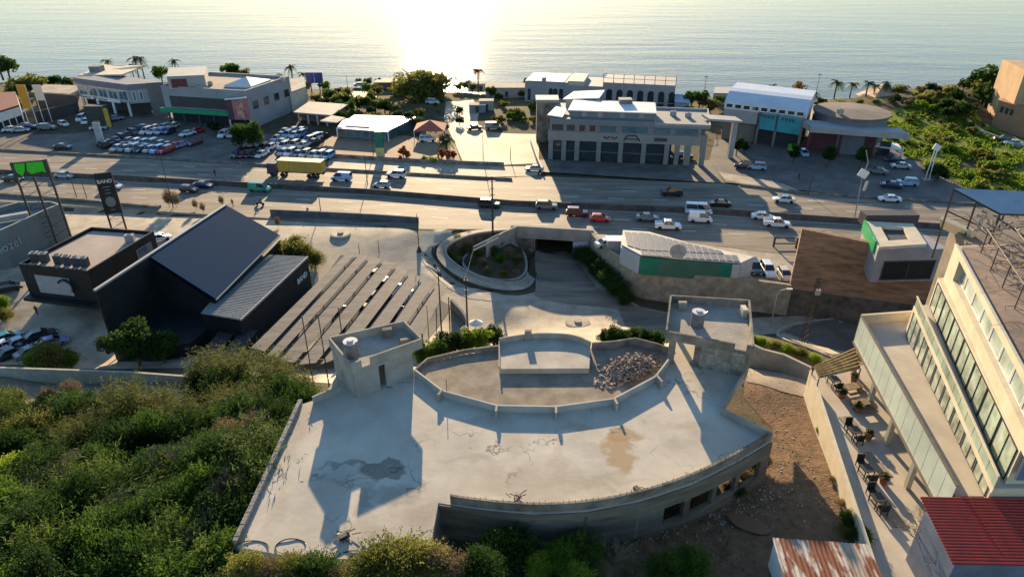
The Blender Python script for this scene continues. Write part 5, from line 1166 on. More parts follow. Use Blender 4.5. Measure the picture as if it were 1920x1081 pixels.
# B5 car showroom
t = thing('car_showroom', 'pale three-level car showroom with tall glazed bays and white sloping roof', 'building', W(1160, 300))
a, b_ = W(1029, 299), W(1322, 312); dd = (b_-a).normalized(); n_ = Vector((dd.y, -dd.x, 0)); L_ = (b_-a).length; bk = -n_*16
sm = mat('showroom_render', (.22, .225, .22), .75, .06, .3)
def q_(u, v=0): return a+dd*L_*u+bk*v
blockb(t, [q_(0, .1), q_(.78, .1), q_(.78, 1), q_(0, 1)], -.3, 5.0, M_DGREY, 'ground_floor_glazing')
for u in (-.005, .08, .165, .305, .445, .59, .735, .8): MB().wall(q_(u), q_(u+.03), .8, -.3, 5.0, side=-1).build('pillar', sm, t)
MB().wall(q_(.86), q_(.9), .8, -.3, 5, side=-1).build('pillar', sm, t); MB().wall(q_(.955), q_(.99), .8, -.3, 7.6, side=-1).build('pillar', sm, t)
MB().wall(q_(-.01), q_(.95), 1.0, 5.0, 7.2, side=-1).build('sign_fascia', mat('fascia_grey', (.27, .26, .245), .75, .06, .3), t)
for i, (u0, u1) in enumerate(((.028, .078), (.112, .163), (.197, .303), (.337, .443), (.477, .588), (.622, .733))):
    MB().wall(q_(u0, .03), q_(u1, .03), .1, .1, 4.8).build('showroom_window', M_GLASS, t); MB().wall(q_(u0, .02), q_(u1, .02), .12, 2.3, 2.45).build('transom', M_MGREY, t)
blockb(t, [q_(0, .02), q_(.95, .02), q_(.97, 1), q_(0, 1)], 7.2, 9.0, sm, 'first_floor_wall')
for u0, u1, m in ((.015, .085, M_GLASS), (.11, .16, M_GLASS), (.19, .225, mat('maroon_glass', (.12, .03, .04), .3)), (.255, .29, mat('maroon_glass', (.12, .03, .04), .3)), (.32, .42, M_GLASSB), (.46, .62, M_GLASSB), (.66, .76, M_GLASSB), (.79, .93, M_GLASSB)):
    MB().wall(q_(u0, .02), q_(u1, .02), .12, 7.45, 8.8, side=1).build('window', m, t)
blockb(t, [q_(0), q_(.66), q_(.66, 1), q_(0, 1)], 9.0, 10.3, mat('showroom_upper', (.19, .21, .22), .75, .06, .3), 'terrace_wall')
blockb(t, [q_(.66), q_(1.0), q_(1.03, 1), q_(.66, 1)], 9.0, 9.6, sm, 'wing_wall'); ring([q_(.66), q_(1.0), q_(1.03, 1), q_(.66, 1)], .3, 9.6, 10.1).build('wing_parapet', M_LGREY, t)
blockb(t, [q_(.12, .12), q_(.66, .12), q_(.66, .8), q_(.12, .8)], 10.3, 12.0, mat('showroom_upper', (.19, .21, .22), .75, .06, .3), 'penthouse')
for u in (.2, .3, .44, .56): MB().wall(q_(u, .12), q_(u+.03, .12), .12, 10.6, 11.8, side=1).build('penthouse_window', M_LGREY, t)
wr = [q_(.11, .08)+Vector((0, 0, 11.9)), q_(.665, .08)+Vector((0, 0, 11.9)), q_(.665, .6)+Vector((0, 0, 12.4)), q_(.13, .6)+Vector((0, 0, 12.4))]
MB().loft(wr, [v+Vector((0, 0, .25)) for v in wr]).build('sloping_roof', M_WHITE, t)
wr = [q_(.06, .66)+Vector((0, 0, 12.3)), q_(.3, .66)+Vector((0, 0, 12.9)), q_(.33, 1.1)+Vector((0, 0, 13.3)), q_(.12, 1.1)+Vector((0, 0, 12.7))]
MB().loft(wr, [v+Vector((0, 0, .3)) for v in wr]).build('rear_roof', M_WHITE, t); blockb(t, [q_(.08, .65), q_(.3, .65), q_(.3, 1.05), q_(.12, 1.05)], 10.3, 12.3, M_CREAM, 'rear_block')
wr = [q_(-.02, .1)+Vector((0, 0, 10.5)), q_(.08, .0)+Vector((0, 0, 10.5)), q_(.1, .4)+Vector((0, 0, 11)), q_(.02, .5)+Vector((0, 0, 11))]; MB().loft(wr, [v+Vector((0, 0, .25)) for v in wr]).build('corner_roof', M_WHITE, t)
c = q_(.39)+n_*.1; emb = M_DSTEEL; E_ = MB()    # winged mark, arched mark and dark name plate
for sx in (-1, 1): E_.path([c+dd*sx*.2+Vector((0, 0, 6.4)), c+dd*sx*.9+Vector((0, 0, 5.9)), c+dd*sx*1.6+Vector((0, 0, 6.4))], .14, 5)
E_.build('emblem', emb, t); E_ = MB(); c = q_(.525)+n_*.1
E_.path([c-dd*1.9+Vector((0, 0, 5.5)), c-dd*1.2+Vector((0, 0, 6.8)), c+dd*.9+Vector((0, 0, 6.9)), c+dd*1.9+Vector((0, 0, 5.6))], .16, 5); E_.tube(c-dd*1.5+Vector((0, 0, 6)), c+dd*1.5+Vector((0, 0, 6)), .12, 5); E_.build('emblem', emb, t)
MB().wall(q_(.665), q_(.745), .1, 5.7, 6.5, side=1).build('name_plate', M_DGREY, t)
p = q_(.47, .55); MB().box((p.x, p.y, 13.0), (3.2, 2.6, 1.2)).build('roof_cage', M_MGREY, t)
MB().strip([q_(.98, .35)+Vector((0, 0, 10.2)), q_(1.2, .5)+Vector((0, 0, 9.3))], 4.5, 0, .5).build('side_canopy', M_LGREY, t)
p = q_(1.18, .5); MB().box((p.x, p.y, 4.6), (1.2, 1.2, 9.6)).build('canopy_pier', M_LGREY, t)
# rough stub tower beside it
t = thing('stub_tower', 'rough narrow stone tower at left corner of the car showroom', 'tower', W(1022, 262))
p = W(1024, 262); MB().box((p.x, p.y, 5.2), (5.5, 5, 11)).build('shaft', M_CONCD, t); MB().box((p.x, p.y, 11), (6, 5.4, .7)).build('cap', M_LGREY, t)
t = thing('gate_ramp', 'pale stepped ramp rail at left corner of the showroom forecourt', 'railing', W(1010, 310))
MB().strip(WP([(996, 270), (1006, 300), (1016, 324)]), .4, 0, 1.3).build('ramp_wall', M_LGREY, t)
# B6 turquoise fronted
t = thing('turquoise_building', 'building with curved white glazed roof and turquoise sign wall', 'building', W(1430, 275))
a, b_ = W(1350, 262), W(1497, 281); dd = (b_-a).normalized(); n_ = Vector((dd.y, -dd.x, 0)); L_ = (b_-a).length; bk = -n_*15
bw_ = mat('sandy_grey', (.2, .18, .16), .8, .1, .3)
blockb(t, [q_(0, .1), q_(.42, .1), q_(.42, 1), q_(0, 1)], -.3, 5.2, bw_, 'left_wing'); blockb(t, [q_(0, 0), q_(.43, 0), q_(.43, 1), q_(0, 1)], 5.2, 8.4, M_LGREY, 'left_upper')
blockb(t, [q_(.42, .2), q_(1, .2), q_(1, 1), q_(.42, 1)], -.3, 8.2, M_DGREY, 'main_wall')
MB().wall(q_(.44), q_(.97), .5, 4.2, 9.0, side=-1, z1b=8.4, z0b=3.8).build('turquoise_sign', mat('turquoise', (.04, .3, .34), .5, .15, .3), t)
for k in range(10): 
    if k in (4, 5): continue
    MB().wall(q_(.47+.043*k), q_(.5+.043*k), .08, 7.3-.05*k, 8.1-.05*k, side=1).build('sign_letter', mat('dark_teal', (.02, .12, .14), .5), t)
for u in (.44, .66, .97): MB().wall(q_(u), q_(u+.03), .8, -.3, 9, side=-1).build('pillar', bw_, t)
rf_ = []; 
for v, z in ((0, 8.4), (0, 10.2), (.12, 11.4), (.3, 12.2), (.5, 12.5), (1, 12.5)): rf_.append((v, z))
b = MB(); 
lo = [q_(-.01, v)+Vector((0, 0, z)) for v, z in rf_]+[q_(-.01, 1)+Vector((0, 0, 8.4))]; hi = [q_(1.02, v)+Vector((0, 0, z-.3)) for v, z in rf_]+[q_(1.02, 1)+Vector((0, 0, 8.2))]
b.loft(lo, hi); b.build('curved_roof', mat('roof_white_blue', (.55, .58, .64), .45, .06, .3), t)
for k in range(9): window(t, q_(-.01), q_(1.02), L_*(.02+.11*k), L_*(.115+.11*k), 8.7-.02*k, 10.0-.03*k, glass=M_GLASS, frame=M_WHITE, fr=.18)
MB().box((q_(.9, -.05).x, q_(.9, -.05).y-1.5, 1), (2, 1.4, 1.6)).build('green_box', mat('lime_box', (.2, .45, .05), .5), t)
# B7 drum and long canopy
t = thing('drum_building', 'round grey drum building with long flat canopy over a red shopfront', 'building', W(1590, 285))
c = W(1594, 280)+V2(0, 4); MB().disc(c, 8.8, -.3, 8.6, 40).build('drum_wall', mat('drum_grey', (.17, .17, .19), .75, .08, .3), t); MB().disc(c, 9.3, 8.6, 9.1, 40).build('drum_roof', mat('drum_roof_brown', (.17, .14, .12), .9, .12, .3), t)
b = MB(); vs = [(c.x+8.8*cos(2*pi*k/32), c.y+8.8*sin(2*pi*k/32), 9.1) for k in range(32)]+[(c.x, c.y, 9.6)]; b.add(vs, [(k, (k+1) % 32, 32) for k in range(32)]); b.build('roof_cone', mat('drum_roof_brown', (.17, .14, .12)), t)
a, b_ = W(1518, 288), W(1640, 296); a2, b2 = WY(1519, 248, a.y-2), WY(1703, 262, b_.y-3)
MB().loft([a2, b2, b2+V2(0, 5), a2+V2(0, 7)], [v+Vector((0, 0, 1.5)) for v in (a2, b2, b2+V2(0, 5), a2+V2(0, 7))]).build('long_canopy', M_LGREY, t)
rd = mat('dark_red_front', (.1, .03, .035), .6, .2, .5); MB().wall(a+V2(0, 3), b_+V2(0, 2), .5, -.3, 5.2).build('shopfront', rd, t)
for k in range(6): window(t, a+V2(0, 3), b_+V2(0, 2), 1+3.2*k, 3.6+3.2*k, .2, 3.9, glass=M_GLASS if k % 2 else mat('tan_pane', (.25, .22, .15), .5), name='shop_window')
for u in (.02, .35, .7): p = a2.lerp(b2, u)+V2(0, 1); MB().box((p.x, p.y, p.z/2), (.5, .5, p.z)).build('post', rd, t)
c4 = [WY(1640, 275, b_.y+1), WY(1692, 283, b_.y-1), WY(1684, 271, b_.y+6), WY(1642, 264, b_.y+7)]; MB().loft(c4, [v+Vector((0, 0, .2)) for v in c4]).build('white_awning', M_WHITE, t); MB().box((c4[1].x, c4[1].y, c4[1].z/2), (.3, .3, c4[1].z+2)).build('awning_post', M_WHITE, t)
blockb(t, [W(1515, 262), W(1540, 264), W(1545, 240), W(1515, 238)], -.3, 6.5, M_MGREY, 'link_block')
# warehouse at the shore, white tent, boundary wall, tan building
t = thing('shore_warehouse', 'pale low shed on the shore behind the turquoise building', 'shed', W(1365, 200))
P = [W(1335, 196), W(1398, 197), W(1392, 184), W(1338, 184)]; blockb(t, P, -.3, 3.4, M_LGREY); blockb(t, [v+V2(0, -.2) for v in P], 3.4, 3.7, M_LGREY, 'roof')
t = thing('beach_tent', 'peach pyramid tent between the palms on the shore', 'tent', W(1650, 186)); p = W(1652, 184)
b = MB(); s = 6; b.add([(p.x-s, p.y-s, 0), (p.x+s, p.y-s, 0), (p.x+s, p.y+s, 0), (p.x-s, p.y+s, 0), (p.x, p.y, 5)], [(0, 1, 4), (1, 2, 4), (2, 3, 4), (3, 0, 4)]); b.build('canvas', mat('peach_canvas', (.6, .42, .3), .8), t)
t = thing('tan_building', 'tan stone building with arched balconies at the far right edge', 'building', W(1890, 240))
a, b_ = G(1858, 236, 3), G(1925, 262, 3); tan_ = mat('tan_stone', (.5, .33, .18), .85, .1, .3)
zt0 = a.z
MB().prism([a, b_, b_+V2(30, 6), a+V2(22, 22)], -2, 8).build('lower_block', mat('tan_brown', (.33, .19, .11), .85, .1, .3), t)
p0_, p1_ = a.lerp(b_, .45)+V2(0, 1), b_+V2(14, 0)
MB().prism([p0_, p1_, p1_+V2(8, 14), p0_+V2(4, 16)], 0, 17).build('tower_block', tan_, t)
for k in range(3): window(t, a, b_, 1.2+1.6*k, 2.2+1.6*k, 5, 6.6, glass=M_GLASS)
for zz in (7, 11.5): window(t, p0_, p1_, 3.5, 7.5, zz, zz+3, glass=M_GLASS, frame=M_CREAM); MB().wall(p0_+V2(2.5, -.9), p0_.lerp(p1_, .6)+V2(0, -.9), 1.6, zz-.8, zz).build('balcony', M_CREAM, t)
tag(MB().strip([G(1812, 228, 2), G(1842, 252, 2), G(1905, 275, 2), G(1990, 300, 2)], .4, -1, 1.0).build('meadow_wall', M_CONC), 'pale roadside wall between the green meadow and the tan building', 'wall')
tag(MB().strip([W(72, 232), W(150, 215)], .3, 0, 3.6).build('boundary_wall', M_DGREY), 'dark boundary wall beside the white office', 'wall')
for (px, py), lb in (((585, 172), 'left blue display panel near the shore'), ((601, 172), 'right blue display panel near the shore')):
    p = W(px, py+3); t = thing('display_panel', lb, 'panel', p, 'pair of blue display panels'); MB().box((p.x, p.y, 5.2), (2.8, .3, 3.6)).build('panel', mat('royal_blue', (.04, .06, .25), .5), t); MB().box((p.x, p.y, 1.6), (.3, .3, 3.6)).build('post', M_DSTEEL, t)
# low structures by the sea road
for i, (px, py, w_, d_, h_, m_, nm, lb, ct) in enumerate([
  (895, 212, 5, 3, 2.4, mat('blue_grey_metal', (.2, .22, .27), .6), 'container', 'grey-blue container on the scrub right of the sea road', 'container'),
  (912, 208, 4.2, 3, 3, M_LGREY, 'container', 'pale grey container right of the sea road', 'container'),
  (811, 175, 6, 4, 3.4, mat('hut_blue', (.14, .26, .38), .6), 'beach_hut', 'blue hut in the shade of the big round tree', 'hut'),
  (950, 183, 14, 7, 3.2, M_CONC, 'low_house', 'low pale house left of the long white building', 'house'),
  (735, 168, 12, 6, 2.4, mat('brown_roof', (.2, .13, .1), .8), 'low_house', 'low brown house left of the big round tree', 'house'),
  (902, 172, 9, 4, 2.6, M_CREAM, 'low_house', 'low cream house behind the round bushes at the shore', 'house')]):
    p = W(px, py); t = thing(nm, lb, ct, p); MB().box((p.x, p.y+d_/2, h_/2-.1), (w_, d_, h_)).build('body', m_, t); MB().box((p.x, p.y+d_/2, h_), (w_+.4, d_+.4, .2)).build('roof', M_CONC if i != 4 else m_, t)
    MB().box((p.x, p.y-.03, 1.1), (1.1, .1, 1.9)).build('door', M_DGREY, t)
# flags at the far left
def banner(px, py, h, wd, hp, m_, lb, nm='banner_sign', tilt=0, post=M_WHITE):
    p = W(px, py); t = thing(nm, lb, 'banner', p); MB().box((p.x, p.y, h-hp/2), (wd, .18, hp)).build('banner_panel', m_, t)
    for s_ in (-1, 1): MB().tube((p.x+s_*wd/2, p.y, 0), (p.x+s_*wd/2, p.y, h), .1, 5).build('post', post, t)
banner(66, 243, 12.5, 2.4, 6.6, mat('orange_banner', (.75, .3, .02), .6, .05), 'orange vertical banner on white posts at far left')
banner(91, 231, 11, 2.4, 4.4, mat('cream_banner', (.7, .68, .55), .6, .05), 'cream banner on white posts right of the orange banner')
banner(190, 268, 5.5, 1.8, 5.3, mat('grey_pylon', (.4, .42, .44), .6), 'plain pale grey pylon among the parked cars at left', 'sign_pylon')
p = W(207, 242); t = thing('yellow_flag', 'tall yellow feather flag in front of the white office', 'flag', p)
MB().box((p.x, p.y, 3.2), (1.3, .12, 5.2)).build('flag_cloth', mat('yellow_cloth', (.5, .34, .04), .7), t); MB().tube(p, p+Vector((0, 0, 6)), .07, 5).build('pole', M_WHITE, t)
p = W(190, 238); t = thing('gallery_truck', 'dark green tall box stand beside the yellow flag', 'stand', p)
MB().box((p.x, p.y, 3.2), (5.5, 2.5, 6)).build('box_body', mat('dark_olive', (.05, .06, .045), .7, .2, 1), t); MB().box((p.x, p.y-1.4, 1.2), (2, .3, 2)).build('counter', mat('orange_brown', (.35, .18, .1), .7), t)
# white frame sign at right
p = W(1738, 337); t = thing('white_frame_sign', 'tall white double-post sign at the meadow edge', 'sign', p)
for s_ in (-.45, .45): MB().tube((p.x+s_, p.y, 0), (p.x+s_*.6, p.y, 7.5), .12, 5).build('post', M_WHITE, t)
MB().box((p.x+.05, p.y, 7.6), (1.6, .3, 1.4), ry=.4).build('head', M_WHITE, t); MB().box((p.x, p.y, .1), (2, 1.4, .3)).build('base', M_CONC, t)
# highway gantry sign frame right
a, b_ = W(1450, 462), W(1492, 465); t = thing('roadside_frame', 'dark low roadside frame sign left of the brown wall', 'sign', a)
MB().box(((a.x+b_.x)/2, a.y, 1.7), ((b_-a).length, .15, .25)).build('rail', M_DSTEEL, t); MB().box(((a.x+b_.x)/2, a.y, .6), ((b_-a).length, .15, .2)).build('rail', M_DSTEEL, t)
for p in (a, b_): MB().box((p.x, p.y, 1), (.3, .3, 2)).build('post', M_DSTEEL, t)
# ================================================================ poles and lamps
def pole(px, py, top, lb, nm='utility_pole', ct='pole', r=.14, z=None, arms=(), m=M_DSTEEL, n=None):
    p = G(px, py) if z is None else W(px, py, z); tp = WY(px, top, p.y); h = tp.z-p.z
    t = thing(nm, lb, ct, p); MB().tube(p, p+Vector((0, 0, h)), r, 7, r*.6).build('shaft', m, t)
    for k, (dz, w_) in enumerate(arms): MB().box((p.x, p.y, p.z+h-dz), (w_, .12, .12)).build('crossarm', m, t); MB().box((p.x, p.y, p.z+h-dz+.12), (w_*.8, .08, .08)).build('insulators', M_LGREY, t)
    return t, p, h
t, p, h = pole(924, 440, 330, 'dark utility pole beside the highway at the left of the underpass', arms=((1, 1.2), (2.4, .9), (3.6, 1.3)), r=.2, z=0)
pole(786, 472, 400, 'thin pole standing on the plaza near the long wall', 'plaza_pole', r=.09)
MB_ = MB(); p = G(786, 472); tag(MB().loft([(p.x-.45, p.y-.45, p.z), (p.x+.45, p.y-.45, p.z), (p.x+.45, p.y+.45, p.z), (p.x-.45, p.y+.45, p.z)], [(p.x-.1, p.y-.1, p.z+1.2), (p.x+.1, p.y-.1, p.z+1.2), (p.x+.1, p.y+.1, p.z+1.2), (p.x-.1, p.y+.1, p.z+1.2)]).build('pole_base', M_DSTEEL, org=p), 'dark pyramid base of the thin plaza pole', 'base')
pole(829, 640, 503, 'tall dark pole at the right end of the striped carport', arms=((.4, .5),), r=.13)
pole(806, 660, 572, 'short thin dark pole in front of the parking pit', 'thin_pole', r=.07)
pole(843, 600, 555, 'short dark post at the carport end', 'thin_pole', r=.12)
t, p, h = pole(877, 625, 520, 'dark steel pole carrying a twin white lamp arm over the ring road', 'street_lamp', 'street lamp', arms=((.5, .6), (2.2, .5)), r=.17)
tp = p+Vector((0, 0, h)); q = WY(888, 466, p.y+5.5); MB().tube(tp, q, .05, 5).build('stay_rod', M_LGREY, t)
dv = (WY(945, 437, q.y+7)-q)*.8
b = MB(); 
for s_ in (-.35, .35): b.tube(q+Vector((0, 0, s_*.8)), q+dv+Vector((0, 0, s_*.8)), .14, 6)
for k in range(7): b.tube(q+dv*(k/6)+Vector((0, 0, -.28)), q+dv*(k/6)+Vector((0, 0, .28)), .05, 4)
b.build('lamp_arm', M_LGREY, t)
pole(674, 474, 455, 'small dark lamp post at the back edge of the carport, left one', 'lamp_post', 'lamp post', r=.07); pole(711, 475, 450, 'small dark lamp post at the back edge of the carport, right one', 'lamp_post', 'lamp post', r=.07)
t, p, h = pole(1445, 612, 552, 'curved street lamp in front of the retaining wall at right', 'street_lamp', 'street lamp', r=.14, z=-4.6, m=M_LGREY)
b = MB(); tp = p+Vector((0, 0, h)); b.path([tp, tp+Vector((.4, 0, .7)), tp+Vector((1.4, 0, 1.0))], .1, 6); b.build('lamp_arm', M_LGREY, t); MB().box((tp.x+1.7, tp.y, tp.z+1.0), (.9, .35, .15)).build('lamp_head', M_WHITE, t)
# lattice pylon
p = W(1503, 655, -3.8); t = thing('lattice_pylon', 'slender dark lattice pylon beside the curved side street', 'pylon', p); tp = WY(1522, 520, p.y); h = tp.z-p.z; b = MB()
L4 = [Vector((sx*.45, sy*.45, 0)) for sx, sy in ((-1, -1), (1, -1), (1, 1), (-1, 1))]; ns = 12
for k in range(4):
    b.tube(p+L4[k], p+L4[k]*.35+Vector((0, 0, h)), .06, 4)
    for j in range(ns):
        s0, s1 = 1-.65*j/ns, 1-.65*(j+1)/ns; b.tube(p+L4[k]*s0+Vector((0, 0, h*j/ns)), p+L4[(k+1) % 4]*s1+Vector((0, 0, h*(j+1)/ns)), .03, 4)
b.build('lattice', M_DSTEEL, t); MB().box((p.x, p.y, p.z+h-.6), (1.4, .12, .12)).build('crossarm', M_DSTEEL, t); MB().box((p.x+.2, p.y-.3, p.z+h-2.2), (.6, .5, .8)).build('transformer', M_LGREY, t)
# highway lamp with flag board
p = W(1601, 415, 0); t = thing('mast_with_board', 'tall leaning mast with a white square board over the highway', 'mast', p); tp = WY(1624, 282, p.y)
b = MB(); b.tube(p, WY(1617, 330, p.y), .12, 6, .09); b.path([WY(1617, 330, p.y), WY(1628, 305, p.y), tp], .09, 5); b.build('shaft', M_LGREY, t)
q = WY(1618, 325, p.y); MB().box((q.x, q.y-.2, q.z), (1.9, .12, 1.5), ry=.45).build('white_board', M_WHITE, t); q = WY(1622, 348, p.y); MB().box((q.x, q.y-.2, q.z), (.5, .12, 1.9), ry=.1).build('side_board', M_CREAM, t)
for px, py, top, lb in ((145, 373, 325, 'thin dark lamp post by the highway kerb at far left'), (163, 372, 338, 'very thin pole right of the far left lamp post'), (325, 390, 292, 'tall thin pole with dry palm at its foot by the highway'), (602, 400, 363, 'thin pole by the long plaza wall'), (689, 345, 290, 'thin pole on the far highway kerb beside the pavement'), (1515, 365, 330, 'thin pole at the car park entrance on the far kerb'), (700, 290, 240, 'dark pole in front of the white-roofed cafe'), (906, 300, 252, 'thin pole on the sunlit sea road, left one'), (957, 300, 275, 'thin short pole on the sunlit sea road, right one'), (1527, 190, 137, 'tall leaning pole between the shore palms'), (1315, 215, 141, 'tall pole at right end of the long white building'), (655, 192, 140, 'thin pole behind the scrub left of the round tree'), (1697, 186, 160, 'thin dark post on the bluff above the sea')):
    pole(px, py, top, lb, 'thin_pole', r=.1, z=0, arms=(((.5, 1.2),) if px in (1315, 924, 1527) else ()))

# roof units on the far buildings
def unit_():
    t = thing('roof_unit', None, None); MB().box((0, 0, .6), (1.3, .9, 1.1)).build('casing', M_LGREY, t); MB().disc((0, 0), .36, 1.15, 1.2, 12).build('fan', M_DSTEEL, t); MB().box((0, 0, .03), (1.1, .7, .1)).build('base', M_DSTEEL, t); return t
for px, py, z, lb in ((395, 160, 10.2, 'grey roof unit left of the pyramid skylight'), (530, 152, 10.2, 'grey roof unit at the back right corner of the grey showroom roof'), (375, 168, 10.2, 'grey roof unit beside the penthouse of the grey showroom'),
  (1290, 220, 9.6, 'grey roof unit on the right wing of the car showroom'), (1262, 217, 9.6, 'grey roof unit beside the penthouse of the car showroom'), (1085, 157, 6.0, 'grey roof unit on the middle part of the long white building'), (1020, 152, 6.8, 'grey roof unit on the left part of the long white building'),
  (1575, 213, 9.4, 'grey roof unit on the round drum building'), (245, 452, 7.14, 'grey roof unit at the back of the black restaurant roof')):
    p = W(px, py, z); place('unit', unit_, p, .2, 1, lb, 'roof unit', 'roof units')
# ================================================================ vehicles (nose to +x at rotation 0)
CARCOL = {'white': (.72, .73, .74), 'silver': (.42, .44, .46), 'grey': (.17, .18, .19), 'black': (.02, .022, .025), 'dark blue': (.02, .035, .09), 'blue': (.06, .18, .42),
          'light blue': (.25, .45, .65), 'red': (.5, .02, .03), 'maroon': (.16, .02, .03), 'green': (.01, .28, .19), 'violet': (.28, .27, .5), 'cream': (.55, .52, .42), 'teal': (.02, .2, .25)}
def paint(c): return mat('car_paint_'+c.replace(' ', '_'), CARCOL[c], .28, .03, 2, obj=True, spec=.55, coat=.6)
CG = mat('car_glass', (.015, .02, .025), .07, .05, 2, obj=True, spec=.7); HL = mat('headlight_lens', (.6, .6, .58), .15, .03, 2, obj=True)
TL = mat('tail_lamp_lens', (.3, .01, .01), .3, .03, 2, obj=True)
SPEC = {  # stations: x, z belt/hood top, half width ; cabin: x0 base,x1 top,x2 top,x3 base, roof z
 'sedan': dict(L=4.5, w=.88, prof=[(-2.25, .72), (-2.1, .92), (-1.35, .98), (.85, .93), (1.9, .78), (2.25, .6)], cab=(-1.6, -.85, .45, 1.2), zr=1.43),
 'hatch': dict(L=3.9, w=.85, prof=[(-1.95, .75), (-1.9, .98), (-1.3, 1.0), (.8, .95), (1.6, .82), (1.95, .6)], cab=(-1.88, -1.5, .25, 1.05), zr=1.5),
 'suv': dict(L=4.6, w=.93, prof=[(-2.3, .8), (-2.25, 1.1), (-1.3, 1.12), (.95, 1.08), (2.1, 1.0), (2.3, .7)], cab=(-2.2, -1.9, .35, 1.15), zr=1.78),
 'van': dict(L=4.7, w=.95, prof=[(-2.35, .8), (-2.32, 1.2), (-1.3, 1.2), (1.1, 1.15), (2.0, .95), (2.35, .65)], cab=(-2.32, -2.22, .9, 1.75), zr=2.0),
 'pickup': dict(L=5.1, w=.92, prof=[(-2.55, .8), (-2.5, 1.05), (-.9, 1.05), (1.1, 1.05), (2.3, .98), (2.55, .7)], cab=(-.95, -.75, .55, 1.3), zr=1.75),
 'minibus': dict(L=5.4, w=.98, prof=[(-2.7, .8), (-2.68, 1.3), (-1.3, 1.3), (1.6, 1.2), (2.4, .95), (2.7, .65)], cab=(-2.68, -2.6, 1.5, 2.3), zr=2.25)}
def make_car(kind, colr):
    s = SPEC[kind]; t = thing('parked_car' if kind in ('sedan', 'hatch', 'suv') else kind, None, None); w_ = s['w']; P = paint(colr)
    b = MB(); st = s['prof']; rows = []
    for x, z in st:
        k = 1 if abs(x) < s['L']/2-.25 else .84
        rows.append([(x, -w_*k, .32), (x, -w_*k, .32+(z-.32)*.55), (x, -w_*k*.97, z-.06), (x, -w_*k*.86, z), (x, w_*k*.86, z), (x, w_*k*.97, z-.06), (x, w_*k, .32+(z-.32)*.55), (x, w_*k, .32)])
    vs = [p for r in rows for p in r]; fs = []
    for i in range(len(rows)-1):
        for j in range(8): a = i*8+j; c = i*8+(j+1) % 8; fs.append((a, a+8, c+8, c))
    fs += [tuple(range(8)), tuple(len(vs)-1-k for k in range(8))]
    b.add(vs, fs); x0, x1, x2, x3 = s['cab']; zb = st[2][1]-.03; zr = s['zr']; wr = w_*.74; wb = w_*.9
    # roof plate and pillars in body colour
    b.loft([(x1-.03, -wr, zr-.05), (x2+.03, -wr, zr-.05), (x2+.03, wr, zr-.05), (x1-.03, wr, zr-.05)], [(x1+.1, -wr*.88, zr+.03), (x2-.1, -wr*.88, zr+.03), (x2-.1, wr*.88, zr+.03), (x1+.1, wr*.88, zr+.03)])
    for sy in (-1, 1):
        for (xa, xb) in ((x0, x1), (x3, x2), ((x0+x3)/2-.05, (x1+x2)/2-.05)): b.tube((xa, sy*wb, zb), (xb, sy*wr, zr-.02), .045, 4)
    if kind in ('van',):    # closed cargo sides
        for sy in (-1, 1): b.loft([(x0, sy*(wb+.02), zb), (-.3, sy*(wb+.02), zb), (-.3, sy*(wb-.05), zb), (x0, sy*(wb-.05), zb)], [(x1, sy*(wr+.02), zr), (-.3, sy*(wr+.02), zr), (-.3, sy*(wr-.05), zr), (x1, sy*(wr-.05), zr)])
    if kind == 'pickup':
        for sy in (-1, 1): b.box((-1.75, sy*.86, 1.15), (1.55, .07, .22))
        b.box((-2.5, 0, 1.15), (.07, 1.7, .22))
    b.build('body', P, t)
    g = MB(); g.loft([(x0+.03, -wb, zb), (x3-.03, -wb, zb), (x3-.03, wb, zb), (x0+.03, wb, zb)], [(x1, -wr, zr-.04), (x2, -wr, zr-.04), (x2, wr, zr-.04), (x1, wr, zr-.04)]); g.build('windows', CG, t)
    wx = s['L']*.31; r = .33 if kind in ('sedan', 'hatch') else .37
    for x in (-wx, wx*1.02):
        for sy in (-1, 1): MB().tube((x, sy*(w_-.16), r), (x, sy*(w_+.02), r), r, 12).build('wheel', M_RUBBER, t)
    for sy in (-1, 1): MB().box((s['L']/2-.06, sy*w_*.62, .62), (.14, .32, .14)).build('headlight', HL, t)
    for sy in (-1, 1): MB().box((-s['L']/2+.04, sy*w_*.66, .74), (.1, .26, .16)).build('tail_lamp', TL, t)
    return t
def car(kind, colr, p, rz, label, group=None, cat=None):
    nm = {'sedan': 'car', 'hatch': 'car', 'suv': 'car', 'van': 'van', 'pickup': 'pickup truck', 'minibus': 'minibus'}[kind]
    return place('car_'+kind+colr, lambda: make_car(kind, colr), (p.x, p.y, p.z), rz, 1, label, cat or nm, group)
HWG = 'vehicles driving on the highway'
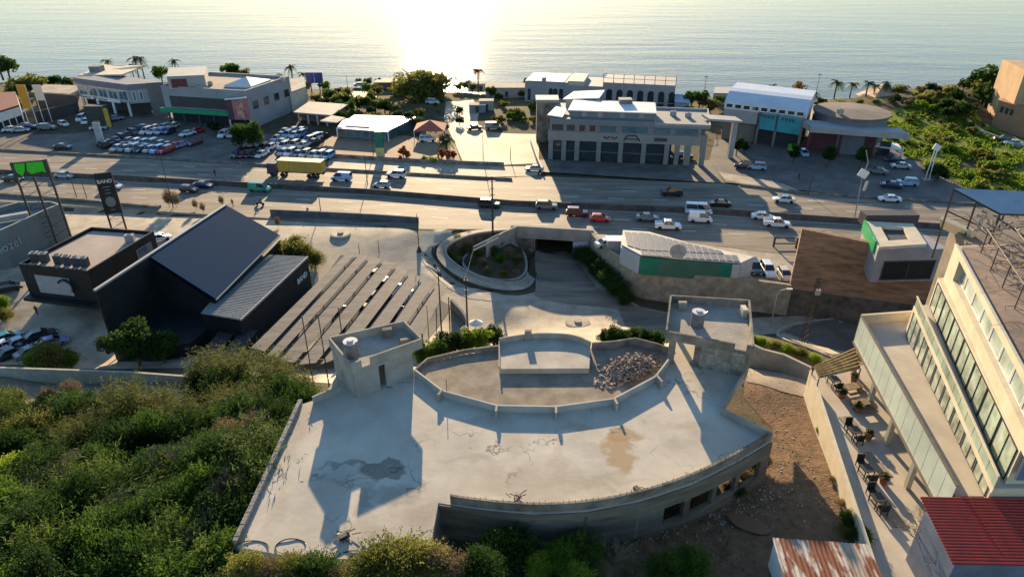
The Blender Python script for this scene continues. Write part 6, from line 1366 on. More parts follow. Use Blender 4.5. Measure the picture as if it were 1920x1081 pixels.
hwcars = [  # px, py, kind, colour, dir(+1 right / -1 left), label
 (26, 339, 'sedan', 'black', 1, 'black saloon car behind the green lattice sign tower'),
 (122, 333, 'sedan', 'silver', 1, 'silver car alone near the highway barrier at far left'),
 (213, 353, 'hatch', 'white', 1, 'white hatchback half hidden behind the black totem sign'),
 (355, 359, 'hatch', 'black', 1, 'small black hatchback in front of a dark blue car'),
 (381, 351, 'sedan', 'dark blue', 1, 'dark blue saloon overlapping a small black hatchback'),
 (918, 388, 'suv', 'black', 1, 'dark car crossing behind the utility pole'),
 (1025, 391, 'suv', 'grey', 1, 'dark grey car above the left end of the underpass'),
 (1082, 404, 'suv', 'maroon', 1, 'very dark maroon four-wheel drive above the underpass'),
 (1125, 414, 'hatch', 'red', 1, 'small red hatchback above the right end of the underpass'),
 (1213, 412, 'sedan', 'grey', 1, 'dark grey saloon left of the white pickup'),
 (1252, 428, 'pickup', 'white', 1, 'white double-cab pickup just above the solar roof'),
 (1309, 400, 'minibus', 'white', 1, 'white minibus on the near carriageway'),
 (1312, 415, 'van', 'white', 1, 'small white van just below the white minibus'),
 (1429, 410, 'sedan', 'white', 1, 'white saloon overlapping a white pickup on the highway'),
 (1456, 424, 'pickup', 'white', 1, 'white pickup beside a white saloon left of the brown wall'),
 (743, 332, 'suv', 'white', -1, 'white four-wheel drive on the sunlit far carriageway'),
 (716, 351, 'hatch', 'silver', -1, 'pale hatchback close behind the median barrier'),
 (641, 338, 'van', 'light blue', -1, 'pale blue van driving behind the yellow truck'),
 (1002, 320, 'sedan', 'silver', -1, 'silver car on the slip road left of the showroom'),
 (1259, 366, 'suv', 'black', -1, 'dark car in the building shadow on the far carriageway'),
 (1349, 386, 'sedan', 'black', -1, 'black saloon above the white minibus'),
 (1469, 378, 'sedan', 'white', -1, 'white saloon on the far carriageway right of the shadow'),
 (1667, 377, 'sedan', 'white', -1, 'white car on the far carriageway right of the tall mast')]
for px, py, k, c, dr, lb in hwcars:
    p = W(px, py, .012); p.z = .012; a = barA(p.x); car(k, c, p, a if dr > 0 else a+pi, lb, HWG)
p = W(488, 358, .012); car('van', 'green', p, barA(p.x), 'green and white van with long shadow beside the plaza', HWG)
# yellow truck
p = W(556, 330); a = barA(p.x)+pi; t = thing('cargo_truck', 'long yellow cargo truck with dark cab on the far carriageway', 'truck', (0, 0, 0), HWG)
ye = mat('truck_yellow', (.55, .33, .06), .55, .1, 1, obj=True)
b = MB(); b.box((-1.6, 0, 2.65), (10.6, 2.5, 2.5)); b.build('cargo_body', ye, t)
b = MB()
for k in range(12): b.box((-6.7+k*.93, 1.27, 2.6), (.1, .06, 2.4)); b.box((-6.7+k*.93, -1.27, 2.6), (.1, .06, 2.4))
b.build('side_ribs', ye, t)
MB().box((-1.6, 0, 3.94), (10.7, 2.6, .12)).build('top_rail', mat('truck_cream', (.6, .48, .25), .6, .1, 1, obj=True), t)
MB().box((-1, 0, 1.1), (12, 1.1, .35)).build('chassis', M_DSTEEL, t)
b = MB(); b.loft([(4.3, -1.22, .6), (6.6, -1.22, .6), (6.6, 1.22, .6), (4.3, 1.22, .6)], [(4.3, -1.15, 3.1), (6.3, -1.15, 3.1), (6.3, 1.15, 3.1), (4.3, 1.15, 3.1)]); b.build('cab', mat('cab_dark', (.04, .05, .08), .4, .1, 1, obj=True), t)
MB().box((6.5, 0, 2.2), (.14, 2.1, .9), ry=-.12).build('windscreen', CG, t)
for x in (5.4, 2.9, -3.6, -4.9):
    for sy in (-1, 1): MB().tube((x, sy*.85, .52), (x, sy*1.22, .52), .52, 14).build('wheel', M_RUBBER, t)
for sy in (-1, 1): MB().box((6.62, sy*.85, 1.0), (.1, .35, .2)).build('headlight', HL, t); MB().box((-7.0, sy*.9, 1.0), (.1, .3, .2)).build('tail_lamp', TL, t)
MB().tube((-2, -1.0, 1.3), (0, -1.0, 1.3), .35, 10).build('fuel_tank', M_CREAM, t)
t.location = (p.x, p.y, .012); t.rotation_euler = (0, 0, a)
# motorcycle with rider
p = W(488, 385, .02); t = thing('motorcycle', 'motorcycle riding near the green van at the highway edge', 'motorcycle', (0, 0, 0))
for x in (-.65, .65): MB().tube((x, -.06, .32), (x, .06, .32), .32, 14).build('wheel', M_RUBBER, t)
b = MB(); b.loft([(-.5, -.1, .45), (.4, -.12, .45), (.4, .12, .45), (-.5, .1, .45)], [(-.6, -.12, .8), (.3, -.14, .9), (.3, .14, .9), (-.6, .12, .8)]); b.tube((.65, 0, .32), (.4, 0, 1.0), .05); b.tube((.4, -.35, 1.05), (.4, .35, 1.05), .03); b.build('frame', M_DSTEEL, t)
t.location = p; t.rotation_euler = (0, 0, barA(p.x))
def person(px, py, lb, z=None, pose='stand', shirt=(.05, .05, .06), rz=0, legs=(.03, .035, .05)):
    p = G(px, py) if z is None else W(px, py, z); me = bpy.data.meshes.new('body')
    if pose == 'stand': V = [(0, 0, .95), (0, 0, 1.2), (0, 0, 1.42), (0, .0, 1.5), (0, .02, 1.6), (0, .02, 1.72), (-.1, 0, .9), (-.12, .04, .48), (-.12, 0, .06), (-.12, .14, .03), (.1, 0, .9), (.13, -.08, .48), (.13, -.12, .06), (.13, .02, .03), (-.2, 0, 1.4), (-.26, -.02, 1.14), (-.25, .06, .88), (-.25, .08, .8), (.2, 0, 1.4), (.27, 0, 1.14), (.26, .1, .9), (.26, .13, .82)]
    else: V = [(0, -.1, .9), (0, 0, 1.15), (0, .12, 1.35), (0, .16, 1.43), (0, .2, 1.52), (0, .22, 1.64), (-.12, -.1, .88), (-.2, .3, .78), (-.2, .2, .38), (-.2, .34, .34), (.12, -.1, .88), (.2, .3, .78), (.2, .2, .38), (.2, .34, .34), (-.2, .12, 1.34), (-.27, .3, 1.15), (-.3, .48, 1.06), (-.3, .53, 1.05), (.2, .12, 1.34), (.27, .3, 1.15), (.3, .48, 1.06), (.3, .53, 1.05)]
    E = [(0, 1), (1, 2), (2, 3), (3, 4), (4, 5), (0, 6), (6, 7), (7, 8), (8, 9), (0, 10), (10, 11), (11, 12), (12, 13), (2, 14), (14, 15), (15, 16), (16, 17), (2, 18), (18, 19), (19, 20), (20, 21)]
    Rr = [.15, .14, .15, .06, .085, .095, .1, .065, .045, .04, .1, .065, .045, .04, .06, .045, .035, .03, .06, .045, .035, .03]
    me.from_pydata(V, E, []); o = bpy.data.objects.new('person', me); COL.objects.link(o)
    md = o.modifiers.new('skin', 'SKIN'); 
    if not me.skin_vertices: me.attributes
    o2 = o
    try:
        lay = me.skin_vertices[0]
    except Exception:
        bm = __import__('bmesh').new(); bm.from_mesh(me); bm.verts.layers.skin.verify(); bm.to_mesh(me); bm.free(); lay = me.skin_vertices[0]
    for i, r in enumerate(Rr): lay.data[i].radius = (r, r*.8)
    lay.data[0].use_root = True
    s = o.modifiers.new('sub', 'SUBSURF'); s.levels = 1; s.render_levels = 1
    dg = bpy.context.evaluated_depsgraph_get(); dg.update(); m2 = bpy.data.meshes.new_from_object(o.evaluated_get(dg)); bpy.data.objects.remove(o)
    m2.materials.clear()
    for nm, c in (('clothing_%d' % int(px), shirt), ('trousers_%d' % int(px), legs), ('skin', (.35, .2, .13)), ('hair', (.02, .015, .01))): m2.materials.append(mat(nm, c, .85, .1, 3))
    for f in m2.polygons:
        z = f.center.z; hd = z > V[3][2]
        f.material_index = (3 if z > V[5][2]-.02 or f.center.y < V[4][1]-.04 else 2) if hd else (1 if z < V[0][2]-.05 and (pose == 'ride' or abs(f.center.x) < .21) else 0)
        f.use_smooth = True
    o = bpy.data.objects.new('person', m2); COL.objects.link(o); o.location = p; o.rotation_euler = (0, 0, rz); return tag(o, lb, 'person')
person(488, 385, 'rider in dark clothing on the motorcycle near the green van', .02, 'ride', rz=barA(p.x)-pi/2)
person(404, 330, 'person in dark clothes standing in shade beyond the far highway kerb', 0)
person(437, 387, 'person in dark clothes at the near highway edge above the shade-blue roof', 0)
person(71, 590, 'person in dark clothes walking in front of the black restaurant')
person(578, 403, 'person in black by the left end of the long plaza wall', 0)
person(1497, 338, 'person standing at the edge of the right car park', 0)
# ---- car lots
COLS = ['white', 'silver', 'grey', 'black', 'dark blue', 'white', 'black', 'silver', 'white', 'dark blue']
on = ORDL
r5 = random.Random(55)
def lot(rows, place_name, grp, kinds=('sedan', 'hatch', 'suv')):
    for (x0, y0, x1, y1, n, rz, cols, rn) in rows:
        a, b_ = W(x0, y0, .05), W(x1, y1, .05)
        for i in range(n):
            p = a.lerp(b_, i/max(1, n-1)); c = cols[i % len(cols)] if cols else r5.choice(COLS); k = r5.choice(kinds)
            z = .05
            car(k, c, Vector((p.x, p.y, z)), rz+r5.uniform(-.04, .04), '%s car, %s from left, %s, %s' % (c, on[i], rn, place_name), grp)
lot([(222, 281, 312, 286, 7, -1.9, ['silver', 'grey', 'silver', 'dark blue', 'silver', 'light blue', 'red'], 'front row'),
     (240, 269, 330, 277, 7, -1.9, ['grey', 'white', 'white', 'silver', 'grey', 'black', 'red'], 'middle row'),
     (341, 275, 366, 271, 2, -2.0, ['violet', 'maroon'], 'right end'),
     (276, 250, 318, 250, 4, -1.9, ['white', 'white', 'light blue', 'dark blue'], 'back row'),
     (292, 243, 325, 240, 3, -1.9, ['white', 'white', 'cream'], 'rear row'),
     (352, 254, 369, 249, 2, -2.2, ['white', 'red'], 'right back corner')], 'the left dealer lot', 'cars in the left dealer lot')
lot([(194, 276, 268, 242, 8, 2.5, ['black', 'black', 'grey', 'black', 'black', 'grey', 'black', 'white'], 'slanting dark line')], 'the left dealer lot', 'dark cars along the slanting lane')
lot([(420, 256, 452, 257, 3, -1.7, ['white', 'silver', 'white'], 'row under the pink billboard')], 'the grey showroom', 'cars under the billboard')
lot([(445, 294, 492, 293, 5, -1.9, ['dark blue', 'maroon', 'black', 'black', 'white'], 'front row'), (455, 286, 508, 280, 5, -1.9, ['dark blue', 'maroon', 'grey', 'black', 'white'], 'back row')], 'the small lot left of the truck', 'cars left of the truck')
lot([(532, 290, 616, 297, 7, -1.9, ['silver', 'white', 'grey', 'cream', 'cream', 'white', 'light blue'], 'front row'),
     (533, 278, 552, 276, 2, -1.9, ['white', 'cream'], 'second row left part'), (570, 276, 588, 270, 2, -2.0, ['cream', 'black'], 'second row right part'),
     (580, 267, 602, 258, 3, -2.1, ['cream', 'white', 'black'], 'kerbside row'),
     (528, 257, 565, 256, 4, -1.8, ['light blue', 'light blue', 'white', 'blue'], 'light blue row'),
     (535, 250, 566, 248, 3, -1.8, ['white', 'white', 'white'], 'white row behind the light blue row'),
     (520, 263, 530, 270, 2, -1.9, ['silver', 'white'], 'left pair')], 'the centre dealer lot', 'cars in the centre dealer lot')
single = [(118, 279, 'sedan', 'black', 0, 'black car standing alone in the shaded lot at far left'), (153, 226, 'suv', 'white', -1.4, 'left white car by the white office entrance'), (163, 231, 'sedan', 'white', -1.4, 'right white car by the white office entrance'),
 (218, 225, 'sedan', 'violet', .5, 'violet car beside the yellow flag'), (185, 243, 'sedan', 'silver', .3, 'silver car at the foot of the dark stand'), (300, 211, 'sedan', 'white', .5, 'white car at the grey side wall of the white office'), (120, 236, 'hatch', 'white', -.6, 'white car near the blue kiosk at far left'),
 (55, 242, 'suv', 'dark blue', .2, 'dark blue car under the orange banner'), (40, 247, 'sedan', 'silver', .3, 'silver car left of the orange banner'), (90, 243, 'suv', 'grey', .1, 'grey car under the cream banner'), (22, 246, 'sedan', 'white', .5, 'white car beside the white building at far left edge'),
 (1394, 315, 'suv', 'dark blue', 2.9, 'dark blue car on the traffic island of the right car park'), (1417, 317, 'suv', 'light blue', 2.9, 'light blue car beside the dark blue one in the right car park'),
 (1676, 303, 'sedan', 'dark blue', 2.9, 'dark blue car near the white awning'), (1688, 315, 'sedan', 'silver', 2.9, 'silver-green car in the second place from the white awning'), (1645, 325, 'sedan', 'grey', 2.6, 'grey car behind the white square board'),
 (1670, 351, 'sedan', 'dark blue', 2.7, 'dark blue car left of a blue-white car near the highway'), (1699, 347, 'suv', 'light blue', 2.9, 'blue-white car near the meadow corner'), (1506, 291, 'hatch', 'light blue', -1.6, 'light blue car behind the row of round trees'),
 (675, 162, 'sedan', 'silver', .2, 'silver car on the sandy lane near the shore'), (750, 180, 'suv', 'maroon', .1, 'dark red car left of the round tree shade'), (812, 195, 'suv', 'white', -.3, 'white car in the shade of the big round tree'), (890, 243, 'sedan', 'black', .3, 'dark car parked on the far edge of the sunlit sea road'), (925, 242, 'van', 'grey', .1, 'grey van on the far edge of the sunlit sea road'),
 (802, 265, 'suv', 'white', .1, 'white car parked under the red canopy edge'), (1282, 297, 'suv', 'dark blue', -.2, 'dark car inside the open right bay of the car showroom'), (1245, 298, 'hatch', 'white', .3, 'white car seen inside the showroom glazed bay'), (1000, 172, 'suv', 'white', 0, 'white car near the shore by the long white building'),
 (1880, 266, 'suv', 'black', 2.7, 'black car parked beside the tan building'), (1898, 272, 'sedan', 'white', 2.7, 'white car parked beside the tan building')]
for px, py, k, c, a, lb in single:
    p = W(px, py, .05) if px < 1870 else G(px, py, 3)+Vector((0, 0, .05)); car(k, c, p, a, lb)
# near lots
near = [(1438, 512, 'suv', 'white', -1.62, 'white car parked nose to the camera left of the brown wall'), (1470, 520, 'hatch', 'cream', -1.62, 'cream car parked right against the brown wall'), (1413, 508, 'suv', 'black', -1.62, 'black car beside the white end of the green pavilion'), (1137, 461, 'sedan', 'white', .3, 'white car between retaining wall and kiosk')]
for px, py, k, c, a, lb in near: car(k, c, W(px, py, .0), a, lb)
for i, (px, py, c, a, lb) in enumerate([(14, 640, 'teal', .9, 'teal car at the top of the shaded car park at lower left'), (10, 655, 'white', .9, 'white car at the left edge of the shaded car park'), (40, 648, 'silver', .9, 'silver car in the shaded car park at lower left'), (62, 665, 'grey', .9, 'grey car near the road wall at lower left'), (98, 648, 'violet', .6, 'pale violet car beside the yellow-green bush at lower left'), (25, 668, 'black', .9, 'black car lowest in the shaded car park'),
  (76, 635, 'black', .7, 'black car at the kerb before the black restaurant'), (298, 452, 'white', .6, 'white car between the black restaurant and the shade-blue roof'), (15, 545, 'black', .5, 'dark car beside the grey shop at left edge'), (575, 398+16, 'black', 0, None)]):
    if lb: car('sedan', c, G(px, py)+Vector((0, 0, .06)), a, lb)
for i, (px, py) in enumerate(((708, 520), (722, 535), (738, 548), (700, 560), (760, 560), (745, 590), (690, 585), (640, 590))):
    car('hatch' if i % 2 else 'sedan', ['white', 'black', 'white', 'silver', 'white', 'black', 'cream', 'silver'][i], G(px, py)+Vector((0, 0, .06)), 1.35, '%s car under the grey carport canopies, %s from the back' % (['white', 'black', 'white', 'silver', 'white', 'black', 'cream', 'silver'][i], on[i]), 'cars under the carport')
# boundary kiosk by the rear row
def parasol(px, py, s, lb, z=None):
    p = G(px, py) if z is None else W(px, py, z); t = thing('parasol', lb, 'parasol', p)
    b = MB(); n = 8; vs = [(p.x+s*cos(2*pi*k/n), p.y+s*sin(2*pi*k/n), p.z+2.2) for k in range(n)]+[(p.x, p.y, p.z+2.9)]; b.add(vs, [(k, (k+1) % n, n) for k in range(n)]); b.build('canopy', M_WHITE, t); MB().tube(p, p+Vector((0, 0, 2.85)), .05).build('pole', M_STEEL, t)
parasol(893, 628, 1.15, 'white parasol above the hedge right of the left stair tower'); parasol(872, 640, .7, 'smaller white parasol in the hedge near the courtyard')
# ================================================================ vegetation
LG = leafmat('leaf_dark', (.011, .03, .008), (.042, .085, .016), .4); LM = leafmat('leaf_green', (.016, .048, .01), (.085, .15, .02), .42); LY = leafmat('leaf_olive', (.05, .065, .018), (.19, .19, .045), .45)
LB = leafmat('leaf_bright', (.04, .11, .012), (.22, .29, .03), .45); LR = leafmat('leaf_rust', (.16, .055, .02), (.3, .1, .04)); LO = leafmat('leaf_autumn', (.16, .09, .025), (.3, .17, .05)); LP = leafmat('palm_leaf', (.02, .035, .012), (.06, .08, .025)); LDR = leafmat('dry_leaf', (.13, .1, .055), (.24, .18, .1), .2)
def quads(C, U, V):      # (n,3) centres, half-axes -> flat arrays
    v = np.stack([C-U, C+V, C+U, C-V], 1).reshape(-1, 3); return v
def np_mesh(name, v, m, parent, nq=4, org=None):
    n = len(v)//nq; me = bpy.data.meshes.new(name); me.vertices.add(len(v)); me.vertices.foreach_set('co', v.astype(np.float32).ravel())
    me.loops.add(len(v)); me.loops.foreach_set('vertex_index', np.arange(len(v))); me.polygons.add(n)
    me.polygons.foreach_set('loop_start', np.arange(n)*nq); me.polygons.foreach_set('loop_total', np.full(n, nq)); me.update(); me.materials.append(m)
    o = bpy.data.objects.new(name, me); COL.objects.link(o)
    if parent: o.parent = parent
    return o
def rdir(n, rg): a = rg.normal(size=(n, 3)); return a/np.linalg.norm(a, axis=1)[:, None]
def crown(rg, n, R, H_, z0, ls, clumps=14, gap=.55):
    """leaf clumps spread through a lumpy volume: R radius, H_ height, z0 base"""
    cd = rdir(clumps, rg); rad = rg.uniform(.25, .78, clumps)[:, None]; cc = cd*rad*np.array([R, R, H_/2])+np.array([0, 0, z0+H_/2])
    cr = rg.uniform(.26, .5, clumps)*min(R, H_*.75)
    k = rg.integers(0, clumps, n); d = rdir(n, rg); r = cr[k]*rg.uniform(gap, 1.05, n)
    C = cc[k]+d*r[:, None]*np.array([1, 1, .8]); C[:, 2] = np.maximum(C[:, 2], z0*.6)
    nrm = d*.5+rdir(n, rg)*.8; nrm /= np.linalg.norm(nrm, axis=1)[:, None]
    u = np.cross(nrm, rdir(n, rg)); u /= np.linalg.norm(u, axis=1)[:, None]; w_ = np.cross(nrm, u)
    s = ls*rg.uniform(.6, 1.35, n)[:, None]; return quads(C, u*s, w_*s*.5)
def trunk_mesh(rg, h, r, R, limbs=5, parent=None, m=None, base=0):
    b = MB(); b.path([(0, 0, -.6+base), (rg.uniform(-.1, .1)*h*.2, rg.uniform(-.1, .1)*h*.2, h*.55), (rg.uniform(-.1, .1)*h*.3, 0, h)], r, 7, r*.55)
    for k in range(limbs):
        a = rg.uniform(0, 6.28); z = h*rg.uniform(.5, .95); b.path([(0, 0, z), (cos(a)*R*.35, sin(a)*R*.35, z+R*.35), (cos(a)*R*.7, sin(a)*R*.7, z+R*.6)], r*.45, 5, r*.15)
    return b.build('trunk', m or M_BARK, parent)
def shoots(rg, n, R, H_, z0, ls, k=11):
    V = []
    for _ in range(n):
        d = rdir(1, rg)[0]; d[2] = abs(d[2])*1.3+.1; d /= np.linalg.norm(d); s0 = rg.uniform(.35, .7); s1 = rg.uniform(.9, 1.3)
        q = np.linspace(s0, s1, k)[:, None]*d*np.array([R, R, H_*.62])+np.array([0, 0, z0+H_*.35])+rg.normal(0, ls*.5, (k, 3)); q[:, 2] -= (np.linspace(0, 1, k)**2)*H_*rg.uniform(0, .12)
        u = rdir(k, rg)*.6+d; u /= np.linalg.norm(u, axis=1)[:, None]; w_ = np.cross(u, rdir(k, rg)); w_ /= np.linalg.norm(w_, axis=1)[:, None]; s = ls*rg.uniform(.7, 1.4, k)[:, None]; V.append(quads(q, u*s, w_*s*.45))
    return np.concatenate(V)
def tree_(seed, n, R, H_, z0, ls, lm, tr=.22, clumps=14, sh=0):
    rg = np.random.default_rng(seed); t = thing('tree', None, None); V = crown(rg, n, R, H_, z0, ls, clumps)
    if sh: V = np.concatenate([V, shoots(rg, sh, R, H_, z0, ls)])
    np_mesh('crown', V, lm, t); trunk_mesh(rg, z0+H_*.4, tr, R, 5, t); return t
def reed_(seed, n, h, spread, lm, stems=True):
    rg = np.random.default_rng(seed); t = thing('reed_clump', None, None); V = []
    b = MB()
    for s in range(n):
        a = rg.uniform(0, 6.28); r0 = abs(rg.normal(0, spread*.35)); p = np.array([cos(a)*r0, sin(a)*r0, 0]); lean = np.array([cos(a), sin(a), 0])*rg.uniform(.1, .55)
        hh = h*rg.uniform(.6, 1.1); pts = [p+lean*hh*(t_**1.6)*.6+np.array([0, 0, hh*t_]) for t_ in np.linspace(0, 1, 6)]
        if s % 3 == 0: b.path([tuple(q) for q in pts], .035, 3, .012)
        for k in range(15):
            q = pts[0]+(0); t_ = rg.uniform(.25, 1); i = min(4, int(t_*5)); f = t_*5-i; q = pts[i]*(1-f)+pts[i+1]*f
            d = rdir(1, rg)[0]; d[2] = abs(d[2])*.7+.1; d /= np.linalg.norm(d); L_ = rg.uniform(.35, .8)*h/5; sd_ = np.cross(d, [0, 0, 1]); sd_ /= np.linalg.norm(sd_)+1e-6
            V.append(np.stack([q, q+d*L_*.45+sd_*.035, q+d*L_+np.array([0, 0, -.12*L_]), q+d*L_*.45-sd_*.035]))
    np_mesh('foliage', np.concatenate(V), lm, t); return t
def palm_(seed, h, n=22, L_=2.6, lm=None, ro=False):
    rg = np.random.default_rng(seed); t = thing('palm_tree', None, None); V = []
    b = MB(); b.path([(0, 0, -.4), (.1, 0, h*.5), (.05, .1, h)], .24, 7, .17); b.build('trunk', M_BARK, t)
    for k in range(n):
        a = rg.uniform(0, 6.28); e = rg.uniform(-.5, 1.2); dd = np.array([cos(a), sin(a), 0]); pts = []
        for s in np.linspace(0, 1, 6): pts.append(np.array([.05, .1, h])+dd*L_*s*cos(e*.6)+np.array([0, 0, L_*(sin(e)*s-.75*s*s)]))
        sd_ = np.array([-sin(a), cos(a), 0])
        for i in range(5):
            for sgn in (-1, 1):
                for q in (.15, .5, .85):
                    p = pts[i]*(1-q)+pts[i+1]*q; ax = (pts[i+1]-pts[i]); ax = ax/np.linalg.norm(ax); ll = .75*(1-.5*i/5); tip = p+sd_*sgn*ll+ax*.35+np.array([0, 0, -.22])
                    V.append(np.stack([p-ax*.07, tip, p+ax*.1, p+ax*.02]))
    np_mesh('fronds', np.concatenate(V), lm or LP, t); return t
def conifer_(seed, h, R, lm):
    rg = np.random.default_rng(seed); t = thing('cypress', None, None); n = 1500; z = rg.uniform(0.05, 1, n); a = rg.uniform(0, 6.28, n); r = R*(1-z)**.7*rg.uniform(.5, 1.1, n)
    C = np.stack([r*np.cos(a), r*np.sin(a), z*h], 1); u = rdir(n, rg)*.14; w_ = rdir(n, rg)*.09; np_mesh('foliage', quads(C, u, w_), lm, t); trunk_mesh(rg, h*.5, .12, R*.3, 2, t); return t
KIND = {
 'bushA': lambda: tree_(1, 8000, 1.9, 3.1, .15, .085, LM, .1, 26, 150), 'bushB': lambda: tree_(2, 8000, 2.1, 3.0, .1, .085, LG, .1, 30, 150), 'bushC': lambda: tree_(3, 7000, 1.7, 2.5, .1, .08, LB, .08, 24, 150),
 'bushD': lambda: tree_(4, 6500, 1.8, 2.5, .1, .075, LY, .08, 28, 150), 'dry': lambda: tree_(5, 3600, 1.3, 2.3, .1, .06, LDR, .06, 26, 120), 'bushE': lambda: tree_(31, 9000, 2.4, 3.8, .1, .09, LG, .1, 34, 150),
 'far': lambda: tree_(6, 900, 3.0, 4.6, 1.2, .36, LM, .25), 'farY': lambda: tree_(7, 900, 3.0, 4.2, .8, .36, LY, .25), 'farD': lambda: tree_(8, 900, 3.2, 4.4, .8, .38, LG, .25),
 'lolly': lambda: tree_(9, 2600, 1.9, 3.4, 1.5, .17, LG, .16, 22), 'autumn': lambda: tree_(10, 1100, 3.0, 8, 1.0, .33, LO, .25, 18), 'rust': lambda: tree_(11, 700, 1.0, 3.2, .3, .2, LR, .1, 10),
 'round': lambda: tree_(12, 9000, 8.6, 9.0, .6, .42, LY, .6, 46), 'street': lambda: tree_(13, 3600, 1.7, 4.0, .6, .15, LB, .14, 16), 'streetD': lambda: tree_(14, 4200, 2.6, 4.6, .8, .17, LG, .2, 20), 'streetM': lambda: tree_(30, 4200, 2.5, 4.0, .6, .17, LM, .2, 20), 'hedge': lambda: tree_(32, 9000, 3.6, 5.2, .4, .17, LY, .3, 34),
 'feather': lambda: reed_(41, 260, 3.2, 2.8, leafmat('feather_green', (.03, .07, .014), (.15, .22, .03))), 'reed': lambda: reed_(15, 330, 5.0, 2.6, leafmat('reed_olive', (.045, .065, .016), (.14, .16, .035))), 'reedB': lambda: reed_(16, 300, 4.2, 2.4, leafmat('reed_green', (.06, .08, .02), (.16, .17, .04))), 'palm': lambda: palm_(17, 5.5), 'palmT': lambda: palm_(18, 8, 24, 3.0), 'palmR': lambda: palm_(19, 6.5, 20, 2.2, LR), 'palmS': lambda: palm_(20, 2.6, 18, 2.0), 'cyp': lambda: conifer_(21, 4.6, 1.3, LG), 'mead': lambda: tree_(33, 700, 1.7, 1.7, .05, .2, LB, .08, 12), 'meadD': lambda: tree_(34, 700, 1.8, 1.9, .05, .2, LY, .08, 12)}
NAMES = {'twig': 'bare_shrub', 'feather': 'feathery_shrub', 'bushA': 'shrub', 'bushB': 'shrub', 'bushC': 'shrub', 'bushD': 'shrub', 'bushE': 'shrub', 'dry': 'dry_shrub', 'mead': 'meadow_bush', 'meadD': 'meadow_bush', 'hedge': 'tree'}
LABU = set()
def plant(kind, p, lb, grp=None, s=1.0, rz=None, ct=None):
    kind = 'feather' if kind == 'bushF' else kind
    if lb in LABU: print('DUP', lb)
    LABU.add(lb); rz = random.uniform(0, 6.28) if rz is None else rz
    ct = ct or ('palm' if 'palm' in kind else 'reeds' if 'reed' in kind else 'shrub' if kind in NAMES and kind != 'hedge' else 'tree')
    o = place('veg_'+kind, KIND[kind], p, rz, s, lb, ct, grp)
    if kind in NAMES: o.name = NAMES[kind]
    return o
rv = random.Random(77)
# --- left foreground thicket, row by row from the road
SH = 'shrubs of the left foreground thicket'; REE = 'reed clumps along the hill road'
for i, (px, py, s, k) in enumerate([(150, 850, 0.8, 'reed'), (200, 830, 0.95, 'reedB'), (250, 800, 1.1, 'reed'), (310, 790, 1.0, 'reedB'), (350, 812, 0.9, 'reed'), (400, 728, 1.0, 'reed'), (430, 790, 0.85, 'reed'), (455, 735, 1.15, 'reed'), (480, 780, 0.9, 'reedB'), (520, 742, 1.05, 'reed'), (568, 748, 0.8, 'reedB')]):
    plant(k, G(px, py, 3), 'tall reed clump of the left thicket, %s in reading order' % on[i], REE, s)
for i, (px, py, s) in enumerate(sorted([(385, 742, 1.1), (430, 752, 1.3), (480, 762, 1.3), (530, 768, 1.2), (575, 768, .9), (300, 812, 1.1), (220, 842, 1.0), (355, 832, 1.1), (455, 812, 1.2), (515, 805, 1.1), (550, 800, .9), (405, 815, 1.1), (170, 800, .9), (260, 835, 1.0)])):
    plant('bushE' if i % 3 else 'bushA', G(px, py, 5)-Vector((0, 0, .4)), 'leafy shrub among the reed clumps, %s from the left' % ORDL[i], 'shrubs among the reeds', s)
colorsn = {'bushF': 'feathery', 'bushA': 'mid green', 'bushB': 'dark green', 'bushC': 'bright green', 'bushD': 'olive', 'bushE': 'deep green', 'dry': 'dry brown'}
idx = 0
rows_ = [(775, -20, 130, 4, 'DDBA'), (815, -30, 190, 5, 'BEDBE'), (850, -40, 560, 10, 'EBABEABABE'), (895, -40, 540, 10, 'BCEBABABEB'), (940, -40, 520, 10, 'CBEBABBAEB'), (985, -30, 480, 10, 'CDBEBABAEA'), (1030, -30, 440, 9, 'DCBEABEBD'), (1075, -20, 430, 9, 'CBEBDAEBD'), (1125, -20, 440, 9, 'BCEBABDBA')]
for r, (py, x0, x1, n, pat) in enumerate(rows_):
    if r > 1: pat = pat.replace('D', 'A')
    for i in range(n):
        px = x0+(x1-x0)*i/(n-1)+rv.uniform(-14, 14); k = 'bush'+pat[i]; k = 'bushF' if (i*3+r*2) % 5 == 0 else k; y = py+rv.uniform(-10, 10)
        plant(k, G(px, y, 8)-Vector((0, 0, .3)), '%s thicket shrub, %s row from the hill road, %s from the left' % (colorsn[k], ORDL[r], on[i]), SH, (rv.uniform(.9, 1.7), rv.uniform(.9, 1.7), rv.uniform(.7, 1.7)))
for i, (px, py, s) in enumerate(((440, 850, 1.3), (470, 900, 1.2), (452, 950, 1.0), (505, 870, .9), (425, 985, .9), (140, 760, 1.1), (100, 770, 1.0), (485, 830, 1.2))):
    plant('dry', G(px, py, 9), 'dry brown shrub beside the block side wall, %s in reading order' % on[i] if px > 300 else 'dry brown shrub beside the hill road, %s in reading order' % on[i], 'dry shrubs of the thicket', (s, s, s*1.3))
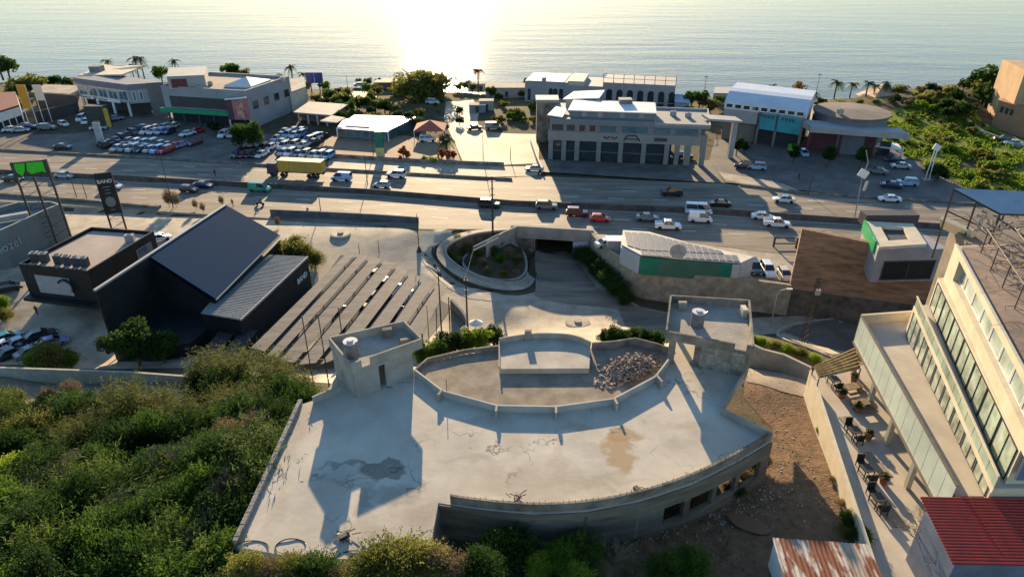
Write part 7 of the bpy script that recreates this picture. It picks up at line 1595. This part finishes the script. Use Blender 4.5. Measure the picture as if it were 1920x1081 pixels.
# --- bottom edge shrubs
bot_ = sorted([(455, 1045, .8, 'bushD'), (500, 1052, .85, 'dry'), (548, 1048, .8, 'bushD'), (592, 1056, .8, 'bushB'), (640, 1062, .7, 'dry'), (700, 1030, 1.1, 'bushD'), (742, 1022, 1.25, 'bushD'), (785, 1030, 1.1, 'bushD'), (825, 1032, 1.0, 'dry'), (862, 1040, .9, 'dry'), (900, 1050, .8, 'bushB')])
for i, (px, top_, s, k) in enumerate(bot_):
    p = WY(px, top_, 29.6); plant(k, Vector((p.x, p.y, p.z-2.35*s*1.15)), '%s shrub overlapping the lower edge of the deck, %s from the left' % (colorsn[k], ORDL[i]), 'shrubs along the bottom edge', (s, s, s*1.12))
for i, (px, py, s, k) in enumerate(sorted([(935, 1062, .95, 'bushA'), (968, 1050, 1.0, 'bushA'), (1010, 1078, .75, 'bushC'), (1055, 1065, .95, 'bushC'), (1090, 1055, .9, 'bushA'), (1130, 1080, .6, 'dry'), (1290, 1090, .9, 'bushA'), (1245, 1098, .85, 'bushA'), (1180, 1070, .5, 'dry'), (880, 1100, .8, 'bushD'), (1080, 1100, .8, 'bushC')])):
    plant(k, G(px, py, 12), '%s shrub below the curved wall at the bottom, %s from the left' % (colorsn[k], ORDL[i]), 'shrubs below the curved wall', s)
for i, (px, py, s, k) in enumerate([(1375, 930, 0.5, 'bushB'), (1395, 905, 0.5, 'dry'), (1420, 880, 0.55, 'bushB'), (1560, 905, 0.3, 'dry'), (1575, 950, 0.35, 'dry'), (1585, 1005, 0.4, 'bushD'), (1590, 990, 0.5, 'bushA'), (1615, 1015, 0.45, 'bushA')]):
    plant(k, G(px, py, 11), '%s low shrub in the dirt yard, %s of them from the left' % (colorsn[k], ORDL[i]), 'low shrubs in the dirt yard', s)
plant('bushC', G(1540, 815, 10), 'bright weed shrub against the cream garden wall', None, .4)
for i, (px, py) in enumerate(((1425, 650), (1450, 656), (1475, 664), (1500, 670), (1525, 682), (1408, 645))):
    plant('bushD' if i % 2 else 'bushC', W(px, py, 7.0), 'yellow-green hedge shrub in the planter beyond the yard, %s from the left' % ORDL[i], 'planter shrubs beyond the yard', .55)
# --- trees round the black hall and carport
plant('streetD', G(265, 690, -2), 'dark bushy tree in front of the black hall, right of the parked cars', None, 1.35)
plant('streetM', G(310, 680, -2), 'mid green tree at the foot of the black wall', None, 1.0)
plant('streetD', G(220, 672, -2), 'small dark tree left of the dark bushy tree', None, .8)
plant('bushD', G(100, 690, -2), 'yellow-green bush behind the pale road wall', None, 1.6); plant('bushC', G(70, 690, -2), 'small light bush left of the yellow-green bush', None, 1.0); plant('bushC', G(135, 690, -2), 'light bush right of the yellow-green bush', None, 1.0)
plant('bushD', G(12, 600, -1), 'grey-green bush on the grass strip at left edge', None, .8); plant('bushC', G(5, 580, -1), 'light green bush at left edge near the road', None, .9)
plant('hedge', G(560, 500, 0), 'round olive-green tree behind the annex roof of the black hall', None, (1.05, 1, 1.1)); plant('bushD', G(592, 500, 0), 'olive shrub at the right side of the round tree', None, 1.2)
for i, (px, py, k, s) in enumerate([(800, 690, 'streetM', 0.8), (825, 682, 'streetM', 0.85), (848, 676, 'streetD', 0.9), (870, 668, 'street', 1.0), (893, 666, 'street', 1.1), (910, 664, 'street', 1.0), (925, 660, 'streetD', 0.8)]):
    plant(k, G(px, py, -5), 'green hedge tree behind the courtyard, %s from the left' % on[i], 'hedge trees behind the courtyard', s)
for i, (px, py, s) in enumerate([(1135, 652, 0.9), (1150, 655, 1.1), (1168, 654, 0.95), (1190, 655, 1.05), (1210, 658, 1.0), (1232, 658, 0.9)]):
    plant('streetD', G(px, py, -7), 'dark bushy tree behind the courtyard wall, %s from the left' % on[i], 'dark trees behind the courtyard wall', s*.62)
for i, (px, py, s) in enumerate([(1075, 478, 0.8), (1092, 492, 0.9), (1108, 508, 1), (1124, 524, 1), (1140, 540, 1), (1156, 556, 0.9), (1172, 572, 0.7)]):
    plant('bushE', W(px, py, -4.9), 'dark shrub at the foot of the curved retaining wall, %s from the underpass' % on[i], 'shrubs below the retaining wall', s)
isl = [(925, 478, .8, 'bushD'), (938, 492, .7, 'bushC'), (905, 500, .7, 'dry'), (950, 505, .7, 'dry'), (970, 495, .7, 'bushD'), (895, 480, .7, 'bushD'), (915, 512, .6, 'dry'), (935, 462, .7, 'bushD'), (968, 515, .5, 'dry'), (955, 480, .8, 'dry'), (885, 495, .6, 'bushD'), (975, 475, .7, 'dry'), (850, 470, .8, 'dry'), (860, 460, .9, 'bushD'), (880, 452, .8, 'dry'), (900, 447, .8, 'bushD'), (852, 484, .8, 'bushD'), (862, 496, .7, 'dry'), (925, 445, .7, 'bushD'), (950, 448, .7, 'bushC'), (988, 470, .7, 'dry'), (945, 518, .5, 'bushD'), (875, 470, .8, 'bushD')]
for i, (px, py, s, k) in enumerate(sorted(isl)):
    plant(k, (W(px, py, -1.9-(py-455)*.024) if px > 882 and py > 455 else G(px, py, -3)), '%s shrub in the sunken round planted island, %s from the left' % (colorsn[k], ORDL[i]), 'shrubs on the planted island', s)
# --- far shore trees
far = [(5, 140, 'farD', 1.6), (18, 138, 'farD', 1.5), (50, 178, 'farY', 1.7), (72, 176, 'farY', 1.5), (30, 182, 'farY', 1.3), (92, 160, 'farD', .9), (110, 158, 'farD', .9), (128, 160, 'farD', .8), (305, 150, 'far', 1.1), (430, 143, 'far', 1.0), (445, 142, 'far', 1.0), (458, 143, 'farY', .9), (510, 152, 'farY', .7), (530, 152, 'farY', .8), (560, 160, 'farY', .8), (575, 165, 'farY', .8), (540, 165, 'farD', .6)]
for i, (px, py, k, s) in enumerate(sorted(far)): plant(k, W(px, py+6, 0), 'shore tree at far left, %s from the left' % ORDL[i], 'shore trees at far left', s)
for i, (px, py, k, s) in enumerate([(595, 195, 'farY', 0.7), (610, 178, 'far', 0.8), (610, 206, 'farD', 0.8), (612, 188, 'farY', 0.9), (625, 195, 'farD', 0.9), (640, 200, 'farY', 1.0), (655, 202, 'farD', 0.9), (670, 204, 'farY', 0.9), (672, 158, 'farY', 0.5), (688, 206, 'farD', 0.9), (690, 160, 'farY', 0.6), (705, 208, 'farY', 0.8), (710, 162, 'farD', 0.6), (722, 212, 'farD', 0.9), (740, 214, 'farY', 0.8), (745, 225, 'farY', 0.7), (760, 240, 'farD', 0.6), (770, 232, 'farD', 0.8), (785, 225, 'farY', 0.8)]):
    plant(k, W(px, py, 0), 'scrub tree between the cafe and the sandy lane, %s from the left' % ORDL[i], 'scrub trees behind the cafe', s)
plant('round', W(795, 190, -1.2), 'very large rounded brown-green tree against the bright sea', None, (1.5, 1.25, 1.15))
for i, (px, py, s) in enumerate([(858, 172, 0.7), (872, 170, 0.8), (886, 172, 0.7)]): plant('farY', W(px, py, 0), 'round pale bush right of the large rounded tree, %s from the left' % on[i], 'round shore bushes', s)
for i, (px, py, k, s) in enumerate([(862, 215, 'farD', 0.5), (862, 235, 'farD', 0.5), (920, 185, 'far', 0.7), (935, 190, 'farD', 0.6), (940, 232, 'meadD', 1.2), (962, 225, 'mead', 1.4), (965, 175, 'farY', 0.7), (980, 228, 'mead', 1.3), (990, 168, 'far', 0.7), (1000, 232, 'meadD', 1.2)]): plant(k, W(px, py, 0), 'bush near the sea road, %s from the left' % ORDL[i], 'bushes near the sea road', s)
plant('palmR', W(897, 172, 0), 'palm with reddish crown against the sun glitter', None, 1.1)
for i, (px, py, k, s) in enumerate([(1290, 222, 'farD', 0.8), (1295, 205, 'far', 1.0), (1310, 208, 'far', 1.1), (1315, 226, 'farD', 0.8), (1330, 212, 'farY', 1.0), (1345, 205, 'far', 0.8), (1405, 198, 'farY', 0.7), (1425, 198, 'farY', 0.7), (1455, 198, 'farY', 0.8), (1510, 198, 'farY', 0.8), (1530, 205, 'farD', 0.5), (1540, 198, 'farY', 0.6), (1575, 200, 'farY', 0.5), (1610, 198, 'farY', 0.5), (1640, 198, 'farY', 0.5), (1668, 196, 'meadD', 1.1), (1685, 194, 'meadD', 1.1)]):
    plant(k, W(px, py, 0), 'shore bush between the long white building and the bluff, %s from the left' % ORDL[i], 'shore bushes at right', s)
plant('autumn', W(1490, 200, 0), 'tall orange-brown tree on the right shore', None, 1.05); plant('autumn', W(1476, 202, 0), 'shorter orange-brown tree beside the tall one', None, .65)
for i, (px, py, k, s) in enumerate([(1402, 188, 'palmS', 1.2), (1441, 190, 'palm', 0.9), (1505, 190, 'palmS', 1.2), (1520, 192, 'palmS', 1.2), (1563, 188, 'palm', 1.05), (1592, 188, 'palm', 0.95), (1622, 187, 'palm', 1.0), (1636, 186, 'palm', 0.8), (1657, 186, 'palm', 0.9), (1688, 184, 'palmS', 1.3)]):
    plant(k, W(px, py, 0), 'shore palm at right, %s palm from the left' % on[i], 'palms on the right shore', s)
for i, (px, py, k, s) in enumerate([(211, 150, 'palmT', 0.85), (254, 158, 'palmT', 0.8), (262, 152, 'palmT', 1.0), (272, 152, 'palmT', 1.0), (335, 152, 'palmT', 0.9), (525, 155, 'palmS', 1), (549, 155, 'palm', 1.0), (571, 162, 'palm', 0.8)]):
    plant(k, W(px, py, 0), 'shore palm at left, %s palm from the left' % on[i], 'palms on the left shore', s)
plant('palmS', W(838, 285, 0), 'leaning palm at the right end of the cafe terrace', None, 1.3)
for i, (px, py, s) in enumerate([(752, 303, 0.6), (757, 300, 1.3), (766, 302, 1.0), (828, 302, 1.2), (842, 304, 1.1), (850, 302, 1.0)]): plant('rust', W(px, py, 0), 'rust-red small tree on the cafe terrace, %s from the left' % on[i], 'rust-red trees on the terrace', s)
for i, (px, py, s) in enumerate([(795, 302, 0.8), (808, 303, 0.7), (820, 304, 0.8)]): plant('mead', W(px, py, 0), 'green terrace hedge clump, %s from the left' % on[i], 'terrace hedge clumps', s)
# round trees in front of the grey showroom and right car park
plant('streetD', W(455, 284, 0), 'broad dark tree in front of the pink billboard, left trunk', None, 1.35); plant('streetD', W(478, 284, 0), 'broad dark tree in front of the pink billboard, right trunk', None, 1.45); plant('farD', W(405, 252, 0), 'dark tree against the green awning', None, .8)
for i, (px, py, s) in enumerate([(1380, 292, 1.0), (1395, 290, 0.7), (1486, 308, 1.0), (1550, 314, 1.15), (1612, 316, 1.15)]): plant('lolly', W(px, py, 0), 'clipped round dark tree in the right car park, %s from the left' % ['first', 'third', 'fourth', 'fifth', 'second'][i], 'clipped round trees in the right car park', s)
# meadow bushes and bluff
MB2 = []; cand = sorted((rv.uniform(1665, 1935), rv.uniform(215, 372)) for _ in range(150))
for px, py in cand:
    if (px < 1760 and py > 285) or (py > 300+(px-1760)*.35 and px < 1800) or (px > 1845 and py < 290) or len(MB2) > 68: continue
    plant('mead' if rv.random() < .55 else 'meadD', G(px, py, 1), 'low bush in the green meadow, %s from the left' % ORDL[len(MB2)], 'bushes in the meadow', rv.uniform(.45, 1.5)); MB2.append(1)
for i, (px, py, k, s) in enumerate([(1700, 200, 'meadD', 1.2), (1720, 205, 'mead', 1.6), (1740, 195, 'meadD', 1.3), (1742, 332, 'farD', 0.6), (1745, 212, 'mead', 1.4), (1755, 340, 'farD', 0.8), (1760, 185, 'meadD', 1.2), (1770, 210, 'farD', 0.9), (1775, 225, 'farD', 0.8), (1785, 175, 'meadD', 1.3), (1790, 215, 'farY', 1.0), (1805, 222, 'farD', 1.0), (1805, 172, 'farD', 0.8), (1830, 178, 'farD', 1.5), (1840, 188, 'farY', 1.3), (1845, 200, 'farD', 1.4), (1850, 180, 'far', 1.6), (1856, 190, 'farD', 1.2), (1865, 210, 'farY', 1.3), (1868, 185, 'farY', 1.5), (1885, 180, 'farY', 1.5), (1890, 168, 'farD', 1.4), (1900, 150, 'farY', 1), (1905, 165, 'far', 1.2)]):
    plant(k, G(px, py, 3), 'tree or bush on the right bluff, %s from the left' % ORDL[i], 'trees on the right bluff', s)
for i, (px, py, s) in enumerate([(318, 388, 0.9), (331, 389, 0.8), (368, 392, 0.5), (382, 398, 0.5), (417, 385, 0.5), (522, 425, 0.5)]): plant('dry', W(px, py, 0), 'dry shrub along the near side of the highway, %s from the left' % ORDL[i], 'dry roadside shrubs', (s, s, s*1.8))
ex = [(600+rv.uniform(0, 150), rv.uniform(168, 236)) for _ in range(26)]+[(rv.uniform(760, 835), rv.uniform(196, 250)) for _ in range(9)]+[(rv.uniform(925, 1010), rv.uniform(180, 240)) for _ in range(10)]
for i, (px, py) in enumerate(sorted(ex)): plant(rv.choice(['farY', 'farD', 'farY', 'meadD', 'far']), W(px, py, 0), 'low shore scrub bush at the centre, %s from the left' % ORDL[i], 'low shore scrub at the centre', rv.uniform(.4, .8))
ex = [(rv.uniform(1660, 1830), rv.uniform(172, 208)) for _ in range(26)]
for i, (px, py) in enumerate(sorted(ex)): plant(rv.choice(['farD', 'meadD', 'mead', 'farY']), G(px, py, 2), 'dark bluff bush behind the meadow, %s from the left' % ORDL[i], 'bushes along the bluff', rv.uniform(.5, 1.0))
def twig_():
    t = thing('bare_shrub', None, None); b = MB(); rr = random.Random(4)
    def g(p, d, l, r, dep):
        if dep == 0: return
        q = p+d*l; b.tube(p, q, r, 3, r*.7)
        for _ in range(3): g(q, (d+Vector((rr.uniform(-.6, .6), rr.uniform(-.6, .6), rr.uniform(-.1, .4)))).normalized(), l*.78, r*.62, dep-1)
    for _ in range(4): g(Vector((0, 0, 0)), Vector((rr.uniform(-.4, .4), rr.uniform(-.4, .4), 1)).normalized(), 1.0, .045, 5)
    b.build('branches', mat('dead_wood', (.2, .16, .12), .95, .25, 3), t); return t
KIND['twig'] = twig_
for i, (px, py, s) in enumerate(sorted([(120, 795, 1.1), (210, 770, 1.0), (330, 900, 1.2), (455, 880, 1.3), (480, 845, 1.3), (430, 960, 1.2), (150, 905, 1.0), (500, 800, 1.1), (60, 960, 1.0), (390, 1030, 1.0), (250, 990, 1.1), (820, 1075, .9), (1150, 1060, .8)])): plant('twig', G(px, py, 8), 'leafless twiggy shrub poking out of the bushes, %s from the left' % ORDL[i], 'leafless shrubs', s)
rgm = np.random.default_rng(5); px_ = rgm.uniform(1652, 1935, 9000); py_ = rgm.uniform(212, 375, 9000); Cm = []
mp_ = [(1655, 218), (1790, 203), (1845, 238), (1940, 275), (1940, 375), (1900, 372), (1770, 330), (1700, 284), (1655, 262)]
kp = inpoly(px_, py_, mp_) & ((np.sin(px_*.06+py_*.11)+np.sin(px_*.023-py_*.19+1)+.6*np.sin(px_*.17)+rgm.normal(0, .35, 9000)) > -.25); P_ = np.array([W(a, b, 1.0)[:] for a, b in zip(px_[kp], py_[kp])]); P_[:, 2] = hmap(P_[:, 0], P_[:, 1])+.25
nn_ = len(P_); pt = np.repeat(P_, 4, 0)+np.concatenate([rgm.normal(0, .5, (nn_*4, 2)), rgm.uniform(-.1, .2, (nn_*4, 1))], 1); u = rdir(len(pt), rgm)*.3; w_ = np.stack([rgm.normal(0, .15, len(pt)), rgm.normal(0, .15, len(pt)), rgm.uniform(.2, .5, len(pt))], 1)
tag(np_mesh('grass_tufts', quads(pt, u, w_), leafmat('tuft_green', (.05, .09, .012), (.22, .3, .03), .4), None), 'rough bright green grass tufts over the far-right meadow', 'grass', kind='stuff')
# bare tree lower right
p = G(1742, 1081, 11); t = thing('bare_tree', 'leafless grey tree at lower right in front of the red roof', 'tree', p); b = MB(); r8 = random.Random(8)
def br(b, p, d, l, r, dep):
    if dep == 0: return
    q = p+d*l; b.tube(p, q, r, 4, r*.7)
    for k in range(3 if dep > 1 else 2): nd = (d+Vector((r8.uniform(-.8, .8), r8.uniform(-.8, .8), r8.uniform(-.2, .5)))).normalized(); br(b, q, nd, l*r8.uniform(.62, .85), r*.62, dep-1)
br(b, Vector((0, 0, 0))+p, Vector((-.05, 0, 1)), 1.5, .1, 7); b.build('branches', mat('grey_bark', (.2, .17, .14), .95, .2, 3), t)
# rough gravel and litter below the curved wall: loose stones nobody would count
st = MB(); r8 = random.Random(12)
for _ in range(1100):
    px = r8.uniform(840, 1640); py = 985+r8.gauss(0, 22)-max(0, (px-1150))*.16
    if px > 1450: py = r8.uniform(700, 1000)
    if px > 1500+ (py-700)*.32: continue
    if py < 955-max(0, (px-1200))*.5 and px < 1440: continue
    p = W(px, py, 11.2 if px < 1400 else 10.3); z = H1(p.x, p.y) if _ % 1 == 0 else 0; s = r8.uniform(.02, .08); st.box((p.x, p.y, z+.08), (s*2, s*1.4, s), r8.uniform(0, 3), rx=r8.uniform(-.4, .4))
tag(st.build('loose_stones', mat('pale_stones', (.4, .37, .33), .95, .3, 3)), kind='stuff', label='scattered pale stones and litter on the dirt', cat='stones')
# weeds on the dirt and verge
rg = np.random.default_rng(99); n = 26000; V = []
X = rg.uniform(-46, 27, n); Y = rg.uniform(27, 72, n); keep = ~inpoly(X, Y, [(q.x, q.y) for q in DKW]); 
hz = hmap(X, Y); keep &= (hz > 3.2); keep &= ~((X > 17) & (rg.random(n) > .12)); X, Y, hz = X[keep], Y[keep], hz[keep]; n = len(X)
C = np.stack([X, Y, hz+.1], 1); u = rdir(n, rg)*.05; w_ = np.stack([rg.normal(0, .12, n), rg.normal(0, .12, n), rg.uniform(.12, .5, n)], 1); tag(np_mesh('weeds', quads(C+w_*.5, w_*.6, u), LM, None), 'low green weeds covering the slope under the shrubs', 'weeds', kind='stuff')
# overhead wires near the ring road
